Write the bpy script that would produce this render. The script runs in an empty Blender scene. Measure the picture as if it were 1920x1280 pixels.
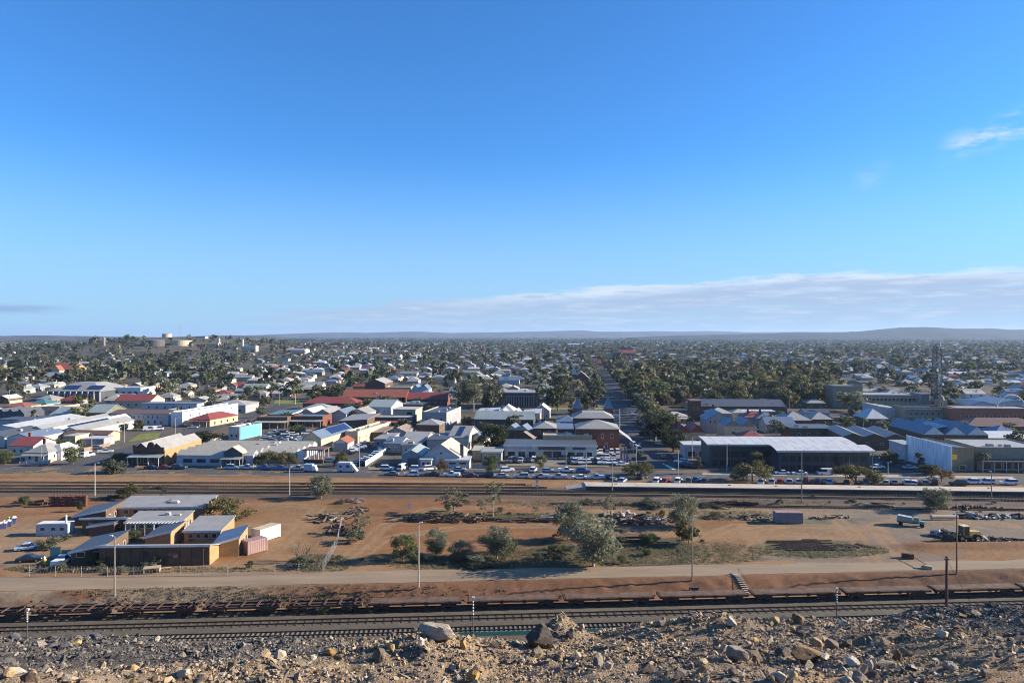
import bpy, bmesh, math, random
import numpy as np
from mathutils import Vector, Matrix

random.seed(7)
RNG = np.random.default_rng(11)
S = bpy.context.scene
COL = S.collection
PI = math.pi
R = math.radians

# ------------------------------------------------------------------ camera
F, HY, CH = 1333.0, 628.0, 44.0          # focal in photo pixels, horizon row, eye height
cam = bpy.data.cameras.new('camera')
cam.sensor_width = 36.0
cam.lens = 36.0 * F / 1920.0
cam.shift_y = -(640.0 - HY) / 1920.0
cam.clip_start = 0.3
cam.clip_end = 60000.0
camo = bpy.data.objects.new('camera', cam)
COL.objects.link(camo)
camo.location = (0, 0, CH)
camo.rotation_euler = (PI / 2, 0, 0)
S.camera = camo

# ------------------------------------------------------------------ sun, sky, exposure
SUN_EL, SUN_AZ = R(21.0), R(6.0)         # azimuth measured from +X (right) towards +Y (away)
to_sun = Vector((math.cos(SUN_AZ) * math.cos(SUN_EL), math.sin(SUN_AZ) * math.cos(SUN_EL), math.sin(SUN_EL)))
sl = bpy.data.lights.new('sun', 'SUN')
sl.energy = 5.0
sl.angle = R(0.5)
sl.color = (1.0, 0.89, 0.73)
so = bpy.data.objects.new('sun', sl)
COL.objects.link(so)
so.rotation_euler = (-to_sun).to_track_quat('-Z', 'Y').to_euler()
so.location = (200, 50, 300)

W = bpy.data.worlds.new('World')
S.world = W
W.use_nodes = True
wn, wl = W.node_tree.nodes, W.node_tree.links
wn.clear()
def wnode(t, **k):
    n = wn.new(t)
    for a, b in k.items():
        setattr(n, a, b)
    return n
def wmath(op, a, b=None, c=None, clamp=False):
    n = wn.new('ShaderNodeMath'); n.operation = op; n.use_clamp = clamp
    for i, v in enumerate((a, b, c)):
        if v is None: continue
        if isinstance(v, (int, float)): n.inputs[i].default_value = v
        else: wl.new(v, n.inputs[i])
    return n.outputs[0]
def wstep(x, lo, hi):
    n = wn.new('ShaderNodeMapRange'); n.interpolation_type = 'SMOOTHSTEP'
    wl.new(x, n.inputs[0])
    for i, v in ((1, lo), (2, hi)):
        if isinstance(v, (int, float)): n.inputs[i].default_value = v
        else: wl.new(v, n.inputs[i])
    return n.outputs[0]
def wmix(fac, a, b):
    n = wnode('ShaderNodeMix', data_type='RGBA')
    wl.new(fac, n.inputs[0])
    for s, v in ((6, a), (7, b)):
        if isinstance(v, tuple): n.inputs[s].default_value = (*v, 1)
        else: wl.new(v, n.inputs[s])
    return n.outputs[2]
sky = wnode('ShaderNodeTexSky', sky_type='NISHITA', sun_disc=False)
sky.sun_elevation = SUN_EL
sky.sun_rotation = PI / 2 - SUN_AZ
sky.altitude = 300
sky.air_density = 1.0
sky.dust_density = 0.35
sky.ozone_density = 2.2
tc = wnode('ShaderNodeTexCoord')
sep = wnode('ShaderNodeSeparateXYZ')
wl.new(tc.outputs['Generated'], sep.inputs[0])
sx, sy, sz = sep.outputs
az = wmath('ARCTAN2', sx, sy)                                   # 0 straight ahead, + to the right
hyp = wmath('SQRT', wmath('ADD', wmath('MULTIPLY', sx, sx), wmath('MULTIPLY', sy, sy)))
el = wmath('ARCTAN2', sz, hyp)
cmb = wnode('ShaderNodeCombineXYZ')
wl.new(az, cmb.inputs[0]); wl.new(el, cmb.inputs[1])
def wnoise(scx, scy, det, rough, off=0.0, scale=1.0):
    m = wnode('ShaderNodeMapping')
    m.inputs['Scale'].default_value = (scx, scy, 1)
    m.inputs['Location'].default_value = (off, off * .7, off)
    wl.new(cmb.outputs[0], m.inputs[0])
    n = wnode('ShaderNodeTexNoise')
    n.inputs['Scale'].default_value = scale
    n.inputs['Detail'].default_value = det
    n.inputs['Roughness'].default_value = rough
    wl.new(m.outputs[0], n.inputs['Vector'])
    return n.outputs[0]
# cloud bank lying along the horizon on the right
nz = wnoise(9, 60, 6, .62, 1.3)
nz2 = wnoise(5, 95, 5, .6, 4.1)
nz3 = wnoise(16, 150, 5, .6, 9.4)
top = wmath('ADD', wmath('MULTIPLY', wstep(az, -.42, .46), .047), .033)
top = wmath('ADD', top, wmath('MULTIPLY', wmath('SUBTRACT', nz, .5), .034))
dist = wmath('SUBTRACT', top, el)                                 # >0 below the bank's upper edge
bank = wmath('MULTIPLY', wstep(dist, -.003, .005), wstep(az, -.37, -.25))
bank = wmath('MULTIPLY', bank, wstep(az, 2.6, 1.5))
thin = wmath('ADD', wmath('MULTIPLY', wstep(nz2, .32, .62), .30), .68)
thin = wmath('MULTIPLY', thin, wmath('ADD', wmath('MULTIPLY', wstep(el, .0, .05), .35), .65))
bank = wmath('MULTIPLY', bank, thin)
edge = wmath('MULTIPLY', wstep(dist, .020, .001), wstep(nz3, .30, .52))
edge = wmath('MULTIPLY', edge, wstep(az, -.25, .15))
# wisps high on the right and the streak low on the left
wz = wnoise(13, 42, 7, .7, 2.2)
dw = wmath('SUBTRACT', el, wmath('ADD', wmath('MULTIPLY', az, .26), .076))
wis = wmath('MULTIPLY', wstep(wmath('ABSOLUTE', dw), .024, .0), wmath('MULTIPLY', wmath('ADD', wstep(az, .53, .58), wmath('MULTIPLY', wstep(wmath('ABSOLUTE', wmath('SUBTRACT', az, .468)), .03, .0), .22)), wstep(az, .80, .68)))
wis = wmath('MULTIPLY', wis, wstep(wz, .38, .62))
st = wmath('MULTIPLY', wstep(wmath('ABSOLUTE', wmath('SUBTRACT', el, .0295)), .008, .001), wstep(az, -.54, -.60))
st = wmath('MULTIPLY', wmath('MULTIPLY', st, wstep(nz2, .30, .5)), wstep(az, -.95, -.75))
SKY_STR = 0.062
hs = wnode('ShaderNodeHueSaturation')
hs.inputs['Saturation'].default_value = 1.0
wl.new(sky.outputs[0], hs.inputs['Color'])
vt = wnode('ShaderNodeVectorMath', operation='MULTIPLY')          # the camera's cool white balance
vt.inputs[1].default_value = (.42, .97, 1.58)
wl.new(hs.outputs[0], vt.inputs[0])
skyc = wmix(wmath('MULTIPLY', wstep(el, .26, -.01), .88), vt.outputs[0], (2.85, 4.5, 6.5))
CLOUD_GREY = (3.05, 3.95, 5.55)
CLOUD_WHITE = (5.6, 6.1, 6.9)
cl = wmix(wmath('MAXIMUM', edge, wmath('MULTIPLY', wstep(nz3, .46, .72), .5)), CLOUD_GREY, CLOUD_WHITE)
c1 = wmix(bank, skyc, cl)
c2 = wmix(wmath('MULTIPLY', wis, .8), c1, CLOUD_WHITE)
c3 = wmix(wmath('MULTIPLY', st, .75), c2, (1.9, 2.9, 4.9))
bg = wnode('ShaderNodeBackground')
bg.inputs[1].default_value = SKY_STR
wl.new(c3, bg.inputs[0])
wo = wnode('ShaderNodeOutputWorld')
wl.new(bg.outputs[0], wo.inputs[0])

S.view_settings.view_transform = 'Standard'
S.view_settings.look = 'None'
S.view_settings.gamma = 1.0
S.view_settings.use_curve_mapping = False
S.view_settings.exposure = 1.2
S.render.engine = 'CYCLES'
S.cycles.pixel_filter_type = 'BLACKMAN_HARRIS'
S.cycles.filter_width = 1.05
S.cycles.max_bounces = 6
S.cycles.diffuse_bounces = 3
S.cycles.glossy_bounces = 2
S.cycles.transmission_bounces = 3
S.cycles.transparent_max_bounces = 6
S.cycles.volume_bounces = 0
S.cycles.caustics_reflective = False
S.cycles.caustics_refractive = False

# ------------------------------------------------------------------ noise in python
_T = np.random.default_rng(5).random((256, 256))
def vnoise(x, y):
    xi = np.floor(x).astype(int); yi = np.floor(y).astype(int)
    fx = x - xi; fy = y - yi
    fx = fx * fx * (3 - 2 * fx); fy = fy * fy * (3 - 2 * fy)
    a = _T[xi & 255, yi & 255]; b = _T[(xi + 1) & 255, yi & 255]
    c = _T[xi & 255, (yi + 1) & 255]; d = _T[(xi + 1) & 255, (yi + 1) & 255]
    return (a * (1 - fx) + b * fx) * (1 - fy) + (c * (1 - fx) + d * fx) * fy
def fbm(x, y, o=4):
    s = 0; a = .5
    for k in range(o):
        s = s + a * vnoise(x * 2 ** k + 17.3 * k, y * 2 ** k + 9.1 * k); a *= .5
    return s / (1 - .5 ** o)

# ------------------------------------------------------------------ terrain heights
RS = 0.0666                                                       # slope of the railway lines in plan
def hill(x, y):
    return 39.5 * np.exp(-(((x + 800) / 230.0) ** 2 + ((y - 1720) / 300.0) ** 2)) + 9 * np.exp(-(((x + 420) / 200.0) ** 2 + ((y - 1750) / 260.0) ** 2))
def tz(x, y):
    return float(hill(np.float64(x), np.float64(y))) if y > 700 else 0.0
def at(px, py, z=0.0):
    for _ in range(12):
        y = F * (CH - z) / max(py - HY, 1.0)
        x = (px - 960) * y / F
        z2 = tz(x, y)
        if abs(z2 - z) < .01: break
        z = z + (z2 - z) * .6
    return x, y
def atz(px, py, z):
    y = F * (CH - z) / (py - HY)
    return (px - 960) * y / F, y
def proj(x, y, z=0.0):
    return 960 + F * x / y, HY + F * (CH - z) / y
def smooth(t):
    t = np.clip(t, 0, 1); return t * t * (3 - 2 * t)
YARD = -2.2
def yard_z(x, y):
    """cutting with the rail yard, the bank above it and the flat ground behind"""
    t = smooth((y - (123.4 + RS * x)) / 4.3)
    g = (fbm(x * .4 + 3 + y * .4, y * .10, 3) - .5) * .7 + (fbm(x * 1.9 + y * .9, y * .5 + 5, 3) - .5) * .8 + (fbm(x * 5, y * 5, 2) - .5) * .35
    bankness = np.exp(-((t - .55) / .33) ** 2) * ((y > 122 + RS * x) & (y < 129 + RS * x))
    z = YARD * (1 - t) + g * bankness * .75
    z = z + (fbm(x * .35, y * .35, 4) - .5) * .22 * (t > .98) * smooth((y - 143 - .05 * x) / 6)
    berm = np.exp(-((y - (146.0 + .05 * (x - 60))) / 2.4) ** 2) * smooth((x - 78) / 8.0) * .9
    return z + berm
def yz(x, y):
    return float(yard_z(np.float64(x), np.float64(y)))
def fore_z(x, y):
    z = 39.56 - .336 * (y - 9) + .05 * np.clip(x - 1.2, 0, 30)
    z = z + .52 * np.exp(-(((x + 1.62) / .62) ** 2 + ((y - 14.6) / .9) ** 2))
    z = z + .26 * np.exp(-(((x + 1.45) / .8) ** 2 + ((y - 12.2) / 1.6) ** 2))
    z = z + .66 * np.exp(-(((x - 1.05) / .55) ** 2 + ((y - 15.6) / .7) ** 2))
    z = z + .30 * np.exp(-(((x - 4.2) / 1.3) ** 2 + ((y - 15.6) / 1.0) ** 2))
    z = z - .22 * np.exp(-(((x + 8.0) / 2.6) ** 2 + ((y - 13.0) / 1.2) ** 2))
    z = z - .26 * smooth((y - 12.5) / 3.5) * smooth((3.2 - x) / 3.0)
    z = z + (fbm(x * .7, y * .7, 5) - .5) * .55 + (fbm(x * 3, y * 3, 4) - .5) * .16 + (fbm(x * 11, y * 11, 3) - .5) * .05
    e = y - 17.0 - .6 * (fbm(x * .4, y * 0 + 3, 2) - .5)
    z = z - np.where(e > 0, .55 * np.minimum(e, 3) ** 2 / 6 + .55 * np.clip(e - 3, 0, 999), 0)
    return np.maximum(z, YARD - .5)

# ------------------------------------------------------------------ mesh helpers
class MB:
    def __init__(s): s.v = []; s.f = []; s.m = []
    def add(s, vs, fs, mi=0):
        o = len(s.v); s.v.extend(vs)
        for f in fs:
            s.f.append(tuple(i + o for i in f)); s.m.append(mi)
    def quad(s, a, b, c, d, mi=0): s.add([a, b, c, d], [(0, 1, 2, 3)], mi)
    def box(s, x0, x1, y0, y1, z0, z1, mi=0):
        s.add([(x0, y0, z0), (x1, y0, z0), (x1, y1, z0), (x0, y1, z0), (x0, y0, z1), (x1, y0, z1), (x1, y1, z1), (x0, y1, z1)],
              [(0, 3, 2, 1), (4, 5, 6, 7), (0, 1, 5, 4), (1, 2, 6, 5), (2, 3, 7, 6), (3, 0, 4, 7)], mi)
    def hexa(s, b, t, mi=0):
        s.add(list(b) + list(t), [(0, 3, 2, 1), (4, 5, 6, 7), (0, 1, 5, 4), (1, 2, 6, 5), (2, 3, 7, 6), (3, 0, 4, 7)], mi)
    def obox(s, c, sz, rot=(0, 0, 0), mi=0):
        from mathutils import Euler
        M = Euler(rot).to_matrix(); c = Vector(c); hx, hy, hz = sz[0] / 2, sz[1] / 2, sz[2] / 2
        p = [tuple(c + M @ Vector((a * hx, b * hy, d * hz))) for d in (-1, 1) for a, b in ((-1, -1), (1, -1), (1, 1), (-1, 1))]
        s.hexa(p[:4], p[4:], mi)
    def tube(s, p0, p1, r0, r1=None, n=6, mi=0, cap=True):
        r1 = r0 if r1 is None else r1
        p0, p1 = Vector(p0), Vector(p1); d = (p1 - p0)
        if d.length < 1e-6: return
        d.normalize(); u = d.orthogonal().normalized(); w = d.cross(u)
        vs = [tuple(p0 + (u * math.cos(2 * PI * k / n) + w * math.sin(2 * PI * k / n)) * r0) for k in range(n)]
        vs += [tuple(p1 + (u * math.cos(2 * PI * k / n) + w * math.sin(2 * PI * k / n)) * r1) for k in range(n)]
        fs = [(k, (k + 1) % n, n + (k + 1) % n, n + k) for k in range(n)]
        if cap: fs += [tuple(range(n - 1, -1, -1)), tuple(range(n, 2 * n))]
        s.add(vs, fs, mi)
    def prism(s, pts, y0, y1, mi=0, mend=None):
        """polygon pts in (x,z), extruded along y"""
        n = len(pts); o = len(s.v)
        s.v.extend([(x, y0, z) for x, z in pts] + [(x, y1, z) for x, z in pts])
        for k in range(n):
            s.f.append((o + k, o + (k + 1) % n, o + n + (k + 1) % n, o + n + k)); s.m.append(mi)
        e = mi if mend is None else mend
        s.f.append(tuple(o + k for k in range(n - 1, -1, -1))); s.m.append(e)
        s.f.append(tuple(o + n + k for k in range(n))); s.m.append(e)
    def mesh(s, name, mats, smooth=False):
        me = bpy.data.meshes.new(name)
        me.from_pydata(s.v, [], s.f)
        if not isinstance(mats, (list, tuple)): mats = [mats]
        for m in mats: me.materials.append(m)
        if len(mats) > 1: me.polygons.foreach_set('material_index', s.m)
        if smooth: me.polygons.foreach_set('use_smooth', [True] * len(s.f))
        me.validate()
        bm = bmesh.new(); bm.from_mesh(me); bmesh.ops.recalc_face_normals(bm, faces=bm.faces); bm.to_mesh(me); bm.free()
        me.update()
        return me
    def build(s, name, mats, parent=None, loc=(0, 0, 0), rz=0.0, smooth=False):
        return link(name, s.mesh(name, mats, smooth), parent, loc, rz)
def link(name, me, parent=None, loc=(0, 0, 0), rz=0.0, sc=None):
    o = bpy.data.objects.new(name, me); COL.objects.link(o)
    if parent is not None: o.parent = parent
    o.location = loc
    if rz: o.rotation_euler = (0, 0, rz)
    if sc is not None: o.scale = sc
    return o
def npmesh(name, verts, faces, mats, cols=None, smooth=False, k=None, mi=None):
    """fast mesh from numpy arrays; faces (n,k)"""
    me = bpy.data.meshes.new(name)
    n, k = faces.shape
    me.vertices.add(len(verts)); me.vertices.foreach_set('co', verts.astype(np.float32).ravel())
    me.loops.add(n * k); me.loops.foreach_set('vertex_index', faces.astype(np.int32).ravel())
    me.polygons.add(n); me.polygons.foreach_set('loop_start', (np.arange(n) * k).astype(np.int32))
    me.polygons.foreach_set('loop_total', np.full(n, k, np.int32))
    me.polygons.foreach_set('use_smooth', np.full(n, smooth))
    for m in (mats if isinstance(mats, (list, tuple)) else [mats]): me.materials.append(m)
    if mi is not None: me.polygons.foreach_set('material_index', mi.astype(np.int32))
    me.update(calc_edges=True)
    if cols is not None:
        a = me.color_attributes.new('tone', 'FLOAT_COLOR', 'POINT')
        c = np.ones((len(verts), 4), np.float32); c[:, :3] = cols
        a.data.foreach_set('color', c.ravel())
    return me
def gridmesh(name, X, Y, Z, mat, cols=None, smooth=True):
    ny, nx = X.shape
    v = np.stack([X, Y, Z], -1).reshape(-1, 3)
    i = np.arange(ny * nx).reshape(ny, nx)
    f = np.stack([i[:-1, :-1], i[:-1, 1:], i[1:, 1:], i[1:, :-1]], -1).reshape(-1, 4)
    return npmesh(name, v, f, mat, None if cols is None else cols.reshape(-1, 3), smooth)

POS = {}                                                           # thing -> (px,py) for wording
def empty(name, loc, rz=0.0, sc=None):
    o = bpy.data.objects.new(name, None); COL.objects.link(o)
    o.empty_display_size = .5
    o.location = loc; o.rotation_euler = (0, 0, rz)
    if sc is not None: o.scale = sc
    return o
def tag(o, label, cat, group=None):
    o['label'] = label; o['category'] = cat
    if group: o['group'] = group
    l = o.location
    POS[o.name] = proj(l.x, max(l.y, 1), l.z) if l.y > 1 else (960, 1280)
    return o
def structure(o): o['kind'] = 'structure'; return o
def stuff(o, label=None, cat=None):
    o['kind'] = 'stuff'
    if label: o['label'] = label; o['category'] = cat
    return o
LM = []                                                            # landmarks: (px, py, phrase)
def rel(px, py, skip=None):
    best = None
    for lx, ly, ph in LM:
        if ph == skip: continue
        dx, dy = px - lx, py - ly
        q = math.hypot(dx, dy * 2.2)
        if best is None or q < best[0]: best = (q, dx, dy, ph)
    if best is None: return ''
    _, dx, dy, ph = best
    if abs(dx) > 1.6 * abs(dy): w = 'right of' if dx > 0 else 'left of'
    else: w = 'in front of' if dy > 0 else 'behind'
    return w + ' ' + ph

# ------------------------------------------------------------------ materials
def nt(name):
    m = bpy.data.materials.new(name); m.use_nodes = True
    return m, m.node_tree.nodes, m.node_tree.links
MATS = {}
def mat(name, col, rough=.8, metal=0.0, var=.2, scale=.6, spec=.3, detail=4, streak=None, bump=0.0):
    """base colour with soft mottling of wear (object space)"""
    if name in MATS: return MATS[name]
    m, n, l = nt(name)
    b = n['Principled BSDF']
    b.inputs['Roughness'].default_value = rough
    b.inputs['Metallic'].default_value = metal
    b.inputs['Specular IOR Level'].default_value = spec
    t = n.new('ShaderNodeTexCoord')
    mp = n.new('ShaderNodeMapping')
    if streak: mp.inputs['Scale'].default_value = streak
    l.new(t.outputs['Object'], mp.inputs[0])
    z = n.new('ShaderNodeTexNoise'); z.inputs['Scale'].default_value = scale; z.inputs['Detail'].default_value = detail
    z.inputs['Roughness'].default_value = .65
    l.new(mp.outputs[0], z.inputs['Vector'])
    mr = n.new('ShaderNodeMapRange')
    mr.inputs[1].default_value = .3; mr.inputs[2].default_value = .7
    mr.inputs[3].default_value = 1 - var; mr.inputs[4].default_value = 1 + var * .8
    l.new(z.outputs[0], mr.inputs[0])
    mx = n.new('ShaderNodeVectorMath'); mx.operation = 'SCALE'
    mx.inputs[0].default_value = col
    l.new(mr.outputs[0], mx.inputs['Scale'])
    l.new(mx.outputs[0], b.inputs['Base Color'])
    if bump:
        bp = n.new('ShaderNodeBump'); bp.inputs['Strength'].default_value = bump; bp.inputs['Distance'].default_value = .1
        l.new(z.outputs[0], bp.inputs['Height']); l.new(bp.outputs[0], b.inputs['Normal'])
    MATS[name] = m
    return m
def roofmat(name, col, rough=.45, metal=.25, rust=.0):
    """sheet iron: lengthwise sheets a little different from one another, with rusty laps"""
    if name in MATS: return MATS[name]
    m, n, l = nt(name)
    b = n['Principled BSDF']
    b.inputs['Roughness'].default_value = rough; b.inputs['Metallic'].default_value = metal
    t = n.new('ShaderNodeTexCoord')
    z = n.new('ShaderNodeTexNoise'); z.inputs['Scale'].default_value = .35; z.inputs['Detail'].default_value = 6; z.inputs['Roughness'].default_value = .7
    l.new(t.outputs['Object'], z.inputs['Vector'])
    w = n.new('ShaderNodeTexWave'); w.inputs['Scale'].default_value = 1.3; w.inputs['Distortion'].default_value = .3; w.bands_direction = 'X'
    l.new(t.outputs['Object'], w.inputs['Vector'])
    ad = n.new('ShaderNodeMath'); ad.operation = 'MULTIPLY_ADD'; ad.inputs[1].default_value = .12; l.new(w.outputs['Fac'], ad.inputs[0]); l.new(z.outputs[0], ad.inputs[2])
    mr = n.new('ShaderNodeMapRange'); mr.inputs[1].default_value = .3; mr.inputs[2].default_value = .75; mr.inputs[3].default_value = .78; mr.inputs[4].default_value = 1.12
    l.new(ad.outputs[0], mr.inputs[0])
    sc = n.new('ShaderNodeVectorMath'); sc.operation = 'SCALE'; sc.inputs[0].default_value = col; l.new(mr.outputs[0], sc.inputs['Scale'])
    mx = n.new('ShaderNodeMix'); mx.data_type = 'RGBA'
    r2 = n.new('ShaderNodeMapRange'); r2.inputs[1].default_value = .55; r2.inputs[2].default_value = .72; r2.inputs[4].default_value = rust
    z2 = n.new('ShaderNodeTexNoise'); z2.inputs['Scale'].default_value = .22; z2.inputs['Detail'].default_value = 8; l.new(t.outputs['Object'], z2.inputs['Vector'])
    l.new(z2.outputs[0], r2.inputs[0]); l.new(r2.outputs[0], mx.inputs[0])
    l.new(sc.outputs[0], mx.inputs[6]); mx.inputs[7].default_value = (.16, .075, .04, 1)
    l.new(mx.outputs[2], b.inputs['Base Color'])
    MATS[name] = m
    return m
def tonemat(name, rough=.95, fine=(9.0, .18), fine2=(60.0, .15), bump=0.0, bscale=20.0, spec=.15):
    """colour from the 'tone' attribute (what the ground or stone is made of) with grain"""
    if name in MATS: return MATS[name]
    m, n, l = nt(name)
    b = n['Principled BSDF']; b.inputs['Roughness'].default_value = rough; b.inputs['Specular IOR Level'].default_value = spec
    a = n.new('ShaderNodeAttribute'); a.attribute_name = 'tone'
    g = n.new('ShaderNodeNewGeometry')
    cur = a.outputs['Color']
    for scl, am in (fine, fine2):
        z = n.new('ShaderNodeTexNoise'); z.inputs['Scale'].default_value = scl; z.inputs['Detail'].default_value = 5; z.inputs['Roughness'].default_value = .7
        l.new(g.outputs['Position'], z.inputs['Vector'])
        mr = n.new('ShaderNodeMapRange'); mr.inputs[1].default_value = .3; mr.inputs[2].default_value = .7
        mr.inputs[3].default_value = 1 - am; mr.inputs[4].default_value = 1 + am
        l.new(z.outputs[0], mr.inputs[0])
        sc = n.new('ShaderNodeVectorMath'); sc.operation = 'SCALE'
        l.new(cur, sc.inputs[0]); l.new(mr.outputs[0], sc.inputs['Scale']); cur = sc.outputs[0]
    l.new(cur, b.inputs['Base Color'])
    if bump:
        z = n.new('ShaderNodeTexNoise'); z.inputs['Scale'].default_value = bscale; z.inputs['Detail'].default_value = 6
        l.new(g.outputs['Position'], z.inputs['Vector'])
        bp = n.new('ShaderNodeBump'); bp.inputs['Strength'].default_value = bump; bp.inputs['Distance'].default_value = .05
        l.new(z.outputs[0], bp.inputs['Height']); l.new(bp.outputs[0], b.inputs['Normal'])
    MATS[name] = m
    return m
def leafmat(name, c1, c2, tone=False):
    if name in MATS: return MATS[name]
    m, n, l = nt(name)
    b = n['Principled BSDF']; b.inputs['Roughness'].default_value = .65; b.inputs['Specular IOR Level'].default_value = .25
    g = n.new('ShaderNodeNewGeometry'); oi = n.new('ShaderNodeObjectInfo')
    z = n.new('ShaderNodeTexNoise'); z.inputs['Scale'].default_value = .55; z.inputs['Detail'].default_value = 3
    l.new(g.outputs['Position'], z.inputs['Vector'])
    ad = n.new('ShaderNodeMath'); ad.operation = 'MULTIPLY_ADD'; ad.inputs[1].default_value = .5
    l.new(oi.outputs['Random'], ad.inputs[0]); l.new(z.outputs[0], ad.inputs[2])
    mr = n.new('ShaderNodeMapRange'); mr.inputs[1].default_value = .4; mr.inputs[2].default_value = 1.05
    l.new(ad.outputs[0], mr.inputs[0])
    mx = n.new('ShaderNodeMix'); mx.data_type = 'RGBA'
    mx.inputs[6].default_value = (*c1, 1); mx.inputs[7].default_value = (*c2, 1)
    l.new(mr.outputs[0], mx.inputs[0])
    cur = mx.outputs[2]
    if tone:
        a = n.new('ShaderNodeAttribute'); a.attribute_name = 'tone'
        cur = a.outputs['Color']
    l.new(cur, b.inputs['Base Color'])
    tr = n.new('ShaderNodeBsdfTranslucent'); l.new(cur, tr.inputs[0])
    ms = n.new('ShaderNodeMixShader'); ms.inputs[0].default_value = .34
    l.new(b.outputs[0], ms.inputs[1]); l.new(tr.outputs[0], ms.inputs[2])
    l.new(ms.outputs[0], n['Material Output'].inputs[0])
    MATS[name] = m
    return m
M_white = mat('white_paint', (.66, .65, .62), .6)
M_offw = mat('off_white_paint', (.49, .465, .415), .7)
M_cream = mat('cream_paint', (.50, .41, .275), .75)
M_pink = mat('pink_render', (.58, .36, .26), .8)
M_tan = mat('tan_render', (.46, .34, .22), .8)
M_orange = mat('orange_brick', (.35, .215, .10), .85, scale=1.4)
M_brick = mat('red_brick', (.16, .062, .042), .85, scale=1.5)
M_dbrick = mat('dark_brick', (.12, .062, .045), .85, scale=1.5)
M_brown = mat('brown_render_and_shade', (.125, .082, .055), .85)  # on the brick complex: brick with its shade put into the colour
M_grey = mat('grey_render', (.30, .30, .30), .8)
M_dgrey = mat('dark_grey_paint', (.07, .075, .085), .6)
M_bluew = mat('pale_blue_and_shade', (.38, .41, .44), .7)  # also for white fronts, their blue shade put into the colour
M_cyan = mat('sky_blue_paint', (.13, .36, .54), .6)
M_olive = mat('olive_render', (.16, .15, .10), .8)
M_stone = mat('pale_stone', (.27, .225, .165), .85, scale=1.2)
M_glass = mat('window_glass', (.03, .035, .045), .12, 0, .3, spec=.6)
M_frame = mat('window_frame', (.55, .53, .5), .6)
M_door = mat('painted_door', (.12, .11, .12), .6)
M_post = mat('painted_post', (.68, .66, .62), .6)
M_timber = mat('weathered_timber', (.16, .115, .085), .85, var=.25, scale=2, streak=(3, 3, .3))
M_dtimber = mat('dark_timber', (.085, .045, .035), .85, var=.25, scale=2, streak=(3, 3, .3))
M_steel = mat('galvanised_steel', (.42, .43, .44), .45, .5)
M_rust = mat('rusty_iron', (.095, .054, .036), .85, .1, var=.4, scale=1.6)
M_drust = mat('dark_rusty_iron', (.065, .04, .032), .8, .1, var=.4, scale=1.6)
M_rail = mat('rail_steel', (.07, .055, .048), .5, .5, var=.2)
M_conc = mat('concrete', (.37, .32, .26), .85, var=.2, scale=.5)
M_pconc = mat('pale_concrete', (.46, .385, .30), .85, var=.2, scale=.35, detail=8)
M_asph = mat('asphalt', (.062, .060, .060), .85, var=.3, scale=.09, detail=8)
M_sasph = mat('street_asphalt', (.085, .078, .074), .85, var=.3, scale=.09, detail=8)
M_kerb = mat('kerb_concrete', (.33, .29, .235), .85)
M_line = mat('road_paint', (.72, .66, .5), .7)
M_tyre = mat('tyre_rubber', (.02, .02, .02), .85)
M_hub = mat('wheel_steel', (.3, .3, .3), .5, .5)
M_solar = mat('solar_panel', (.018, .035, .10), .2, 0, .15, spec=.6)
M_black = mat('black_plastic', (.02, .02, .022), .6)
R_zinc = roofmat('zinc_roof', (.29, .28, .255), .6, .05, .16)
R_white = roofmat('white_roof', (.48, .48, .47), .55, .0, .12)
R_cream = roofmat('cream_roof', (.43, .39, .31), .55, .0, .0)
R_grey = roofmat('grey_roof', (.33, .32, .295), .6, .05, .25)
R_green = roofmat('grey_green_roof', (.30, .34, .31), .5, .1, .1)
R_dark = roofmat('dark_roof', (.085, .09, .10), .5, .1, .1)
R_blue = roofmat('blue_grey_roof', (.15, .19, .25), .45, .1, .0)
R_dblue = roofmat('blue_roof', (.06, .16, .34), .42, .1, .0)
R_red = roofmat('red_roof', (.24, .055, .042), .6, .0, .0)
R_ored = roofmat('orange_red_roof', (.30, .095, .05), .6, .0, .0)
R_brown = roofmat('brown_roof', (.15, .085, .06), .6, .0, .2)
R_rust = roofmat('rusty_roof', (.30, .22, .17), .6, .1, .8)
L_gum = leafmat('gum_leaves', (.10, .105, .056), (.20, .20, .115))
L_gumg = leafmat('grey_gum_leaves', (.10, .11, .066), (.22, .225, .145))
L_pep = leafmat('green_leaves', (.062, .080, .028), (.135, .15, .055))
L_dark = leafmat('dark_leaves', (.034, .042, .018), (.07, .076, .032))
L_olive = leafmat('olive_leaves', (.075, .070, .028), (.15, .135, .052))
L_rusty = leafmat('russet_leaves', (.085, .055, .026), (.16, .10, .045))
L_shrub = leafmat('saltbush_leaves', (.07, .075, .045), (.13, .135, .08))
L_far = leafmat('far_tree_leaves', (.1, .1, .1), (.1, .1, .1), tone=True)
M_bark = mat('bark', (.20, .15, .11), .9, var=.3, scale=2)
M_pbark = mat('pale_bark', (.36, .31, .25), .85, var=.25, scale=2)

# =================================================================== SETTING
CS = -.057                                                         # slope of the kerb-side street in plan
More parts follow.
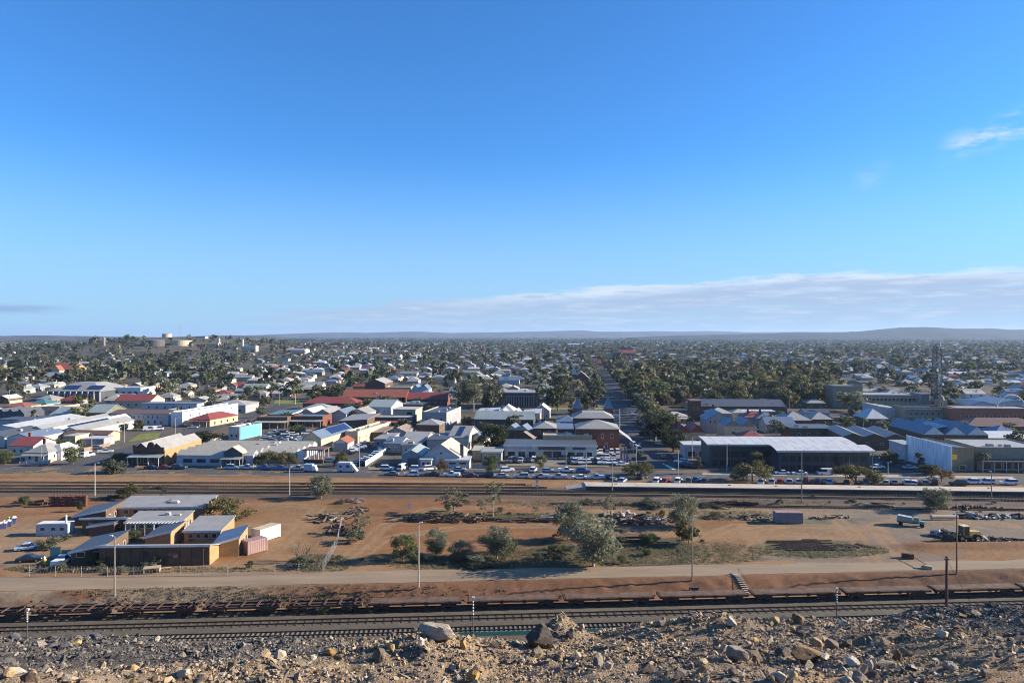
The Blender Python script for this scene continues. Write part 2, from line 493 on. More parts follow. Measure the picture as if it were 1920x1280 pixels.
# ---- ground between the dump and the kerb-side street
Xs = np.arange(-236, 236.1, .9)
Vs = np.concatenate([np.arange(58, 121, 2.5), np.arange(121, 131, .3), np.arange(131, 233.5, .8)])
X, V = np.meshgrid(Xs, Vs)
wgt = smooth((V - 150) / 60.0)
Y = V + RS * X * (1 - wgt) + CS * X * wgt
Z = yard_z(X, Y)
PX = 960 + F * X / Y; PY = HY + F * (CH - Z) / Y
n1 = fbm(X * .03 + 5, Y * .06, 5); n2 = fbm(X * .12, Y * .25 + 9, 5); n3 = fbm(X * .9, Y * .9, 3)
def lerp(a, b, t): return a + (b - a) * t[..., None]
RED = np.array((.275, .138, .062)); TAN = np.array((.34, .213, .112)); PALE = np.array((.37, .29, .20))
GRAV = np.array((.235, .20, .155)); BALL = np.array((.145, .128, .098)); DBALL = np.array((.115, .092, .072))
GRASS = np.array((.115, .125, .070)); DGRASS = np.array((.085, .085, .05)); PURP = np.array((.185, .112, .074)); DARK = np.array((.07, .055, .045))
T = lerp(np.broadcast_to(TAN, X.shape + (3,)), RED, smooth((n1 - .35) / .3) * .85)
def zone(px, py, rx, ry, col, k=1.0, rough=.5):
    global T
    q = np.hypot((PX - px) / rx, (PY - py) / ry) + (n2 - .5) * 2 * rough + (n3 - .5) * .35
    T = lerp(T, col, smooth((1.12 - q) / .3) * k)
def band(lo, hi, col, k=1.0, soft=1.2, amp=0.0):
    """lo,hi: Y limits as arrays"""
    global T
    w = (n2 - .5) * amp
    T = lerp(T, col, smooth((Y - lo + w) / soft) * smooth((hi - Y + w) / soft) * k)
VR = Y - RS * X
zone(1750, 985, 330, 45, GRAV, .9, .4); zone(1500, 965, 160, 18, GRAV, .6); zone(1600, 1045, 200, 14, GRAV, .8)
zone(60, 1020, 110, 55, PALE * .95, .6); zone(300, 905, 420, 12, TAN, .8); zone(620, 895, 300, 6, RED, .7)
zone(90, 968, 110, 14, RED, .7); zone(700, 1010, 60, 50, RED * 1.08, .9); zone(800, 950, 200, 20, RED, .8)
zone(1050, 990, 120, 22, RED, .9); zone(1450, 1005, 200, 22, TAN * .95, .8)
zone(1540, 1030, 130, 15, GRASS, .85, .6); zone(1150, 1040, 200, 26, DGRASS, .85, .8); zone(880, 1055, 170, 20, DGRASS, .8, .9)
zone(600, 1055, 70, 22, DGRASS, .7, .9); zone(950, 966, 220, 7, GRASS, .7, .8); zone(1370, 965, 90, 14, GRASS, .5, .9)
zone(1340, 1040, 90, 26, DGRASS, .5, 1.0); zone(1500, 978, 110, 9, GRASS, .55, .9); zone(600, 955, 90, 10, GRASS, .4, .9)
zone(120, 1065, 130, 10, DARK * 1.6, .6, .8); zone(1560, 1025, 80, 6, DARK * 1.5, .6, .5)
zone(1250, 945, 330, 12, DBALL * 1.15, .6, .6); zone(1700, 945, 260, 10, DBALL * 1.2, .6, .6); zone(1010, 985, 260, 5, DARK * 2, .5, .8)
zone(830, 985, 150, 10, RED * 1.05, .7); zone(560, 1000, 90, 60, TAN * 1.05, .5); zone(1820, 1020, 150, 10, RED * 1.02, .8, .4)
# far tracks formation, left and right
tl = np.where(X < 0, -.02 * X, CS * X)
band(189 + tl, 205.5 + tl, DBALL * 1.2, .8, 2.5, 10.0)
band(197 + tl, 203 + tl, BALL * .85, .75, 1.5, 4.0)
band(219.5 + CS * X, 230 + CS * X, PALE * .8, .6, 1.5, 2.0)
band(215 + CS * X, 219 + CS * X, np.array((.17, .13, .085)), .5, 1.2, 5.0)
# road verge, bank and rail yard
band(126.5 + RS * X, 129 + RS * X, PALE * .85, .6, .8, 1.5)
bk = smooth((VR - 122.6) / .5) * smooth((128.2 - VR) / .8)
bcol = lerp(np.broadcast_to(np.array((.24, .128, .074)), X.shape + (3,)), PURP, smooth((X - 45) / 35) * .95)
bcol = lerp(bcol, PALE * .9, smooth((-30 - X) / 25) * smooth((n2 - .38) / .2) * .9)
bcol = bcol * (.82 + .36 * fbm(X * .5, (VR) * .35 + 2, 4))[..., None]
T = T * (1 - bk[..., None]) + bcol * bk[..., None]
T = lerp(T, TAN * .95, smooth((VR - 121.4) / .3) * smooth((123.5 - VR) / .5) * smooth((X - 15) / 30))
yd = smooth((122.4 - VR) / .7)
ycol = lerp(np.broadcast_to(BALL * 1.12, X.shape + (3,)), DBALL, smooth((n2 - .42) / .25) * .35)
T = T * (1 - yd[..., None]) + ycol * yd[..., None]
T = T * (.86 + .28 * n3)[..., None]
T = T * (.80 + .40 * fbm(X * .02 + 40, Y * .35, 4))[..., None]           # wheel-worn streaks running with the tracks
M_yard = tonemat('yard_earth', .95, (1.1, .22), (5.0, .22), .5, 3.0)
def rut(pts, wd, col, k):
    global T
    W_ = [at(a, b) for a, b in pts]; D_ = np.full(X.shape, 1e9)
    for (ax, ay), (bx, by) in zip(W_[:-1], W_[1:]):
        dx, dy = bx - ax, by - ay; t = np.clip(((X - ax) * dx + (Y - ay) * dy) / (dx * dx + dy * dy), 0, 1)
        D_ = np.minimum(D_, np.hypot(X - ax - t * dx, Y - ay - t * dy))
    m_ = (smooth((wd - np.abs(D_ - 1.3)) / (wd * .6)) * .8 + smooth((2.6 - D_) / 2.0) * .35) * k * (.5 + n2)
    T = lerp(T, col, np.clip(m_, 0, 1))
LT = np.array((.36, .235, .13))
for p_ in ([(620, 1072), (680, 1020), (720, 985), (800, 955), (930, 950), (1080, 955)], [(640, 1068), (720, 1010), (860, 988), (1000, 985), (1180, 990), (1300, 985)], [(1300, 1062), (1330, 1040), (1310, 1010), (1380, 985), (1500, 985), (1640, 990)], [(1380, 1058), (1420, 1020), (1400, 995), (1460, 985)],
           [(1640, 1056), (1600, 1000), (1560, 965), (1400, 955), (1250, 952)], [(1700, 1050), (1660, 1010), (1640, 985), (1700, 970), (1900, 985)], [(40, 1075), (30, 1040), (20, 1000), (60, 970), (180, 960)], [(480, 1072), (520, 1030), (560, 990), (600, 950), (520, 945), (300, 948)], [(0, 900), (300, 897), (640, 900), (900, 905)], [(0, 890), (420, 889), (760, 902)]):
    rut(p_, .9, LT, .75)
T = T * np.array((.72, .68, .64))
structure(link('ground', gridmesh('ground', X, Y, Z, M_yard, T)))

# ---- ground of the town out to the foot of the hills
rows = np.concatenate([np.linspace(176, 700, 60), np.geomspace(712, 15000, 190)])
cols = np.linspace(-1.05, 1.05, 230)
Cc, Yt = np.meshgrid(cols, rows)
Xt = Cc * (Yt + 60)
Zt = hill(Xt, Yt) - .06
t1 = fbm(Xt * .012, Yt * .012, 5); t2 = fbm(Xt * .05 + 7, Yt * .05, 4)
EARTH = np.array((.125, .092, .062)); BIT = np.array((.10, .092, .082)); OLV = np.array((.070, .070, .042)); SCRUB = np.array((.085, .072, .05))
Tt = lerp(np.broadcast_to(EARTH, Xt.shape + (3,)), BIT, smooth((t1 - .4) / .2) * .7)
Tt = lerp(Tt, OLV, smooth((t2 - .46) / .15) * smooth((Yt - 420) / 200) * .8)
Tt = lerp(Tt, np.array((.125, .102, .068)), smooth((hill(Xt, Yt) - 6) / 12) * (.45 + .5 * t2))
far = smooth((Yt - 900) / 1800)
Tt = lerp(Tt, np.array((.052, .052, .034)), far * .9)
Tt = lerp(Tt, SCRUB * 1.1, smooth((Yt - 4200) / 2500) * smooth((t1 - .45) / .2) * .8)
M_town = tonemat('town_earth', .95, (.08, .25), (.6, .25))
structure(link('town_ground', gridmesh('town_ground', Xt, Yt, Zt, M_town, Tt)))

# ---- hills on the skyline
def ridge(name, p0, p1, dist, depth, prof, tone, amp, seed, z0=-3.0):
    nx, ny = 160, 26
    px = np.linspace(p0, p1, nx); s = np.linspace(0, 1, ny)
    P, Sg = np.meshgrid(px, s)
    Yr = dist - depth * .5 + Sg * depth
    top = np.interp(px, [a for a, b in prof], [b for a, b in prof])
    Hh = CH + (HY - top) / F * dist
    Xr = (P - 960) / F * dist
    shape = np.sin(PI * Sg) ** .8
    nz = fbm(P * .012 + seed, Sg * 6 + seed, 5)
    Zr = z0 + (Hh[None, :] - z0) * shape + (nz - .5) * amp * np.sin(PI * Sg) * np.where(Sg < .5, 1, 1)
    Zr = np.maximum(Zr, -3.4)
    tt = fbm(P * .05 + seed, Sg * 12, 5)
    C = np.array(tone[0])[None, None] + (np.array(tone[1]) - np.array(tone[0]))[None, None] * smooth((tt - .35) / .3)[..., None]
    o = link(name, gridmesh(name, Xr, Yr, Zr, tonemat('hill_scrub', .95, (.006, .2), (.03, .25)), C))
    return structure(o)
ridge('hills', -300, 560, 5200, 1500, [(-300, 634), (-100, 630), (0, 629.5), (60, 628.5), (110, 629), (200, 631.5), (300, 632.5), (390, 630), (440, 628.5), (500, 630.5), (560, 635)],
      ((.10, .082, .065), (.055, .052, .04)), 14, 3.0)
ridge('hills', 380, 1800, 11500, 2200, [(380, 634), (470, 629), (520, 626.5), (570, 625), (620, 623.5), (655, 622.5), (690, 624), (735, 622.5), (790, 621.5), (850, 624), (920, 623), (1000, 621.5),
      (1090, 619.5), (1120, 621.8), (1200, 621), (1260, 622), (1330, 620.5), (1400, 622.5), (1480, 622), (1560, 622), (1680, 625), (1800, 632)], ((.085, .085, .085), (.055, .057, .06)), 22, 8.0)
ridge('hills', 1180, 2350, 6600, 1800, [(1180, 634), (1300, 628.5), (1400, 625.5), (1480, 623.5), (1560, 624), (1620, 621), (1670, 616), (1705, 613.6), (1750, 615), (1790, 617), (1840, 616.6), (1885, 619), (1930, 617),
      (2000, 615), (2100, 618), (2230, 624), (2350, 634)], ((.032, .035, .034), (.016, .019, .02)), 26, 14.0)

# ---- streets
def strip(name, pts, w, m, z=.03, n=24, tone=None):
    mb = MB(); P = [Vector((x, y, 0)) for x, y in pts]
    Q = []
    for a, b in zip(P[:-1], P[1:]):
        for k in range(n): Q.append(a.lerp(b, k / n))
    Q.append(P[-1])
    vs, fs = [], []
    for i, p in enumerate(Q):
        d = (Q[min(i + 1, len(Q) - 1)] - Q[max(i - 1, 0)]).normalized(); nrm = Vector((-d.y, d.x, 0))
        for sgn in (1, -1):
            q = p + nrm * w / 2 * sgn
            vs.append((q.x, q.y, tz(q.x, q.y) + z))
    for i in range(len(Q) - 1):
        k = 2 * i; fs.append((k, k + 1, k + 3, k + 2))
    mb.add(vs, fs); return structure(mb.build(name, m))
def dirt_edge(x): return 127.6 + RS * x
# sealed dirt road along the top of the bank
mb = MB(); vs, fs = [], []
for i, x in enumerate(np.arange(-236, 236, 4.0)):
    j = (vnoise(np.float64(x * .23), np.float64(2.0)) - .5) * .9
    lo = 127.9 + RS * x + j * .6; hi = 134.1 + .053 * x - j
    for y in np.linspace(lo, hi, 5): vs.append((x, float(y), .03))
    if i:
        for q in range(4):
            b = (i - 1) * 5 + q; fs.append((b, b + 5, b + 6, b + 1))
mb.add(vs, fs)
structure(mb.build('dirt_road', mat('dirt_road_surface', (.245, .182, .118), .95, var=.22, scale=.25, streak=(.25, 1.6, 1), detail=8)))
strip('street', [(-290, 225 + CS * -290), (290, 225 + CS * 290)], 13.6, M_sasph, .030)
strip('street', [(-290, 219.0 + CS * -290 - .9), (-60, 218.2 - CS * 60)], .8, mat('gravel_edge', (.23, .18, .125), .95), .05)
AW = [(lambda Y, a=a, s=s: a + s * (Y - 224)) for a, s in ((47, .094), (-147, .02), (-345, -.02), (262, .13), (480, .15), (700, .17))]
def away(i, y0, y1, w, name='street'):
    f = AW[i]; strip(name, [(f(y), y) for y in (y0, (y0 + y1) / 2, y1)], w, M_asph, .045, 20)
away(0, 231, 880, 16); away(1, 239, 1500, 12); away(2, 460, 1600, 16); away(3, 430, 2600, 16); away(4, 700, 2600, 16); away(5, 1000, 2600, 16)
CROSS = [407, 600, 800, 1010, 1230, 1460, 1800]
for i, y in enumerate(CROSS):
    hw = .8 * y
    strip('street', [(-hw, y - CS * hw), (hw, y + CS * hw)], 22 if i == 0 else 16, M_asph, .018, 20)
# side areas of bitumen: car yards and forecourts
def patch(name, pts, m, z):
    mb = MB(); mb.add([(x, y, z) for x, y in pts], [tuple(range(len(pts)))]); return structure(mb.build(name, m))
P4 = lambda *a: [at(px, py) for px, py in a]
patch('car_park', P4((604, 874), (686, 873), (742, 836), (690, 834)), M_asph, .062)
patch('car_park', P4((948, 873), (1168, 876), (1160, 842), (952, 842)), mat('yard_concrete', (.20, .17, .135), .85, var=.25, scale=.2), .062)
patch('car_park', P4((1640, 884), (1745, 886), (1690, 850), (1640, 850)), M_asph, .062)
patch('car_park', P4((480, 845), (600, 838), (600, 808), (500, 806)), M_asph, .062)
patch('car_park', P4((260, 806), (300, 806), (340, 788), (300, 788)), M_sasph, .062)
patch('footpath', P4((1316, 890), (1900, 898), (1900, 893.5), (1318, 885.5)), M_conc, .10)
patch('verge', P4((690, 880.5), (940, 880), (940, 874.5), (690, 875)), mat('dry_verge', (.27, .21, .13), .95, var=.3, scale=.3), .058)
patch('lawn', P4((238, 829), (296, 822), (302, 811), (262, 813)), mat('lawn_grass', (.16, .17, .035), .95, var=.3, scale=.4), .066)
patch('lawn', P4((1012, 768), (1072, 768), (1072, 764.5), (1012, 764.5)), mat('lawn_grass', (.16, .17, .035)), .066)
patch('lawn', P4((1115, 768), (1152, 768), (1140, 757), (1112, 757)), mat('dry_lawn', (.30, .24, .10), .95, var=.3, scale=.4), .066)
patch('lawn', P4((1250, 722), (1560, 724), (1540, 716), (1260, 715)), mat('lawn_grass', (.16, .17, .035)), .066)
patch('lawn', P4((512, 757), (572, 757), (560, 750), (516, 750)), mat('lawn_grass', (.16, .17, .035)), .066)
patch('lawn', P4((1460, 752), (1560, 752), (1560, 746), (1440, 746)), mat('lawn_grass', (.16, .17, .035)), .070)
patch('traffic_island', P4((1247, 873), (1261, 880), (1267, 879.4), (1250, 871)), M_line, .07)
patch('traffic_island', P4((1241, 868.5), (1246, 872), (1248, 871), (1243, 868)), M_line, .07)
patch('road_marking', P4((1178, 812.5), (1205, 813.2), (1205, 812.4), (1178, 811.7)), M_line, .07)
# kerb along the far side of the street
mb = MB()
for x in np.arange(-60, 285, 5.0):
    if 28 < x < 66: continue
    y = 232.1 + CS * x
    mb.hexa([(x, y, 0), (x + 5, y + CS * 5, 0), (x + 5, y + CS * 5 + .3, 0), (x, y + .3, 0)], [(x, y, .15), (x + 5, y + CS * 5, .15), (x + 5, y + CS * 5 + .3, .15), (x, y + .3, .15)])
structure(mb.build('kerb', M_kerb))

# ---- railway tracks
M_osleep = mat('old_sleeper', (.080, .066, .052), .9)
def track(yf, x0, x1, z, label, sleeper=M_dtimber, gauge=1.435, sp=.7, slz=.08):
    xm = (x0 + x1) / 2
    root = empty('railway_track', (xm, yf(xm), z)); tag(root, label, 'railway track')
    xs = np.arange(x0, x1 + .1, 6.0)
    for sgn in (-1, 1):
        mb = MB()
        for a, b in zip(xs[:-1], xs[1:]):
            ya, yb = yf(a) + sgn * gauge / 2 - yf(xm), yf(b) + sgn * gauge / 2 - yf(xm)
            p = lambda x, y, dy, zz: (x - xm, y + dy, zz)
            mb.hexa([p(a, ya, -.045, slz), p(b, yb, -.045, slz), p(b, yb, .045, slz), p(a, ya, .045, slz)],
                    [p(a, ya, -.045, slz + .2), p(b, yb, -.045, slz + .2), p(b, yb, .045, slz + .2), p(a, ya, .045, slz + .2)])
        mb.build('rail', M_rail, root)
    mb = MB()
    for x in np.arange(x0, x1, sp):
        sl_ = (yf(x + .5) - yf(x - .5)); th = math.atan(sl_)
        mb.obox((x - xm, yf(x) - yf(xm), slz - .06), (.24, 2.5, .16), (0, 0, th + random.uniform(-.02, .02)))
    stuff(mb.build('sleepers', sleeper, root))
    return root
M_csleep = mat('concrete_sleeper', (.17, .145, .115), .9, var=.2, scale=2)
track(lambda x: 116.7 + RS * x, -190, 190, YARD, 'siding of two dark rails running through the grey rail yard', M_osleep, 1.435, 1.4, .06)
track(lambda x: 112.0 + RS * x, -190, 190, YARD, 'nearest railway track with pale sleepers just behind the rubble crest', M_csleep, 1.435, .75, .10)
track(lambda x: 121.0 + .0655 * x, -190, 190, YARD, 'track under the long rake of rusty flat wagons', M_osleep, 1.435, 1.4, .06)
for k, (yo, x0, x1, lab) in enumerate(((200.9, -230, 230, 'dark railway track along the foot of the long platform'), (196.6, -230, 230, 'second railway track out from the long platform'),
                                       (204.9, -230, 10, 'railway track ending beside the head of the platform'), (209.3, -230, 6, 'farthest railway track on the bare red flat'), (186.0, 10, 230, 'overgrown track between the platform and scrap heaps'))):
    track(lambda x, yo=yo: yo + (-.02 * x if x < 0 else CS * x), x0, x1, 0, lab, M_osleep, 1.435, .9, .05)

# ---- platform
pf = empty('platform', atz(1500, 915, 0) + (0,)); tag(pf, 'long pale concrete railway platform with a dark face', 'platform')
px0, py0 = pf.location.x, pf.location.y
def pl(x): return 203.3 + CS * x - .003 * x
mb = MB(); segs = np.arange(21, 240, 7.3)
for i, x in enumerate(segs[:-1]):
    x1 = x + 7.24
    mm = MB()
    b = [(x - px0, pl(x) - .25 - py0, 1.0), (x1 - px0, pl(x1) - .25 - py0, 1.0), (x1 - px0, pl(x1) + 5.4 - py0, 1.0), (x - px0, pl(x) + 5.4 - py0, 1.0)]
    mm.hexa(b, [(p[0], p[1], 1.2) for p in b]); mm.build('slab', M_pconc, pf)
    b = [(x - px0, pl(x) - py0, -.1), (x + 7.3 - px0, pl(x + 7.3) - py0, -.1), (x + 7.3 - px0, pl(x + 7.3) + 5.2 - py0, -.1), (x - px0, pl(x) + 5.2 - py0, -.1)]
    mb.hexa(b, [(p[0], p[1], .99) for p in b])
mb.build('platform_wall', mat('platform_side_shade', (.075, .06, .055), .9, var=.3, scale=.6), pf)  # dark colour paints the shade on the pale platform's side
mb = MB(); b0 = [(15.5, pl(15.5) + .3), (21, pl(21)), (21, pl(21) + 5.2), (15.5, pl(15.5) + 5.2)]
mb.hexa([(a - px0, c - py0, -.1) for a, c in b0], [(b0[0][0] - px0, b0[0][1] - py0, .05), (b0[1][0] - px0, b0[1][1] - py0, 1.0), (b0[2][0] - px0, b0[2][1] - py0, 1.0), (b0[3][0] - px0, b0[3][1] - py0, .05)])
mb.build('ramp', M_conc, pf)
mb = MB()
for x in (30, 62, 75, 98, 120, 133, 150):
    mb = MB(); mb.obox((x - px0, pl(x) + 3 - py0, 1.28), (.6, .5, .16), (0, 0, .3)); mb.build('hatch_cover', M_dgrey, pf)

# =================================================================== FOREGROUND RUBBLE
xf = np.concatenate([np.arange(-90, -16, 6.0), np.arange(-16, 16.05, .085), np.arange(18, 95, 6.0)])
yf_ = np.concatenate([np.arange(-14, 6.4, 1.7), np.arange(6.6, 19.0, .08), np.geomspace(19.2, 82, 40)])
Xf, Yf = np.meshgrid(xf, yf_)
Zf = fore_z(Xf, Yf)
PXf = 960 + F * Xf / np.maximum(Yf, 1); PYf = HY + F * (CH - Zf) / np.maximum(Yf, 1)
f1 = fbm(Xf * .5 + 3, Yf * .5, 5); f2 = fbm(Xf * 2.2, Yf * 2.2 + 4, 4); f3 = fbm(Xf * 9, Yf * 9, 3)
DUST = np.array((.29, .205, .130)); DUSTB = np.array((.33, .212, .112)); SLAG = np.array((.10, .085, .072)); GREYD = np.array((.21, .17, .125))
Tf = lerp(np.broadcast_to(DUST, Xf.shape + (3,)), DUSTB, smooth((f1 - .42) / .2) * .7)
Tf = lerp(Tf, GREYD, smooth((f2 - .48) / .2) * .6)
def slagness(x, y, px, py):
    """how far the ground is dark slag: the left back and the far right edge"""
    a = np.clip((760 - px) / 220, 0, 1) * np.clip((py - 1180) / 6, 0, 1) * np.clip((1262 - .05 * np.maximum(px - 100, 0) - py) / 12, 0, 1)
    b = np.clip((px - (1640 + (py - 1140) * 3.2)) / 120, 0, 1) * np.clip((1235 - py) / 30, 0, 1)
    return np.clip(np.maximum(a, b * .9), 0, 1)
sg = slagness(Xf, Yf, PXf, PYf)
Tf = lerp(Tf, SLAG, np.clip(sg * 1.1 + (f2 - .5) * .5, 0, 1))
Tf = Tf * (.8 + .4 * f3)[..., None]
M_rub = tonemat('rubble_earth', .95, (14.0, .25), (70.0, .25), .8, 40.0)
structure(link('rubble_slope', gridmesh('rubble_slope', Xf, Yf, Zf, M_rub, Tf * .9)))

def hull(npts, seed, flat=.75):
    r = random.Random(seed); bm = bmesh.new()
    for _ in range(npts):
        v = Vector((r.gauss(0, 1), r.gauss(0, 1), r.gauss(0, 1))).normalized() * r.uniform(.8, 1.0)
        bm.verts.new((v.x * r.uniform(.9, 1.1), v.y * .85, v.z * flat))
    bmesh.ops.convex_hull(bm, input=bm.verts)
    bmesh.ops.delete(bm, geom=[v for v in bm.verts if not v.link_faces], context='VERTS')
    bmesh.ops.triangulate(bm, faces=bm.faces)
    bm.verts.index_update()
    v = np.array([q.co[:] for q in bm.verts]); f = np.array([[q.index for q in p.verts] for p in bm.faces]); bm.free()
    return v, f
HULLS = [hull(8, s, .55 + .35 * ((s * 7) % 5) / 5) for s in range(14)]
STONE_COL = np.array([(.36, .27, .175), (.43, .33, .22), (.28, .205, .14), (.54, .46, .35), (.18, .135, .10), (.40, .27, .14), (.46, .31, .13), (.32, .25, .185), (.13, .10, .08)])
SLAG_COL = np.array([(.10, .09, .085), (.14, .125, .11), (.19, .165, .14), (.12, .12, .135), (.24, .20, .16), (.08, .07, .065), (.34, .29, .22)])
def scatter_stones(N, smin, smax, pw, seed, cluster, mask=None):
    g = np.random.default_rng(seed)
    yy = 8.0 + 9.6 * g.random(N) ** .8
    xx = (g.random(N) * 2 - 1) * (.76 * yy + .6)
    zz = fore_z(xx, yy)
    pxx = 960 + F * xx / yy; pyy = HY + F * (CH - zz) / yy
    dens = smooth((fbm(xx * .8 + 11, yy * .8, 4) - .33) / .28)
    crest = np.clip((yy - 14.6) / 1.6, 0, 1)
    smoothz = np.exp(-(((pxx - 150) / 170) ** 2 + ((pyy - 1238) / 14) ** 2)) + .75 * np.exp(-(((pxx - 1250) / 230) ** 2 + ((pyy - 1262) / 22) ** 2)) + .7 * np.clip((pxx - 1640) / 200, 0, 1) * np.clip((pyy - 1185) / 30, 0, 1)
    keep = g.random(N) < np.clip(cluster * dens + (1 - cluster) * .9 + crest * .6, 0, 1) * np.clip(1 - smoothz * .75, .12, 1)
    if mask is not None: keep = g.random(N) < mask(xx, yy, pxx, pyy)
    xx, yy, zz, pxx, pyy = (a[keep] for a in (xx, yy, zz, pxx, pyy)); n = len(xx)
    sz = smin * (1 - g.random(n) * (1 - (smin / smax) ** pw)) ** (-1 / pw)
    s_ = slagness(xx, yy, pxx, pyy)
    col = np.where((g.random(n) < s_)[:, None], SLAG_COL[g.integers(0, len(SLAG_COL), n)], STONE_COL[g.choice(len(STONE_COL), n, p=[.2, .2, .15, .1, .12, .08, .025, .075, .05])])
    col = col * g.uniform(.54, .98, (n, 1))
    hid = g.integers(0, len(HULLS), n)
    VV, FF, CC = [], [], []; off = 0
    ang = g.random((n, 3)) * 2 * PI
    for h, (hv, hf) in enumerate(HULLS):
        idx = np.where(hid == h)[0]
        if not len(idx): continue
        a, b, c = ang[idx, 0], (ang[idx, 1] - PI) * .22, ang[idx, 2]
        ca, sa, cb, sb = np.cos(a), np.sin(a), np.cos(b), np.sin(b)
        st = g.uniform(.7, 1.35, (len(idx), 3)) * (sz[idx] / 2)[:, None]
        p = hv[None] * st[:, None, :]
        x1 = p[..., 0] * ca[:, None] - p[..., 1] * sa[:, None]; y1 = p[..., 0] * sa[:, None] + p[..., 1] * ca[:, None]
        z1 = p[..., 2] * cb[:, None] - x1 * sb[:, None]; x1 = x1 * cb[:, None] + p[..., 2] * sb[:, None]
        q = np.stack([x1 + xx[idx][:, None], y1 + yy[idx][:, None], z1 + (zz[idx] + sz[idx] * .16)[:, None]], -1)
        VV.append(q.reshape(-1, 3)); FF.append((hf[None] + (np.arange(len(idx)) * len(hv))[:, None, None] + off).reshape(-1, 3))
        CC.append(np.repeat(col[idx], len(hv), 0)); off += len(idx) * len(hv)
    return np.concatenate(VV), np.concatenate(FF), np.concatenate(CC)
M_stone_t = tonemat('broken_rock', .9, (22.0, .18), (90.0, .18), .35, 60.0, .25)
v, f, c = scatter_stones(88000, .032, .13, 2.1, 21, .55)
stuff(link('gravel', npmesh('gravel', v, f, M_stone_t, c)), 'small broken stones littering the mine dump crest', 'gravel')
def crest_mask(x, y, px, py):
    a = slagness(x, y, px, py) * np.clip((1222 - py) / 8, 0, 1) * np.clip((800 - px) / 100, 0, 1)
    b = np.clip((y - 14.2) / 1.2, 0, 1) * np.clip((px - 1180) / 60, 0, 1) * .55
    c = np.clip((py - 1245) / 12, 0, 1) * np.clip((700 - px) / 200, 0, 1) * .45
    return np.clip(np.maximum(np.maximum(a, b), c) * smooth((fbm(x * 1.1 + 5, y * 1.1, 3) - .3) / .3), 0, 1)
v, f, c = scatter_stones(9000, .08, .22, 2.0, 23, .8, crest_mask)
stuff(link('slag_lumps', npmesh('slag_lumps', v, f, M_stone_t, c)), 'chunky dark slag lumps piled along the dump crest', 'slag')
v, f, c = scatter_stones(1100, .12, .28, 2.6, 22, .9)
stuff(link('rubble', npmesh('rubble', v, f, M_stone_t, c)), 'fist to head sized stones strewn over the dump crest', 'rubble')

def rock_mesh(name, seed, sx, sy, sz, col, cuts=26, rough=.035):
    bm = bmesh.new(); bmesh.ops.create_icosphere(bm, subdivisions=4, radius=1.0)
    r = random.Random(seed)
    pl_ = []
    for _ in range(cuts):
        nrm = Vector((r.gauss(0, 1), r.gauss(0, 1), r.gauss(0, .9))).normalized(); pl_.append((nrm, r.uniform(.46, .8)))
    co = np.array([v.co[:] for v in bm.verts]); f = np.array([[q.index for q in p.verts] for p in bm.faces]); bm.free()
    rad = np.full(len(co), 1.0)
    for nrm, d in pl_:
        dt = co @ np.array(nrm[:]); rad = np.where(dt > 1e-3, np.minimum(rad, d / np.maximum(dt, 1e-3)), rad)
    o = seed * 3.7
    nn = fbm(co[:, 0] * 2.2 + o, co[:, 1] * 2.2 + co[:, 2] * 1.7 + o, 5) - .5
    nn2 = fbm(co[:, 0] * 7 + o, co[:, 2] * 7 + co[:, 1] * 5, 4) - .5
    co = co * (rad * (1 + nn * rough * 4 + nn2 * rough * 1.6))[:, None] * np.array((sx, sy, sz))
    t = np.array(col)[None] * (.48 + .5 * fbm(co[:, 0] * 5 / max(sx, .1) * .4 + o, co[:, 1] * 3 + co[:, 2] * 4, 4))[:, None]
    t = t * (1 + nn2 * .6)[:, None] * np.array((1.04, .95, .82))
    return npmesh(name, co, f, M_stone_t, t, False)
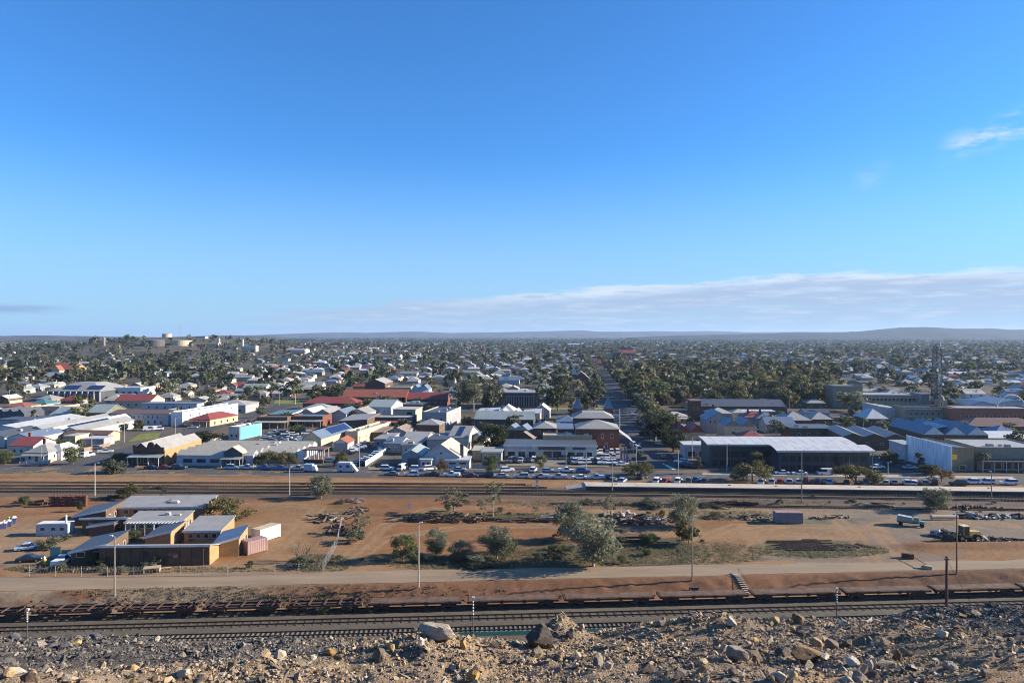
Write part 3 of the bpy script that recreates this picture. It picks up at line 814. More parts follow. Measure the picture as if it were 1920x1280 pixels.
BOULDERS = [  # px, py of centre, width px, height px, colour, wording
    (820, 1184, 84, 40, (.46, .42, .36), 'largest whitish grey boulder with a flat top on the crest'),
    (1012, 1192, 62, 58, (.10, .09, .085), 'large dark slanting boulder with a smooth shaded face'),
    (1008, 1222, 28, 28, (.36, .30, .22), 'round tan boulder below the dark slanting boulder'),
    (868, 1206, 16, 28, (.42, .29, .13), 'upright ochre rock right of the whitish flat-topped boulder'),
    (733, 1212, 16, 20, (.48, .34, .14), 'small yellow pointed rock left of the whitish boulder'),
    (789, 1203, 15, 26, (.62, .60, .58), 'small bright white rock leaning under the whitish boulder'),
    (758, 1240, 10, 10, (.55, .36, .08), 'tiny bright yellow stone in the shade below the white rock'),
    (888, 1266, 30, 24, (.46, .30, .10), 'yellow ochre rock at the bottom edge below the gravel mound'),
    (712, 1226, 32, 30, (.17, .15, .13), 'dark grey angular rock left of the sunlit gravel mound'),
    (497, 1226, 24, 22, (.46, .36, .25), 'tan leaning slab, left one of a touching pair'),
    (522, 1228, 28, 22, (.48, .43, .37), 'pale grey rock, right one of a touching pair'),
    (246, 1252, 30, 20, (.50, .37, .20), 'orange tan rounded rock on the edge of the dark gravel flat'),
    (345, 1262, 34, 20, (.47, .42, .35), 'wide whitish rock below the orange tan rock'),
    (434, 1250, 26, 20, (.22, .16, .12), 'brown rock with a tan face below the touching pair'),
    (140, 1205, 26, 11, (.48, .33, .13), 'low ochre block lying among the dark slag'),
    (176, 1192, 30, 14, (.13, .14, .19), 'blue grey slag lump at the back of the dark slag'),
    (24, 1192, 26, 14, (.13, .14, .19), 'blue grey slag lump near the left end of the slag'),
    (620, 1222, 26, 14, (.45, .30, .11), 'flat ochre rock right of the touching pair'),
    (292, 1197, 16, 12, (.55, .52, .44), 'small whitish stone upright on the dark slag crest'),
    (124, 1272, 30, 20, (.50, .46, .38), 'whitish rock at the bottom left beside a dark one'),
    (52, 1270, 36, 22, (.16, .12, .10), 'dark brown rock at the bottom left edge'),
    (12, 1262, 24, 20, (.44, .34, .22), 'tan rock in the bottom left corner'),
    (95, 1196, 26, 12, (.11, .10, .095), 'dark slag lump behind the ochre block'),
    (585, 1232, 16, 16, (.50, .46, .40), 'small pale stone between the ochre slab and touching pair'),
    (290, 1273, 26, 16, (.34, .27, .19), 'brownish rock at the bottom edge under the whitish wide rock'),
    (1372, 1166, 26, 20, (.52, .48, .44), 'white angular rock on the right hand crest'),
    (1452, 1163, 26, 20, (.46, .35, .20), 'tan rock on a shaded step of the right hand crest'),
    (1422, 1154, 20, 14, (.20, .17, .14), 'dark rounded rock on the crest behind the tan rock'),
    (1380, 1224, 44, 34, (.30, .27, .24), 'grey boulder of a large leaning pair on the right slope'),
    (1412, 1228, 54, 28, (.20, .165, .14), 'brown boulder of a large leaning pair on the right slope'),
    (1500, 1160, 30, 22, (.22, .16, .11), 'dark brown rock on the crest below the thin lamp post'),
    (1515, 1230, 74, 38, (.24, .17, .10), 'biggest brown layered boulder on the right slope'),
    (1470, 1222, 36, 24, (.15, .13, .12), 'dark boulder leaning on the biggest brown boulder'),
    (1560, 1208, 34, 24, (.21, .175, .145), 'rounded grey brown boulder above the biggest brown boulder'),
    (1590, 1206, 26, 18, (.18, .15, .13), 'small dark boulder beside the rounded grey brown one'),
    (1533, 1204, 28, 22, (.40, .32, .22), 'tan edged boulder above the biggest brown boulder'),
    (1503, 1186, 22, 16, (.14, .12, .11), 'dark wedge of rock near the middle of the right slope'),
    (1599, 1240, 30, 24, (.58, .56, .54), 'bright white rock right of the biggest brown boulder'),
    (1634, 1246, 14, 22, (.46, .43, .38), 'narrow pale rock right of the bright white rock'),
    (1686, 1228, 18, 32, (.20, .13, .085), 'upright dark brown rock casting a long shadow'),
    (1770, 1188, 26, 20, (.60, .55, .47), 'cream white rock alone on the smooth right slope'),
    (1778, 1246, 26, 18, (.44, .40, .34), 'pale rock of a close pair near the bottom right'),
    (1790, 1254, 22, 18, (.33, .30, .27), 'grey rock of a close pair near the bottom right'),
    (1612, 1268, 34, 24, (.30, .27, .25), 'grey jagged rock at the bottom under the bright white rock'),
    (1590, 1274, 30, 14, (.50, .47, .42), 'pale sliver of rock at the bottom edge'),
    (1640, 1266, 30, 24, (.14, .12, .11), 'dark jagged rock at the bottom under the narrow pale rock'),
    (1460, 1270, 36, 20, (.48, .42, .34), 'whitish rock of a ring of stones at the bottom'),
    (1490, 1266, 22, 16, (.46, .36, .22), 'ochre rock of a ring of stones at the bottom'),
    (1318, 1240, 26, 16, (.42, .37, .30), 'pale rock left of the leaning pair'),
    (1296, 1250, 14, 12, (.20, .18, .16), 'small dark rock left of the leaning pair'),
    (1376, 1258, 26, 18, (.20, .17, .15), 'dark rock below the leaning pair'),
    (1240, 1168, 26, 14, (.27, .23, .19), 'brown grey rock on the crest right of the dark mound'),
    (1290, 1160, 20, 13, (.22, .19, .16), 'low brown rock on the highest part of the crest'),
    (1180, 1196, 24, 10, (.24, .21, .18), 'flat grey slab right of the dark mound'),
    (1122, 1240, 24, 26, (.27, .25, .23), 'standing grey rock with dark hollow in the middle slope'),
    (1142, 1248, 22, 18, (.40, .37, .33), 'pale split rock beside the standing grey rock'),
    (978, 1238, 14, 14, (.50, .46, .39), 'small pale pointed rock in the shade of the tan boulder'),
    (1050, 1228, 20, 18, (.28, .21, .15), 'brown rock right of the round tan boulder'),
    (1070, 1190, 26, 18, (.14, .12, .11), 'dark hollow rock in the face of the rubble mound'),
    (1092, 1176, 12, 20, (.44, .38, .30), 'pale leaning slab on the right shoulder of the mound'),
    (1740, 1158, 24, 12, (.24, .20, .16), 'brown rock on the crest left of the big dark pole'),
    (1830, 1150, 26, 13, (.22, .19, .165), 'dark rock on the crest right of the big dark pole'),
    (1790, 1166, 24, 9, (.40, .35, .28), 'flat pale slab at the foot of the big dark pole'),
    (1850, 1262, 30, 18, (.22, .18, .15), 'dark brown rock near the bottom right corner'),
    (1680, 1163, 20, 12, (.19, .17, .16), 'dark rock on the crest between the two posts'),
]
# the cobble-strewn mound beside the large dark boulder is part of rubble_slope
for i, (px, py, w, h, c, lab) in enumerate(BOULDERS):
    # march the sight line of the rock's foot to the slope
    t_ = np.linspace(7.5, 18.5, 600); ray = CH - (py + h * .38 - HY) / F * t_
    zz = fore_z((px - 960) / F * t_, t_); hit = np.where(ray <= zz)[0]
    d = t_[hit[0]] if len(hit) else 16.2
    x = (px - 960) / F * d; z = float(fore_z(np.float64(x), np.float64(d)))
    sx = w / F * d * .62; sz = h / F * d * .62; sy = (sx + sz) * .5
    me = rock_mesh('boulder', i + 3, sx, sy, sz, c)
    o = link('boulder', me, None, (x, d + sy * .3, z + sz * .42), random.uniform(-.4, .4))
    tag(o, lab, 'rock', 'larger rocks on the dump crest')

# =================================================================== BUILDINGS
ROT = R(-3.6)
FOOT = []                                                          # footprints (x, y, halfw, halfd, rot)
def mb_gable(mb, x0, x1, y0, y1, z, rh, axis, ov=.35, mi=0, me=1):
    if axis == 'y':                                                # ridge runs away, gable faces the camera
        xm = (x0 + x1) / 2
        mb.prism([(x0, z), (x1, z), (xm, z + rh)], y0 + .06, y1 - .06, me, me)
        for sg in (-1, 1):
            e = xm + sg * ((x1 - x0) / 2 + ov); k = rh / ((x1 - x0) / 2) * ov
            mb.prism([(xm, z + rh + .02), (e, z - k + .02), (e, z - k + .16), (xm, z + rh + .18)] if sg > 0 else [(xm, z + rh + .02), (xm, z + rh + .18), (e, z - k + .16), (e, z - k + .02)], y0 - ov, y1 + ov, mi)
    else:
        ym = (y0 + y1) / 2
        a, b = x0 - ov, x1 + ov; k = rh / ((y1 - y0) / 2) * ov
        mb.add([(x0 + .06, y0, z), (x0 + .06, y1, z), (x0 + .06, ym, z + rh), (x1 - .06, y0, z), (x1 - .06, y1, z), (x1 - .06, ym, z + rh)],
               [(0, 1, 2), (3, 5, 4), (0, 3, 4, 1)], me)
        for sg in (-1, 1):
            e = ym + sg * ((y1 - y0) / 2 + ov)
            mb.hexa([(a, e, z - k + .02), (b, e, z - k + .02), (b, ym, z + rh + .02), (a, ym, z + rh + .02)], [(a, e, z - k + .16), (b, e, z - k + .16), (b, ym, z + rh + .18), (a, ym, z + rh + .18)], mi)
def mb_hip(mb, x0, x1, y0, y1, z, rh, ov=.4, mi=0, trunc=0.0):
    x0 -= ov; x1 += ov; y0 -= ov; y1 += ov
    w, d = x1 - x0, y1 - y0; k = min(w, d) / 2 * (1 - trunc)
    mb.hexa([(x0, y0, z - .12), (x1, y0, z - .12), (x1, y1, z - .12), (x0, y1, z - .12)], [(x0, y0, z), (x1, y0, z), (x1, y1, z), (x0, y1, z)], mi)
    z = z + .004
    if trunc > 0 or abs(w - d) < .01:
        mb.hexa([(x0, y0, z), (x1, y0, z), (x1, y1, z), (x0, y1, z)], [(x0 + k, y0 + k, z + rh), (x1 - k - .001, y0 + k, z + rh), (x1 - k - .001, y1 - k - .001, z + rh), (x0 + k, y1 - k - .001, z + rh)], mi)
    elif w >= d:
        ym = (y0 + y1) / 2
        mb.add([(x0, y0, z), (x1, y0, z), (x1, y1, z), (x0, y1, z), (x0 + k, ym, z + rh), (x1 - k, ym, z + rh)], [(0, 1, 5, 4), (1, 2, 5), (2, 3, 4, 5), (3, 0, 4)], mi)
    else:
        xm = (x0 + x1) / 2
        mb.add([(x0, y0, z), (x1, y0, z), (x1, y1, z), (x0, y1, z), (xm, y0 + k, z + rh), (xm, y1 - k, z + rh)], [(0, 1, 4), (1, 2, 5, 4), (2, 3, 5), (3, 0, 4, 5)], mi)
WC = {}
def win_mesh(w, h, fm, gm):
    k = (round(w, 2), round(h, 2), fm.name, gm.name)
    if k not in WC:
        mb = MB(); f = min(.1, w * .12)
        mb.box(-w / 2, w / 2, -.05, .05, 0, f); mb.box(-w / 2, w / 2, -.05, .05, h - f, h)
        mb.box(-w / 2, -w / 2 + f, -.045, .05, f, h - f); mb.box(w / 2 - f, w / 2, -.045, .05, f, h - f)
        mb.box(-w / 2 + f, w / 2 - f, -.02, .05, f, h - f, 1)
        WC[k] = mb.mesh('window', [fm, gm])
    return WC[k]
def wins(root, face, n, w, h, z, W_, D, a=0.06, b=.94, fm=None, gm=None, name='window', off=0.0):
    me = win_mesh(w, h, fm or M_frame, gm or M_glass)
    for k in range(n):
        t = a + (b - a) * (k + .5) / n
        if face == 'f': link(name, me, root, (-W_ / 2 + W_ * t, -off, z))
        elif face == 'r': link(name, me, root, (W_ / 2 + off, D * t, z), PI / 2)
        elif face == 'l': link(name, me, root, (-W_ / 2 - off, D * t, z), -PI / 2)
def B(name, label, xl, xr, yb, h, D, roof='hip', rh=2.0, wm=None, rm=None, cat='building', lm=None, win=(), door=None, ver=None, verm=None, verr=None, chim=0, solar=None, par=.8,
      gm=None, rot=None, tilt=(0, 0, 0, 0), ov=.35, ngab=2, vents=0, group=None, z=None, fascia=None, trunc=0.0, sheets=None, foot=True):
    wm = wm or M_offw; rm = rm or R_zinc; gm = gm or wm
    xc = (xl + xr) / 2; x, y = at(xc, yb)
    rot = ROT if rot is None else rot
    w = (xr - xl) * y / F / max(.7, math.cos(rot) + math.sin(rot) * (xc - 960) / F * 1.0)
    z0 = tz(x, y)
    root = empty(name, (x, y, z0), rot); tag(root, label, cat, group)
    if foot: FOOT.append((x - math.sin(rot) * D / 2, y + math.cos(rot) * D / 2, w / 2, D / 2, rot))
    if lm: LM.append((xc, yb, lm))
    a, b = -w / 2, w / 2
    hs = [h + t for t in tilt]
    mb = MB()
    if roof == 'sk':
        mb.hexa([(a, 0, -.6), (b, 0, -.6), (b, D, -.6), (a, D, -.6)], [(a, 0, hs[0]), (b, 0, hs[1]), (b, D, hs[3]), (a, D, hs[2])])
    elif roof == 'par':
        mb.box(a, b, 0, D, -.6, h)
        t = .25
        mb.box(a, b, 0, t, h + .004, h + par); mb.box(a, b, D - t, D, h + .004, h + par * .8)
        mb.box(a, a + t, t, D - t, h + .004, h + par * .9); mb.box(b - t, b, t, D - t, h + .004, h + par * .9)
    else: mb.box(a, b, 0, D, -.6, h)
    mb.build('wall', wm, root)
    mb = MB()
    if roof == 'hip': mb_hip(mb, a, b, 0, D, h + .12, rh, ov, trunc=trunc)
    elif roof == 'gx': mb_gable(mb, a, b, 0, D, h, rh, 'x', ov)
    elif roof == 'gy': mb_gable(mb, a, b, 0, D, h, rh, 'y', ov)
    elif roof == 'multi':
        for k in range(ngab): mb_gable(mb, a + w * k / ngab + .02, a + w * (k + 1) / ngab - .02, 0, D, h, rh, 'y', .02 if 0 < k < ngab - 1 else .04)
    elif roof == 'multix':
        for k in range(ngab): mb_gable(mb, a, b, D * k / ngab + .02, D * (k + 1) / ngab - .02, h, rh, 'x', .05)
    elif roof == 'flat': mb.box(a - ov, b + ov, -ov, D + ov, h, h + .28)
    elif roof == 'par': mb.box(a + .27, b - .27, .27, D - .27, h + .02, h + .2)
    elif roof == 'sk':
        o = ov; c = [(a - o, -o, hs[0] + .03), (b + o, -o, hs[1] + .03), (b + o, D + o, hs[3] + .03), (a - o, D + o, hs[2] + .03)]
        mb.hexa(c, [(p[0], p[1], p[2] + .16) for p in c])
    mb.build('roof', [rm, gm], root)
    if fascia:
        mb = MB(); o = ov + .06
        if roof == 'sk':
            mb.hexa([(a - o, -o - .05, hs[0] - .2), (b + o, -o - .05, hs[1] - .2), (b + o, -o, hs[1] - .2), (a - o, -o, hs[0] - .2)], [(a - o, -o - .05, hs[0] + .24), (b + o, -o - .05, hs[1] + .24), (b + o, -o, hs[1] + .24), (a - o, -o, hs[0] + .24)])
        else: mb.box(a - o, b + o, -o - .05, -o, h - .15, h + .35)
        mb.build('fascia', fascia, root)
    for wdef in win: wins(root, *wdef[:5], w, D, *(wdef[5:] if len(wdef) > 5 else ()))
    if door:
        t, dw, dh = door; mb = MB(); mb.box(-dw / 2, dw / 2, -.04, .06, 0, dh); mb.build('door', M_door, root, (-w / 2 + w * t, 0, .02))
    if ver:
        vd, zh, zl = ver; mb = MB(); vm = verm or rm
        mb.hexa([(a - .2, -vd, zl), (b + .2, -vd, zl), (b + .2, -.03, zh), (a - .2, -.03, zh)], [(a - .2, -vd, zl + .1), (b + .2, -vd, zl + .1), (b + .2, -.03, zh + .1), (a - .2, -.03, zh + .1)])
        mb.build('veranda_roof', vm, root)
        n = max(2, int(w / 3.2) + 1); me = MB(); me.box(-.07, .07, -.07, .07, 0, zl - .01); pm = me.mesh('veranda_post', M_post)
        for k in range(n): link('veranda_post', pm, root, (a + .1 + (w - .2) * k / (n - 1), -vd + .15, 0))
    if verr:
        vd, zh, zl = verr; mb = MB(); vm = verm or rm
        mb.hexa([(b + .03, 0, zh), (b + vd, 0, zl), (b + vd, D, zl), (b + .03, D, zh)], [(b + .03, 0, zh + .1), (b + vd, 0, zl + .1), (b + vd, D, zl + .1), (b + .03, D, zh + .1)])
        mb.build('veranda_roof', vm, root)
        n = max(2, int(D / 3.5) + 1); me = MB(); me.box(-.08, .08, -.08, .08, 0, zl - .01); pm = me.mesh('veranda_post', M_post)
        for k in range(n): link('veranda_post', pm, root, (b + vd - .15, .1 + (D - .2) * k / (n - 1), 0))
    if chim:
        for k in range(chim):
            mb = MB(); mb.box(-.4, .4, -.3, .3, 0, rh * .7 + 1.3); mb.box(-.48, .48, -.38, .38, rh * .7 + 1.3, rh * .7 + 1.55)
            mb.build('chimney', M_brick, root, (a + w * (.3 + .45 * k), D * .55, h + rh * .3))
    if solar:
        for (t0, t1, u0, u1, side) in solar:
            nx = max(1, int((t1 - t0) * w / 1.7)); ny = max(1, int((u1 - u0) * (D if side in 'LRF' else D / 2) / 1.3))
            mb = MB()
            if side == 'X':                                        # front slope of an x ridge
                def q(t, u): return (a + w * t, D / 2 * u, h + rh * u + .27)
            elif side == 'F':
                def q(t, u): return (a + w * t, D * u, h + .34 + (tilt[0] * (1 - t) + tilt[1] * t) * (1 - u) + (tilt[2] * (1 - t) + tilt[3] * t) * u)
            elif side == 'L':
                def q(t, u): return (a + w / 2 * t, D * u, h + rh * t + .27)
            else:
                def q(t, u): return (b - w / 2 * t, D * u, h + rh * t + .27)
            for i in range(nx):
                for j in range(ny):
                    ta, tb = t0 + (t1 - t0) * (i + .04) / nx, t0 + (t1 - t0) * (i + .96) / nx
                    ua, ub = u0 + (u1 - u0) * (j + .04) / ny, u0 + (u1 - u0) * (j + .96) / ny
                    c = [q(ta, ua), q(tb, ua), q(tb, ub), q(ta, ub)]
                    mb.hexa(c, [(p[0], p[1], p[2] + .05) for p in c])
            mb.build('solar_array', M_solar, root)
    if vents:
        rr = random.Random(int(xl * 7 + yb))
        for k in range(vents):
            mb = MB(); s_ = rr.uniform(.5, 1.1); hh = rr.uniform(.5, 1.0)
            mb.box(-s_, s_, -s_ * .7, s_ * .7, 0, hh); mb.box(-s_ * .8, s_ * .8, -s_ * .5, s_ * .5, hh, hh + .15)
            mb.build('roof_unit', rr.choice([M_steel, M_offw, M_grey]), root, (rr.uniform(a + 1.3, b - 1.3), rr.uniform(1.2, max(1.3, D - 1.2)), h + (.2 if roof in ('flat', 'par') else rh * .35 if roof != 'sk' else .25)))
    return root, w, D

# ---- low brick complex beside the dirt road, block by block
CR = R(2.2)
def C(label, xl, xr, yb, h, D, tilt, wm=M_orange, rm=R_grey, lm=None, fascia=M_offw, win=(), rot=CR, door=None, ov=.3, vents=0):
    return B('brick_block', label, xl, xr, yb, h, D, 'sk', 0, wm, rm, 'building', lm, win, door, tilt=tilt, fascia=fascia, rot=rot, ov=ov, group='brick blocks of the low complex', vents=vents)
r_, w_, d_ = C('long front brick block with white fascia facing the dirt road', 190, 388, 1060, 3.3, 4.8, (.55, .55, -.9, -.9), M_brown, R_grey, 'the long front brick block', M_white, (), CR, None, .45)  # brown walls carry the shade under the front eave
mb = MB()
for k in range(9):
    t = -w_ / 2 + w_ * (k + .5) / 9; MB.box(mb, t - .14, t + .14, -.16, .02, 0, 3.5)
mb.build('pier', M_brown, r_)
for t in (.13, .42, .68, .9):
    mb = MB(); mb.box(-1.3, 1.3, -.03, .02, 1.5, 2.9); mb.build('window', M_glass, r_, (-w_ / 2 + w_ * t, 0, 0))
mb = MB(); mb.hexa([(w_ / 2 + .01, .02, 0), (w_ / 2 + .14, .02, 0), (w_ / 2 + .14, 4.8, 0), (w_ / 2 + .01, 4.8, 0)], [(w_ / 2 + .01, .02, 3.8), (w_ / 2 + .14, .02, 3.8), (w_ / 2 + .14, 4.8, 2.35), (w_ / 2 + .01, 4.8, 2.35)]); mb.build('end_wall', M_orange, r_)  # lighter overlay: sunlight on this end is put into the colour
C('brick block with blue grey roof and sunlit openings, right of the front block', 403, 445, 1043, 2.7, 8.5, (-.3, 1.1, -.1, 1.2), M_orange, R_blue, None, M_white, (('r', 3, 1.5, 2.2, .3),), R(9))  # blue grey of the left-falling roof is shade put into its colour
C('right hand brick block with a wide pale grey roof', 347, 412, 1019, 2.7, 8.5, (0, 0, .9, .9), M_orange, R_zinc, None, M_white, (('f', 4, 1.1, 1.0, 1.2),))
C('central brick block under a pale grey roof behind white pergola frames', 238, 338, 1001, 2.6, 6.5, (0, 0, .8, .8), M_orange, R_zinc, 'the central brick block', M_white, (('f', 6, 1.2, .9, 1.3), ('r', 2, 1.0, 1.4, .8)), vents=2)
C('rear brick block with the longest pale grey roof', 220, 380, 972, 2.7, 8.0, (0, 0, .9, .9), M_orange, R_zinc, 'the rear brick block', M_white, (('f', 8, 1.3, 1.1, 1.2),), vents=2)
C('rear left brick block with dark roof falling left', 141, 196, 985, 2.6, 9, (-.5, 1.0, -.3, 1.1), M_brown, R_dark, None, M_white, (('r', 3, .9, 1.2, 1.0),), R(4))  # dark colour of the left-falling roofs here and below is painted shade
C('narrow brick block with thin white fascia left of the centre', 156, 236, 999, 2.9, 4.5, (.4, .4, -.8, -.8), M_brown, R_grey, None, M_white, (('f', 3, 1.2, 1.0, 1.3),), CR, None, .4)
C('front left brick block with the largest dark sloping roof', 136, 196, 1056, 2.7, 9.5, (-.5, .9, -.3, 1.0), M_brown, R_dark, None, M_white, (('r', 3, .9, 1.3, .9), ('f', 2, 1.6, 1.1, 1.2)), R(5))
C('small brick block with curled dark roof inside the courtyard', 274, 318, 1027, 2.5, 7.5, (-.3, .9, -.2, 1.0), M_orange, R_dark, None, M_white, (('r', 2, .9, 1.3, .9),), R(5))
C('tiny brick block with a dark roof left of the pergola', 168, 212, 1004, 2.3, 4.5, (-.3, .5, -.1, .6), M_brown, R_dark, None, M_white, (), R(4))
C('small brick block with lit side wall in front of the rear block', 274, 312, 966, 2.5, 6, (-.4, .8, -.2, .9), M_orange, R_dark, None, M_white, (), R(5))
def pergola(px, py, w, lab):
    x, y = at(px, py); o = empty('pergola', (x, y, 0), CR); tag(o, lab, 'pergola', 'white pergola frames in the courtyard')
    pm = MB(); pm.box(-.07, .07, -.07, .07, 0, 2.6); pme = pm.mesh('post', M_white); n = 4
    for k in range(n):
        for yy in (0, 2.4): link('post', pme, o, (-w / 2 + w * k / (n - 1), yy, 0))
    for yy in (0, 2.4):
        mb = MB(); mb.box(-w / 2 - .2, w / 2 + .2, yy - .06, yy + .06, 2.604, 2.76); mb.build('beam', M_white, o)
    for k in range(9):
        mb = MB(); mb.box(-.05, .05, -.2, 2.6, 2.764, 2.86); mb.build('rafter', M_white, o, (-w / 2 + w * (k + .5) / 9, 0, 0))
pergola(262, 1004, 6.2, 'left white pergola frame before the central brick block')
pergola(316, 1004, 6.5, 'right white pergola frame before the central brick block')

# ---- portable buildings and containers
def container(px, py, L, wd, h, m, lab, rz, name='shipping_container', roofm=None, ribs=True):
    x, y = at(px, py); o = empty(name, (x, y, yz(x, y)), rz); tag(o, lab, 'container')
    mb = MB(); mb.box(-L / 2, L / 2, -wd / 2, wd / 2, .12, h)
    mb.build('shell', m, o)
    mb = MB(); mb.box(-L / 2 - .03, L / 2 + .03, -wd / 2 - .03, wd / 2 + .03, h + .003, h + .09); mb.build('roof', roofm or m, o)
    mb = MB()
    for sx in (-1, 1):
        for sy in (-1, 1): mb.box(sx * L / 2 - .08, sx * L / 2 + .08, sy * wd / 2 - .08, sy * wd / 2 + .08, 0, h - .004)
    mb.build('corner_post', m, o)
    if ribs:
        mb = MB(); n = int(L / .45)
        for k in range(n):
            xx = -L / 2 + .2 + (L - .4) * k / max(1, n - 1)
            mb.box(xx - .08, xx + .08, -wd / 2 - .035, -wd / 2 + .01, .2, h - .15); mb.box(xx - .08, xx + .08, wd / 2 - .01, wd / 2 + .035, .2, h - .15)
        mb.build('rib', m, o)
    mb = MB(); mb.box(L / 2 - .01, L / 2 + .05, -wd * .46, -.02, .2, h - .15); mb.box(L / 2 - .01, L / 2 + .05, .02, wd * .46, .2, h - .15); mb.build('door', m, o)
    LM.append((px, py, 'the ' + ' '.join(lab.split()[:3]))); return o
container(499, 1010, 5.6, 2.5, 2.7, M_white, 'white shipping container standing on the bare red dirt', R(62), roofm=M_cream)
container(477, 1034, 4.2, 2.4, 2.6, mat('faded_pink_paint', (.31, .20, .18), .7), 'faded pink container beside the brick complex', R(50))
container(1477, 979, 6.0, 2.4, 2.5, mat('slate_blue_paint', (.16, .18, .22), .6), 'slate grey container on the flat among scrub', R(-3), roofm=mat('faded_pink_paint', (.31, .20, .18)))
o = container(104, 1001, 6.6, 2.6, 2.6, M_bluew, 'white portable office with blue windows left of the brick complex', R(3), 'portable_office', M_white, False)
o['category'] = 'portable office'
for t in (-2.0, 0.3, 2.1):
    link('window', win_mesh(1.1, .9, M_frame, M_solar), o, (t, -1.33, 1.1))
x, y = at(124, 1003); o = empty('vent_pipe', (x, y, 0)); tag(o, 'tall white vent pipe at the corner of the portable office', 'pipe')
mb = MB(); mb.tube((0, 0, 0), (0, 0, 4.2), .2, .2, 10); mb.build('pipe', M_white, o); mb = MB(); mb.tube((0, 0, 4.2), (0, 0, 4.5), .28, .1, 10); mb.build('cap', M_white, o)

# ---- front row along the kerb-side street, left to right
E = {}
B('cottage', 'white veranda cottage with hipped pale roof at the left corner', 45, 92, 866, 3.2, 11, 'hip', 2.6, M_white, R_zinc, 'house', 'the white veranda cottage', (('f', 3, 1.0, 1.4, .9), ('r', 2, 1.0, 1.4, .9)), (.5, 1.0, 2.1), (2.2, 2.9, 2.4), chim=1)
B('house_wing', 'white weatherboard wing with pale hip roof joined right of the cottage', 92, 116, 862, 3.1, 9, 'hip', 2.2, M_white, R_white, 'house', None, (('f', 1, 1.4, 1.3, .9), ('r', 2, 1.2, 1.3, .9)))
B('house', 'red roofed white house behind the corner cottage', 16, 64, 853, 3.4, 12, 'gx', 2.4, M_offw, R_red, 'house', 'the red roofed corner house', (('f', 3, 1.1, 1.3, .9),), chim=1)
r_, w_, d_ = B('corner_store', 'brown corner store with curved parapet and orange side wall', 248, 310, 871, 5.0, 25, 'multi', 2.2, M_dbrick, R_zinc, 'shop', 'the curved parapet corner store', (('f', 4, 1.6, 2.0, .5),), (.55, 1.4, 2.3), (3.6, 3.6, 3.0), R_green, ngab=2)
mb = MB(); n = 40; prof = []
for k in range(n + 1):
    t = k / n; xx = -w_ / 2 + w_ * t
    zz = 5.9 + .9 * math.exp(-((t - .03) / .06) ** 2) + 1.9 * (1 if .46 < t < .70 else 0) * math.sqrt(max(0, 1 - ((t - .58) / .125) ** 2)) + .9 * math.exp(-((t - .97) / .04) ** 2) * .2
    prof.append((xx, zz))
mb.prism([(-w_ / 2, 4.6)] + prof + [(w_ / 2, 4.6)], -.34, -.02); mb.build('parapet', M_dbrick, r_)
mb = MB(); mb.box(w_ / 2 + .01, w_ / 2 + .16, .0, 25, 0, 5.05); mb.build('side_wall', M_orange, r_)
B('shop', 'long pale blue shop with dark central gable facing the street', 327, 478, 873, 3.4, 26, 'multix', 1.5, M_bluew, R_cream, 'shop', 'the long pale blue shop', (('f', 5, 3.4, 1.5, .9),), (.62, 1.6, 2.2), ngab=5, vents=4)
r_, w_, d_ = B('gable_porch', 'dark gabled porch projecting from the long pale blue shop', 418, 455, 875, 4.6, 4, 'gy', 2.0, M_dgrey, R_cream, 'porch', None, (('f', 2, 1.8, 1.8, .5),), None, (2.0, 3.3, 2.8), R_grey, foot=False)
B('shop', 'pale blue annexe with cream sawtooth roofs behind street trees', 482, 556, 868, 3.4, 22, 'multix', 1.2, M_bluew, R_cream, 'shop', None, (('f', 3, 2.0, 1.3, 1.0),), ngab=4, vents=3)
B('gallery', 'cream walled hall with blue and zinc roof stepping down to a carport', 566, 604, 846, 5.0, 28, 'gy', 2.4, M_cream, R_blue, 'hall', 'the cream walled hall', (('f', 2, 1.2, 1.6, 1.5),), solar=[(.1, .9, .35, .95, 'R')], rot=R(-12))
r_, w_, d_ = B('carport', 'white columned carport porch with a black base wall', 570, 606, 868, 1.0, 7, 'flat', 0, M_dgrey, R_brown, 'carport', None)
pm = MB(); pm.box(-.13, .13, -.13, .13, 1.29, 4.4); pme = pm.mesh('column', M_white)
for k in range(5): link('column', pme, r_, (-w_ / 2 + .2 + (w_ - .4) * k / 4, .2, 0)); link('column', pme, r_, (-w_ / 2 + .2 + (w_ - .4) * k / 4, 6.6, 0))
mb = MB(); mb.box(-w_ / 2 - .4, w_ / 2 + .4, -.3, 7.3, 4.404, 4.7); mb.build('canopy', R_brown, r_)
mb = MB(); mb.box(-w_ / 2 - 2.4, -w_ / 2 - .2, -.2, 3, 0, 4.0); mb.build('end_wall', M_white, r_)
B('shed', 'grey shed with a red striped roof beside the car park', 624, 652, 846, 3.2, 9, 'gy', 1.5, M_grey, R_ored, 'shed', 'the red striped shed', gm=M_white, solar=None)
B('garage', 'blue grey gabled garage with roller door left of the cream shed', 753, 790, 873, 3.6, 14, 'gy', 1.6, mat('slate_weatherboard', (.24, .28, .32), .8), R_green, 'garage', 'the blue grey garage', (), (.55, 3.4, 2.6))
E['shed'] = B('shed', 'large cream roofed shed with blue grey gable wall to the street', 792, 862, 876, 3.6, 16, 'gy', 4.0, M_bluew, R_cream, 'shed', 'the large cream shed', (('f', 3, 1.3, 1.2, 1.2), ('f', 1, 1.0, .8, 4.4)), (.75, 2.6, 2.4), rot=R(-7))
B('office', 'low blue office with white edged roof in front of the cream shed', 836, 880, 878, 2.7, 5, 'sk', 0, M_bluew, R_white, 'office', None, (('f', 2, 2.4, .8, 1.3),), tilt=(0, 0, .4, .4), fascia=M_white, foot=False)
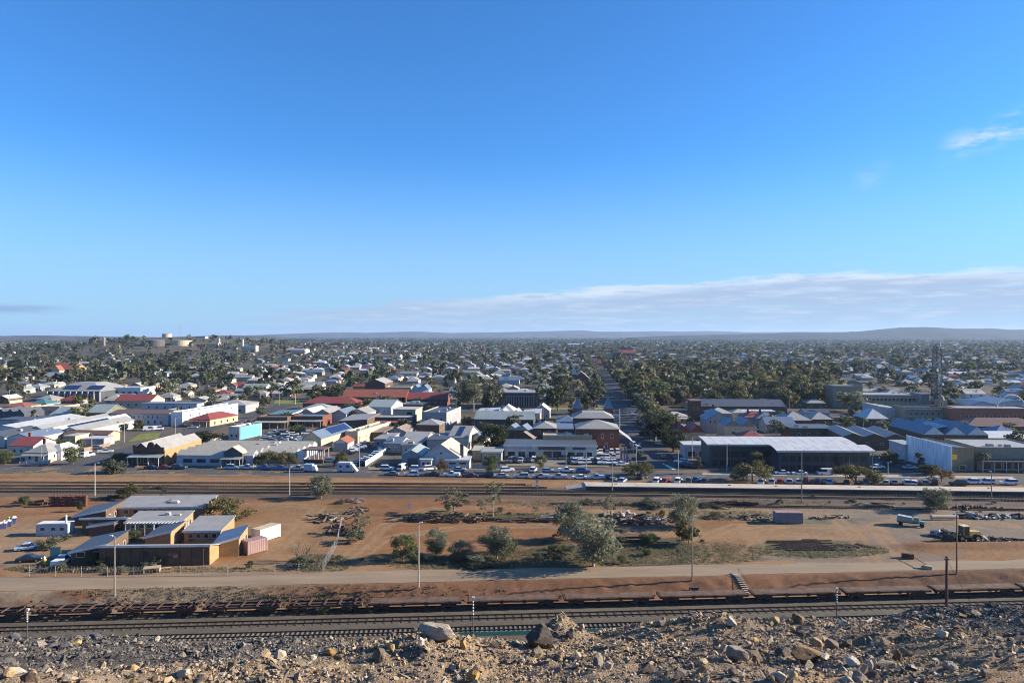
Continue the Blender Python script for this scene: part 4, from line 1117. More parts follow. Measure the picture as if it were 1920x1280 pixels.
mbk = B('kiosk', 'small white box kiosk with two dark windows by the kerb', 788, 809, 879, 3.0, 3.5, 'flat', 0, M_offw, R_white, 'kiosk', 'the white kiosk', (('f', 2, 1.1, 1.1, 1.2),), foot=False)
x, y = at(866, 874); o = empty('flue_stack', (x, y, 0)); tag(o, 'square dark flue stack beside the large cream shed', 'chimney')
mb = MB(); mb.box(-.55, .55, -.55, .55, 0, 7.2); mb.build('stack', M_dgrey, o); mb = MB(); mb.box(-.7, .7, -.7, .7, 7.2, 7.5); mb.build('cap', M_dgrey, o)
B('shop', 'low grey walled yard building left of the car dealer', 903, 940, 866, 3.4, 10, 'flat', 0, M_grey, R_grey, 'building', None, (('f', 2, 1.2, 1.0, 1.4),), fascia=M_white)
r_, w_, d_ = B('car_dealership', 'white car dealership with dark flat roof behind rows of cars', 946, 1118, 860, 4.6, 14, 'flat', 0, M_offw, R_dark, 'car dealership', 'the white car dealership', (('f', 3, 2.6, 2.2, .4, .02, .36), ('f', 2, 3.2, 2.4, .4, .42, .62), ('f', 3, 2.6, 2.2, .4, .68, .96)), fascia=M_white)
mb = MB(); mb.box(-w_ / 2 + w_ * .37, -w_ / 2 + w_ * .66, -.5, -.38, 3.3, 4.4); mb.build('sign_board', M_dgrey, r_)
mb = MB(); mb.box(-w_ / 2 + w_ * .74, -w_ / 2 + w_ * .88, -.5, -.38, 3.4, 4.2); mb.build('sign_board', mat('navy_sign', (.03, .06, .16), .5), r_)
mb = MB(); mb.box(-w_ / 2 + .4, -w_ / 2 + w_ * .3, -.12, -.04, 3.4, 4.0); mb.build('sign_board', mat('faded_sign', (.30, .36, .48), .6), r_)
B('roof_plant', 'long beige roof of plant units above the dealership', 1018, 1110, 848, 5.8, 8, 'par', 0, M_tan, R_cream, 'building', None, par=.7, vents=5, foot=False)
# red brick hotel with pyramids on its towers
r_, w_, d_ = B('hotel', 'big two storey red brick hotel with pale roofs and spiked corners', 1081, 1160, 847, 8.6, 15, 'hip', 2.6, M_brick, R_zinc, 'hotel', 'the big red brick hotel', (('f', 2, .9, 1.7, 5.2, .5, .95), ('f', 1, .9, 1.7, 1.6, .6, .8)), None, None, None, (5.5, 7.6, 3.6), chim=0)
B('hotel_wing', 'rear wing of the brick hotel with broad zinc roof', 1076, 1150, 822, 8.6, 16, 'hip', 2.0, M_brick, R_zinc, 'hotel', None, (('f', 4, .9, 1.7, 5.4),), trunc=.5)
for px, py, lab in ((1083, 812, 'left pale pyramid spire on the brick hotel'), (1141, 812, 'right blue pyramid spire on the brick hotel')):
    x, y = at(px, py); o = empty('tower', (x, y, 0), ROT); tag(o, lab, 'tower')
    mb = MB(); mb.box(-2, 2, 0, 4, 0, 11); mb.build('wall', M_brick, o)
    mb = MB(); mb.add([(-2.3, -.3, 11), (2.3, -.3, 11), (2.3, 4.3, 11), (-2.3, 4.3, 11), (0, 2, 16.2)], [(0, 1, 4), (1, 2, 4), (2, 3, 4), (3, 0, 4), (0, 3, 2, 1)]); mb.build('spire', R_blue, o)
B('house', 'brown brick two storey house with blue hip roof left of the hotel', 1000, 1042, 834, 6.6, 13, 'hip', 2.0, M_dbrick, R_zinc, 'house', None, (('f', 2, 1.0, 1.6, 4.2),))
B('annexe', 'narrow dark annexe with white gutter between house and hotel', 1046, 1074, 828, 5.4, 10, 'sk', 0, M_dgrey, R_blue, 'building', None, tilt=(0, 0, 1.2, 1.2), fascia=M_white)
B('lean_to', 'tumbledown rusty roofed shed beside the dark tree', 966, 998, 836, 3.4, 8, 'gy', 2.2, M_brown, R_rust, 'shed', None, rot=R(-24))
B('cottage', 'cottage with dark gables behind the rusty roofed shed', 948, 990, 822, 3.6, 9, 'multi', 2.0, M_brown, R_blue, 'house', None, rot=R(-14), gm=M_cream)
# right of the wide street
B('box_shop', 'white box fronted shop with blue wall under red gables', 1284, 1330, 858, 4.4, 9, 'flat', 0, M_bluew, R_white, 'shop', 'the white box fronted shop', (('f', 2, 2.6, 2.0, .4),), fascia=M_white)
for k, (xl, xr) in enumerate(((1266, 1294), (1294, 1322))):
    B('red_gabled_house', ('left' if k == 0 else 'right') + ' red gabled tan house of the joined pair by the big tree', xl, xr, 838 - k, 5.6, 14, 'gy', 2.8, M_tan, R_red, 'house', 'the red gabled pair' if k == 0 else None, (('f', 1, 1.4, .9, 2.0),), chim=1 - k, gm=R_red)
B('house', 'two storey grey house with blue gables and white window frames', 1326, 1372, 812, 6.0, 15, 'gy', 3.4, M_grey, R_blue, 'house', 'the grey gabled house', (('f', 5, .8, 1.5, 4.4),), gm=M_grey)
B('house', 'cream wall house with twin blue gables behind the long hall', 1360, 1418, 824, 5.6, 14, 'multi', 2.6, M_cream, R_blue, 'house', 'the cream twin gabled house', (('f', 2, 1.6, 1.0, 2.4),), gm=M_stone)
# long curved-roof library
def curved(label, xl, xr, yb, h, D, rise, lm=None):
    x, y = at((xl + xr) / 2, yb); w = (xr - xl) * y / F
    o = empty('curved_roof_hall', (x, y, 0), R(-1.5)); tag(o, label, 'hall'); FOOT.append((x, y + D / 2, w / 2, D / 2, 0))
    mb = MB(); mb.box(-w / 2 + 1.2, w / 2 - 1.2, 1.2, D, -.3, h - .1); mb.build('wall', M_dgrey, o)
    npan = max(8, int(w / 3.2)); n = 10
    def zc(t): return h + rise * math.sin(t * PI * .62) - .25 * (1 - t)
    for k in range(npan):
        a = -w / 2 + w * k / npan; b = -w / 2 + w * (k + 1) / npan - .1; mb = MB()
        for j in range(n):
            t0, t1 = j / n, (j + 1) / n
            mb.hexa([(a, D * t0 - .8, zc(t0)), (b, D * t0 - .8, zc(t0)), (b, D * t1 - .8, zc(t1)), (a, D * t1 - .8, zc(t1))],
                    [(a, D * t0 - .8, zc(t0) + .18), (b, D * t0 - .8, zc(t0) + .18), (b, D * t1 - .8, zc(t1) + .18), (a, D * t1 - .8, zc(t1) + .18)])
        mb.build('roof_panel', R_white, o)
    mb = MB(); mb.box(-w / 2, w / 2, -.95, -.8, h - .45, h + .1); mb.build('gutter', M_offw, o)
    ng = int((w - 4) / 2.4); me = win_mesh(2.1, 2.0, mat('dark_frame', (.05, .05, .055), .5), mat('tinted_glass', (.035, .04, .045), .25, 0, .3))
    for k in range(ng):
        for zz in (.3, 3.2):
            if zz + 2 < h - .2: link('window', me, o, (-w / 2 + 2 + (w - 4) * (k + .5) / ng, 1.18, zz))
    nc = int(w / 7)
    mb = MB(); mb.tube((0, 0, 0), (0, 0, h - .2), .18, .18, 8); me = mb.mesh('column', M_dgrey)
    for k in range(nc + 1): link('column', me, o, (-w / 2 + 1 + (w - 2) * k / nc, -.1, 0))
    if lm: LM.append(((xl + xr) / 2, yb, lm))
    return o
curved('rear long hall under a white curved roof', 1326, 1606, 876, 7.7, 13, .75)
curved('front long hall with lower white curved roof and dark glass', 1456, 1640, 886, 7.1, 8, .7, 'the long white roofed hall')
r_, w_, d_ = B('theatre', 'olive fronted theatre with a long white side wall and yellow sign', 1780, 1830, 884, 7.4, 21, 'par', 0, M_olive, R_dark, 'theatre', 'the white sided theatre', (('f', 1, 2.2, 1.6, .6),), (.8, 1.4, 2.2), rot=R(7.5), par=.5, solar=[(.08, .5, .1, .8, 'F')])
mb = MB(); mb.box(-w_ / 2 + .1, -w_ / 2 + 1.7, -.3, -.1, 4.0, 5.6); mb.build('sign_board', mat('yellow_sign', (.75, .42, .04), .5), r_)
mb = MB(); mb.hexa([(-w_ / 2 - .25, 21, -.3), (-w_ / 2 - .25, -.3, -.3), (-w_ / 2 - .01, -.3, -.3), (-w_ / 2 - .01, 21, -.3)], [(-w_ / 2 - .25, 21, 9.0), (-w_ / 2 - .25, -.3, 8.2), (-w_ / 2 - .01, -.3, 8.2), (-w_ / 2 - .01, 21, 9.0)]); mb.build('slab_wall', mat('streaked_white', (.70, .72, .75), .6, var=.35, scale=.5, streak=(1, 1.5, .25)), r_)
B('annexe', 'pale blue annexe behind the white sided theatre', 1698, 1722, 864, 5.4, 12, 'flat', 0, M_bluew, R_green, 'building', None, (('f', 2, 1.2, 1.2, 1.4),))
r_, w_, d_ = B('shop', 'pale box showroom with dark street glazing at the right edge', 1838, 1960, 882, 7.0, 20, 'par', 0, M_stone, R_grey, 'showroom', 'the pale box showroom', (('f', 6, 2.6, 2.4, .4),), None, (3.0, 3.6, 3.3), M_dgrey, par=.6, vents=3)
B('shop', 'long brown hall with zinc strip roofs behind the car park', 1590, 1690, 842, 4.6, 26, 'multi', 1.4, M_brown, R_zinc, 'hall', None, (('f', 4, 1.2, 1.0, 1.6),), ngab=3, rot=R(-10))
B('shop', 'flat brown building behind the long white roofs', 1486, 1566, 824, 4.6, 14, 'flat', 0, M_brown, R_dark, 'building', None, (('f', 4, 1.1, 1.2, 1.6),), vents=2)
r_, w_, d_ = B('market_hall', 'brown hall with three white triangular gables', 1736, 1848, 838, 4.8, 30, 'multi', 3.2, M_brown, R_blue, 'hall', 'the three gabled hall', (('f', 6, 1.2, 1.2, 1.6),), gm=M_white, ngab=3, solar=[(.1, .9, .1, .6, 'L')])
B('dark_hip_house', 'dark tiled hip roofed house, larger of the pair above the long hall', 1470, 1520, 804, 4.0, 15, 'hip', 3.6, M_dbrick, R_grey, 'house', 'the dark hip roofed pair', (('f', 3, 1.1, 1.4, .9),), chim=1)
B('dark_hip_house', 'dark tiled hip roofed house, smaller of the pair above the long hall', 1523, 1560, 802, 4.0, 12, 'hip', 3.0, M_dbrick, R_grey, 'house', None, (('f', 2, 1.1, 1.4, .9),))
B('house', 'house with bright white hip roof beside a round bush', 1626, 1664, 800, 3.8, 15, 'hip', 4.2, M_brown, R_white, 'house', 'the white hip roofed house', (('f', 2, 1.2, 1.2, 1.0),))
B('warehouse', 'blue warehouse with white edged sloping roof', 1650, 1696, 791, 6.5, 20, 'sk', 0, M_bluew, R_zinc, 'warehouse', None, (), tilt=(1.4, -.6, 1.6, -.4), fascia=M_white)
# town hall facade, dome turret, brick hall, lattice tower
r_, w_, d_ = B('town_hall', 'stone town hall facade with arched openings and turret', 1700, 1788, 796, 7.6, 14, 'par', 0, M_stone, R_dark, 'town hall', 'the stone town hall', (('f', 8, 1.3, 2.4, .8), ('f', 8, 1.0, 1.6, 4.6)), par=1.1)
mb = MB()
for k in range(9):
    t = -w_ / 2 + w_ * k / 8; mb.box(t - .3, t + .3, -.25, -.02, 0, 8.4)
mb.build('pilaster', M_stone, r_)
mb = MB(); mb.box(-w_ / 2 - .2, w_ / 2 + .2, -.45, -.28, 7.5, 7.9); mb.box(-w_ / 2 - .1, w_ / 2 + .1, -.4, -.28, 3.9, 4.2); mb.build('cornice', M_offw, r_)
tw = MB(); tw.box(-2, 2, -.6, 3.4, 0, 11.5); o = tw.build('turret', M_stone, r_, (w_ / 2 - 3, 6, 0))
mb = MB()
for k in range(10):
    a0 = PI * .5 * k / 10; a1 = PI * .5 * (k + 1) / 10
    mb.tube((0, 1.4, 11.5 + 2.4 * math.sin(a0)), (0, 1.4, 11.5 + 2.4 * math.sin(a1)), 1.6 * math.cos(a0), max(.05, 1.6 * math.cos(a1)), 12)
mb.build('dome', M_stone, r_, (w_ / 2 - 3, 6, 0))
for dx in (-1.2, 1.2): link('window', win_mesh(.8, 2.2, M_frame, M_glass), r_, (w_ / 2 - 3 + dx * .7, 5.38, 8.6))
r_, w_, d_ = B('brick_hall', 'long red brick hall with white coping at the right edge', 1788, 1945, 800, 8.0, 18, 'par', 0, mat('bright_brick', (.33, .12, .075), .85, scale=1.5), R_grey, 'hall', 'the long red brick hall', (('f', 10, 1.0, 1.7, 4.0),), par=.8)
mb = MB(); mb.box(-w_ / 2 - .1, w_ / 2 + .1, -.12, .3, 8.82, 9.1); mb.build('coping', M_white, r_)
B('shop', 'brown roofed building with patchy tan hip before the brick hall', 1820, 1960, 815, 3.6, 16, 'hip', 3.0, M_brown, R_brown, 'building', None, (('f', 4, 1.2, 1.2, .9),))
B('sheds', 'low white sheds at the foot of the three gabled hall', 1850, 1935, 838, 3.4, 14, 'sk', 0, M_brick, R_white, 'shed', None, tilt=(0, 0, .9, .9))
for k, (xl, xr, yb, hh) in enumerate(((1818, 1868, 778, 5.2), (1868, 1940, 776, 5.6))):
    B('warehouse', ('left' if k == 0 else 'right') + ' blue barrel roofed warehouse beyond the brick hall', xl, xr, yb, hh, 26, 'gy', 2.2, M_bluew, R_blue, 'warehouse', 'the blue warehouses' if k == 0 else None, (('f', 2, 3.0, 2.4, .4),))
x, y = at(1872, 797); o = empty('arch_sculpture', (x, y + 4, 0), R(10)); tag(o, 'tall curved white arch rising beside the blue warehouses', 'arch')
mb = MB(); n = 26
pts = [(1 + 9.5 * (1 - math.cos(PI * k / n)) / 1, 14.4 * abs(math.sin(PI * k / n)) ** .72) for k in range(n + 1)]
for (xa, za), (xb, zb) in zip(pts[:-1], pts[1:]): mb.tube((xa, 0, za), (xb, 0, zb), .26, .26, 8)
mb.build('arch_rib', M_offw, o)
for k in range(3, n - 3, 3):
    mb = MB(); mb.tube((pts[k][0], 0, pts[k][1]), (pts[k][0], 2.2, pts[k][1] - 1.2), .14, .14, 6); mb.build('brace', M_white, o)
x, y = at(1757, 772); o = empty('lattice_tower', (x, y, 0), R(15)); tag(o, 'tall grey lattice radio tower with antennas at its head', 'tower'); LM.append((1757, 768, 'the lattice radio tower'))
Ht = 39.0; M_tower = mat('dull_tower_steel', (.13, .13, .135), .6, .2)
def tw_r(z): return 2.3 - 1.0 * z / Ht
for sx in (-1, 1):
    for sy in (-1, 1):
        mb = MB(); mb.tube((sx * 2.3, sy * 2.3, 0), (sx * 1.3, sy * 1.3, Ht), .26, .2, 6); mb.build('leg', M_tower, o)
mb = MB(); nb = 17
for k in range(nb):
    z0, z1 = Ht * k / nb, Ht * (k + 1) / nb; a, b = tw_r(z0), tw_r(z1)
    for (u0, v0, u1, v1) in ((-1, -1, 1, -1), (1, -1, 1, 1), (1, 1, -1, 1), (-1, 1, -1, -1)):
        mb.tube((u0 * a, v0 * a, z0), (u1 * b, v1 * b, z1), .15, .15, 4); mb.tube((u1 * a, v1 * a, z0), (u0 * b, v0 * b, z1), .15, .15, 4)
        mb.tube((u0 * b, v0 * b, z1), (u1 * b, v1 * b, z1), .15, .15, 4)
mb.build('bracing', M_tower, o)
mb = MB(); mb.box(-2.3, 2.3, -2.3, 2.3, Ht - 1.2, Ht - .9); mb.build('head_platform', M_steel, o)
for k in range(8):
    a = k * PI / 4; mb = MB(); mb.box(-.25, .25, -.12, .12, -1.4, 1.6); mb.build('antenna', M_offw, o, (2.3 * math.cos(a), 2.3 * math.sin(a), Ht - .4), a + PI / 2)
for zz in (16, 24, 29):
    mb = MB(); mb.tube((-.0, 0, 0), (0, -.5, 0), .9, .7, 12); mb.build('dish', M_offw, o, (random.choice((-1.9, 1.9)), -1.8, zz))
# council offices
r_, w_, d_ = B('council_block', 'tan windowless office block at the left of the council building', 1564, 1616, 764, 12.5, 14, 'par', 0, M_stone, R_white, 'office', None, par=.8, vents=2)
B('council_building', 'long two storey tan office with a row of dark windows', 1616, 1728, 766, 8.0, 18, 'flat', 0, M_tan, R_zinc, 'office', 'the long tan office', (('f', 14, 1.9, 1.9, 4.4),), fascia=M_offw, vents=3)
B('office_end', 'dark windowless end block of the tan office', 1728, 1742, 768, 9.0, 14, 'flat', 0, M_grey, R_dark, 'office', None)
# behind the front row, middle
B('glass_office', 'dark ribbed glass office with pale flat roof beside gum trees', 906, 1012, 764, 9.0, 20, 'flat', 0, M_dgrey, R_zinc, 'office', 'the dark glass office', (('f', 20, 1.2, 6.4, .8),), fascia=M_steel, vents=3)
r_, w_, d_ = B('church', 'red brick church with a pale spire and zinc roof', 1074, 1106, 726, 7.0, 26, 'gy', 6.0, M_brick, R_zinc, 'church', 'the spired brick church', (('f', 2, 1.2, 3.4, 2.0), ('r', 5, 1.0, 2.6, 2.2)))
mb = MB(); mb.box(-2, 2, -2.2, 1.8, 0, 11); mb.build('tower', M_brick, r_, (-w_ * .42, 0, 0)); mb = MB(); mb.add([(-2, -2.2, 11), (2, -2.2, 11), (2, 1.8, 11), (-2, 1.8, 11), (0, -.2, 21)], [(0, 1, 4), (1, 2, 4), (2, 3, 4), (3, 0, 4), (0, 3, 2, 1)]); mb.build('spire', M_offw, r_, (-w_ * .42, 0, 0))
B('brick_church', 'distant orange red roofed church on the treed rise', 1146, 1190, 664, 9, 40, 'gy', 9, M_brick, R_red, 'church', 'the distant red roofed church', (('f', 2, 2, 4, 3),))
B('brick_church', 'long red wing beside the distant church', 1162, 1192, 668, 7, 22, 'gx', 6, M_brick, R_red, 'church', None)
B('tower_house', 'dark red brick tower block beside the park trees', 1296, 1314, 786, 9.5, 10, 'flat', 0, M_brick, R_brown, 'building', 'the dark brick tower block', (('f', 2, .9, 1.4, 5),))
B('market', 'long dark grey roofed market row beyond the grey house', 1316, 1470, 776, 4.2, 22, 'gx', 3.0, M_brown, R_dark, 'building', 'the long dark market row', (('f', 8, 1.3, 1.2, 1.2),), vents=6)
B('canopy', 'long thin white canopy roof in front of the market row', 1392, 1452, 784, 3.6, 8, 'flat', 0, M_brown, R_white, 'building', None, fascia=M_white)
B('shop', 'small cream cottage with flat verandah roof by the market row', 1374, 1402, 786, 3.4, 9, 'hip', 1.6, M_cream, R_cream, 'house', None)
B('shop', 'ochre yellow roofed building in the park', 1246, 1280, 749, 4.0, 14, 'gx', 3.4, M_cream, roofmat('ochre_roof', (.48, .34, .06), .6, 0), 'building', 'the ochre roofed building')
B('pavilion', 'white roofed pavilion behind the park lawn', 1306, 1338, 746, 4, 12, 'gx', 2, M_offw, R_white, 'pavilion', None)
for k, (xl, xr, yb, rm) in enumerate(((1206, 1260, 806, R_blue), (1420, 1462, 800, R_blue), (1438, 1490, 812, R_blue), (1330, 1372, 790, R_cream), (1396, 1440, 798, R_red))):
    B('house', ['blue hip roofed house behind the big dark fig', 'blue roofed house right of the cream twin gables', 'house with long blue skillion roof near a palm', 'beige hip roofed hall behind the grey gabled house', 'red and blue roofed terrace behind the cream twin gables'][k], xl, xr, yb, 4.0, 12, 'hip' if k != 2 else 'gx', 2.6, M_grey, rm, 'house', None, (('f', 2, 1.1, 1.3, .9),), chim=1)
# left middle: hotel, civic centre, sheds
r_, w_, d_ = B('white_hotel', 'long white two storey hotel with brown tiled edge and blue shade', 203, 318, 797, 5.6, 14, 'gx', 1.2, M_bluew, R_brown, 'hotel', 'the long white hotel', (('f', 11, .9, 1.4, 3.4), ('f', 8, 1.2, 2.0, .6)))  # white front, painted in the blue of its shade
B('white_hotel_wing', 'bright white blank sided wing of the hotel running back', 318, 344, 799, 6.2, 46, 'par', 0, M_white, R_blue, 'hotel', None, (('r', 6, .8, 1.2, 4.2),), par=.8, rot=R(-12))
B('bistro', 'red hip roofed corner veranda building beside the white hotel', 350, 398, 799, 3.2, 22, 'hip', 2.4, M_tan, R_red, 'building', 'the red hip roofed corner building', (('f', 3, 1.4, 1.6, .6), ('r', 4, 1.2, 1.6, .6)), None, (2.4, 3.0, 2.6), rot=R(-14))
B('upper_rooms', 'blue white upper storey behind the long white hotel', 262, 372, 782, 7.2, 8, 'flat', 0, M_bluew, R_blue, 'building', None, (('f', 6, 1.0, 1.5, 4.6),), foot=False)
r_, w_, d_ = B('civic_centre', 'civic centre with broad pale stepped roof and dark glass front', 86, 192, 752, 6.6, 34, 'hip', 5.0, M_dgrey, R_zinc, 'civic centre', 'the pale roofed civic centre', (('f', 14, 2.2, 4.2, .6),), trunc=.35)
pm = MB(); pm.box(-.3, .3, -.3, .3, 0, 6.3); pme = pm.mesh('column', M_white)
for k in range(10): link('column', pme, r_, (-w_ / 2 + w_ * k / 9, -.8, 0))
for t in (-.26, .2):
    mb = MB()
    for i in range(6):
        for j in range(3):
            xx = w_ * t + i * 1.75; yy = 1.8 + j * 1.7
            z_ = lambda q: 6.6 + .27 + (q + .4) * 5.0 / ((34.8 / 2) * .65)
            mb.hexa([(xx, yy, z_(yy)), (xx + 1.65, yy, z_(yy)), (xx + 1.65, yy + 1.6, z_(yy + 1.6)), (xx, yy + 1.6, z_(yy + 1.6))], [(xx, yy, z_(yy) + .06), (xx + 1.65, yy, z_(yy) + .06), (xx + 1.65, yy + 1.6, z_(yy + 1.6) + .06), (xx, yy + 1.6, z_(yy + 1.6) + .06)])
    mb.build('solar_array', M_solar, r_)
B('civic_foyer', 'white fronted foyer block right of the civic centre', 196, 266, 748, 7.0, 18, 'par', 0, M_white, R_white, 'civic centre', None, (('f', 5, 2.6, 2.6, 2.6),), par=1.0, vents=2)
for k, (xl, xr, yb, D, rm, sol) in enumerate(((-40, 50, 822, 44, R_white, None), (52, 84, 824, 52, R_zinc, [(.1, .9, .1, .8, 'L')]), (86, 112, 827, 52, R_white, [(.1, .8, .15, .7, 'R')]), (112, 150, 826, 40, R_zinc, [(.15, .85, .1, .6, 'L')]), (-46, 10, 838, 22, R_dark, None), (12, 60, 840, 20, R_blue, None))):
    B('long_shed', 'long ' + ['white', 'zinc', 'bright white', 'zinc grey', 'dark', 'blue'][k] + ' roofed shed behind the cottage, ' + ['at the left edge', 'with blue panels on its left slope', 'with panels on its right slope', 'nearest the brown verandah roof', 'at the lower left edge', 'just behind the red roofed house'][k],
      xl, xr, yb, 3.9, D, 'gy', 1.7, M_offw, rm, 'shed', 'the long panelled sheds' if k == 2 else None, (('f', 2, 1.2, 1.2, 1.2),), gm=M_white, solar=sol, rot=R(-2), vents=2)
B('verandah_row', 'long brown roofed shop row on the side street', 116, 206, 829, 3.2, 8, 'gx', 1.2, M_tan, R_brown, 'shop', None, (('f', 5, 2.0, 1.4, .6),))
B('block_wall_building', 'small cream blockhouse behind the leafy corner tree', 119, 142, 838, 4.2, 8, 'flat', 0, M_cream, R_cream, 'building', None)
B('carport', 'low open carport roof beside the side street', 152, 196, 836, 2.8, 7, 'flat', 0, M_grey, R_white, 'carport', None, fascia=M_white)
B('pink_building', 'pink rendered two storey building at the left edge', 4, 48, 783, 6.0, 12, 'hip', 1.6, M_pink, R_ored, 'building', 'the pink building', (('r', 2, 1, 1.4, 3.4),))
B('long_cream_building', 'long cream parapet building right of the pink building', 60, 114, 782, 5.0, 16, 'par', 0, M_pink, R_cream, 'building', None, (('f', 4, 1, 1.2, 2.4),))
B('gable_row', 'row of three dark gables at the left edge', -10, 48, 793, 4.4, 14, 'multi', 2.6, M_dgrey, R_dark, 'building', None, ngab=3)
B('blue_white_shop', 'blue white shop with small windows at the left edge', -10, 40, 803, 4.0, 12, 'flat', 0, M_bluew, R_dark, 'shop', None, (('f', 4, .8, 1.2, 1.2),))
B('orange_wall_building', 'dark roofed building with sunlit orange side wall', 20, 62, 808, 4.2, 20, 'sk', 0, M_orange, R_dark, 'building', None, tilt=(0, 0, .5, .5))
B('green_roof_hall', 'olive green roofed hall before the dark leafy tree', 92, 126, 793, 4.0, 18, 'gx', 3.4, M_olive, R_green, 'hall', None)
B('green_roof_hall', 'olive green roofed hall right of the dark leafy tree', 160, 200, 788, 4.0, 18, 'gx', 3.4, M_olive, R_green, 'hall', None)
B('teal_roof_house', 'teal roofed building in front of the civic centre', 50, 88, 770, 4.0, 12, 'hip', 2.4, M_grey, roofmat('teal_roof', (.08, .22, .20), .5), 'building', None)
B('red_roofed_school', 'school with bright orange red roof and cream gable among trees', 82, 138, 702, 6.0, 24, 'gx', 7.0, M_orange, R_ored, 'school', 'the orange roofed school', (('f', 6, 1.6, 1.8, 1.6),))
B('school_gable', 'cream gabled porch of the orange roofed school', 96, 112, 704, 6.0, 8, 'gy', 5.0, M_cream, R_ored, 'school', None, gm=M_cream, foot=False)
B('red_house', 'red roofed house among trees at the far left', 24, 52, 706, 4.5, 14, 'hip', 4, M_brick, R_red, 'house', None)
B('white_villa', 'flat white villa among trees at the far left', 10, 36, 697, 5, 12, 'flat', 0, M_white, R_white, 'house', None)
B('grey_hall', 'hall with long grey roof in front of the orange roofed school', 78, 120, 716, 4.6, 18, 'gx', 4, M_dgrey, R_zinc, 'hall', None)
B('red_roof_shop', 'red roofed shop row right of the civic centre', 212, 284, 764, 4.0, 16, 'gx', 3.4, M_cream, R_red, 'shop', 'the red roofed shop row', (('f', 4, 1.4, 1.4, 1),))
B('service_station', 'grey service station canopy with blue panels', 394, 462, 774, 4.4, 18, 'hip', 2.2, M_grey, R_grey, 'service station', 'the grey service station', (('f', 4, 1.6, 1.6, .6),), solar=None)
r_, w_, d_ = B('blue_wall_shop', 'little shop with bright sky blue side wall', 426, 452, 824, 4.6, 15, 'par', 0, M_offw, R_white, 'shop', 'the sky blue walled shop', (('f', 2, 1.2, 1.4, 1),), par=.9, rot=R(-16), vents=2)
mb = MB(); mb.box(w_ / 2 + .01, w_ / 2 + .14, .3, 14.5, 0, 5.4); mb.build('side_wall', M_cyan, r_)
# middle: motel, mixed blocks
B('red_motel', 'long dark red roofed motel block at the left of the motel', 566, 672, 769, 4.0, 14, 'hip', 3.2, M_brick, R_red, 'motel', 'the long red roofed motel', (('f', 10, 1.1, 1.3, 1),))
B('red_motel', 'long orange red roofed motel block with white skylights', 640, 762, 757, 4.4, 16, 'gx', 4.2, M_brick, R_ored, 'motel', None, (('f', 10, 1.1, 1.3, 1),), vents=6)
B('red_motel', 'brick gabled motel wing with red roof at the right of the motel', 762, 838, 764, 5.0, 14, 'gx', 3.6, M_brick, R_red, 'motel', None, (('f', 6, 1.1, 1.5, 2),), door=(.5, 2, 2.2))
r_, w_, d_ = B('picture_house', 'dark flat faced brick hall with cream corner above the motel', 684, 722, 740, 8.4, 26, 'gy', 3.0, M_dbrick, R_grey, 'hall', 'the dark brick hall', (('f', 3, 1.4, 2.0, 1),))
B('cream_annexe', 'cream walled annexe right of the dark brick hall', 722, 768, 740, 5.0, 14, 'par', 0, M_cream, R_cream, 'building', None, (('f', 4, 1.4, 1.4, 1.5),))
B('blue_roof_house', 'house with bright blue grey roof behind the motel', 770, 804, 742, 4.4, 14, 'multi', 3.4, M_bluew, R_blue, 'house', None, ngab=2)
B('green_hip_hall', 'hall with large pale green hip roof before the motel', 556, 622, 782, 3.6, 16, 'hip', 3.0, M_grey, R_green, 'hall', 'the pale green hip roofed hall', (('f', 4, 1.2, 1.2, 1),))
B('teal_skillion', 'low building with teal sloping roof left of the green hall', 500, 548, 790, 3.4, 16, 'sk', 0, M_offw, roofmat('faded_teal_roof', (.16, .26, .30), .5), 'building', None, tilt=(-.4, .6, .4, 1.2))
B('green_gable', 'pale green gabled hall with white right wall', 688, 734, 784, 6.0, 22, 'gx', 2.8, M_bluew, R_green, 'hall', 'the pale green gabled hall', (('f', 2, 1.2, 1.4, 3),), rot=R(-8))
r_, w_, d_ = B('cream_flat_shop', 'cream flat roofed two storey shop with one large dark window', 736, 780, 790, 6.0, 13, 'flat', 0, M_cream, R_cream, 'shop', None, (('f', 1, 3.0, 2.6, 2.4, .5, .95),), rot=R(-8))
B('cream_flat_shop', 'cream flat roofed shop behind the one with a large window', 752, 792, 775, 5.0, 12, 'flat', 0, M_brown, R_cream, 'shop', None, vents=3, rot=R(-8))
B('grey_tan_block', 'grey fronted block with tan sunlit right wall', 790, 838, 803, 7.0, 28, 'par', 0, M_grey, R_dark, 'building', 'the grey fronted block', (('f', 3, 1.2, 1.4, 3.5),), rot=R(-10), vents=3)
B('pavilion', 'brown pavilion with low zinc hip roof and timber fence', 780, 824, 818, 5.0, 11, 'hip', 2.0, M_brown, R_zinc, 'pavilion', 'the brown zinc pavilion', (('r', 2, 1.2, 1.6, 1),), rot=R(-8))
B('orange_strip_shop', 'dark shop row with an orange red verandah roof', 702, 772, 803, 4.6, 13, 'par', 0, M_dgrey, R_grey, 'shop', 'the orange veranda shop row', (('f', 6, 1.4, 1.6, .6),), None, (3.2, 3.8, 3.0), R_ored, par=.7)
B('zinc_skillion_shop', 'zinc skillion shop with pale chimneyed right end', 634, 690, 808, 4.6, 18, 'sk', 0, M_brown, R_zinc, 'shop', None, (('f', 3, 1.4, 1.4, 1),), tilt=(-.2, .8, .8, 1.6), rot=R(-8))
B('maroon_shop', 'maroon fronted shop with green awning', 546, 606, 800, 4.4, 14, 'par', 0, M_brick, R_blue, 'shop', 'the maroon fronted shop', (('f', 4, 1.4, 1.6, .5),), None, (3, 3.4, 2.8), R_green)
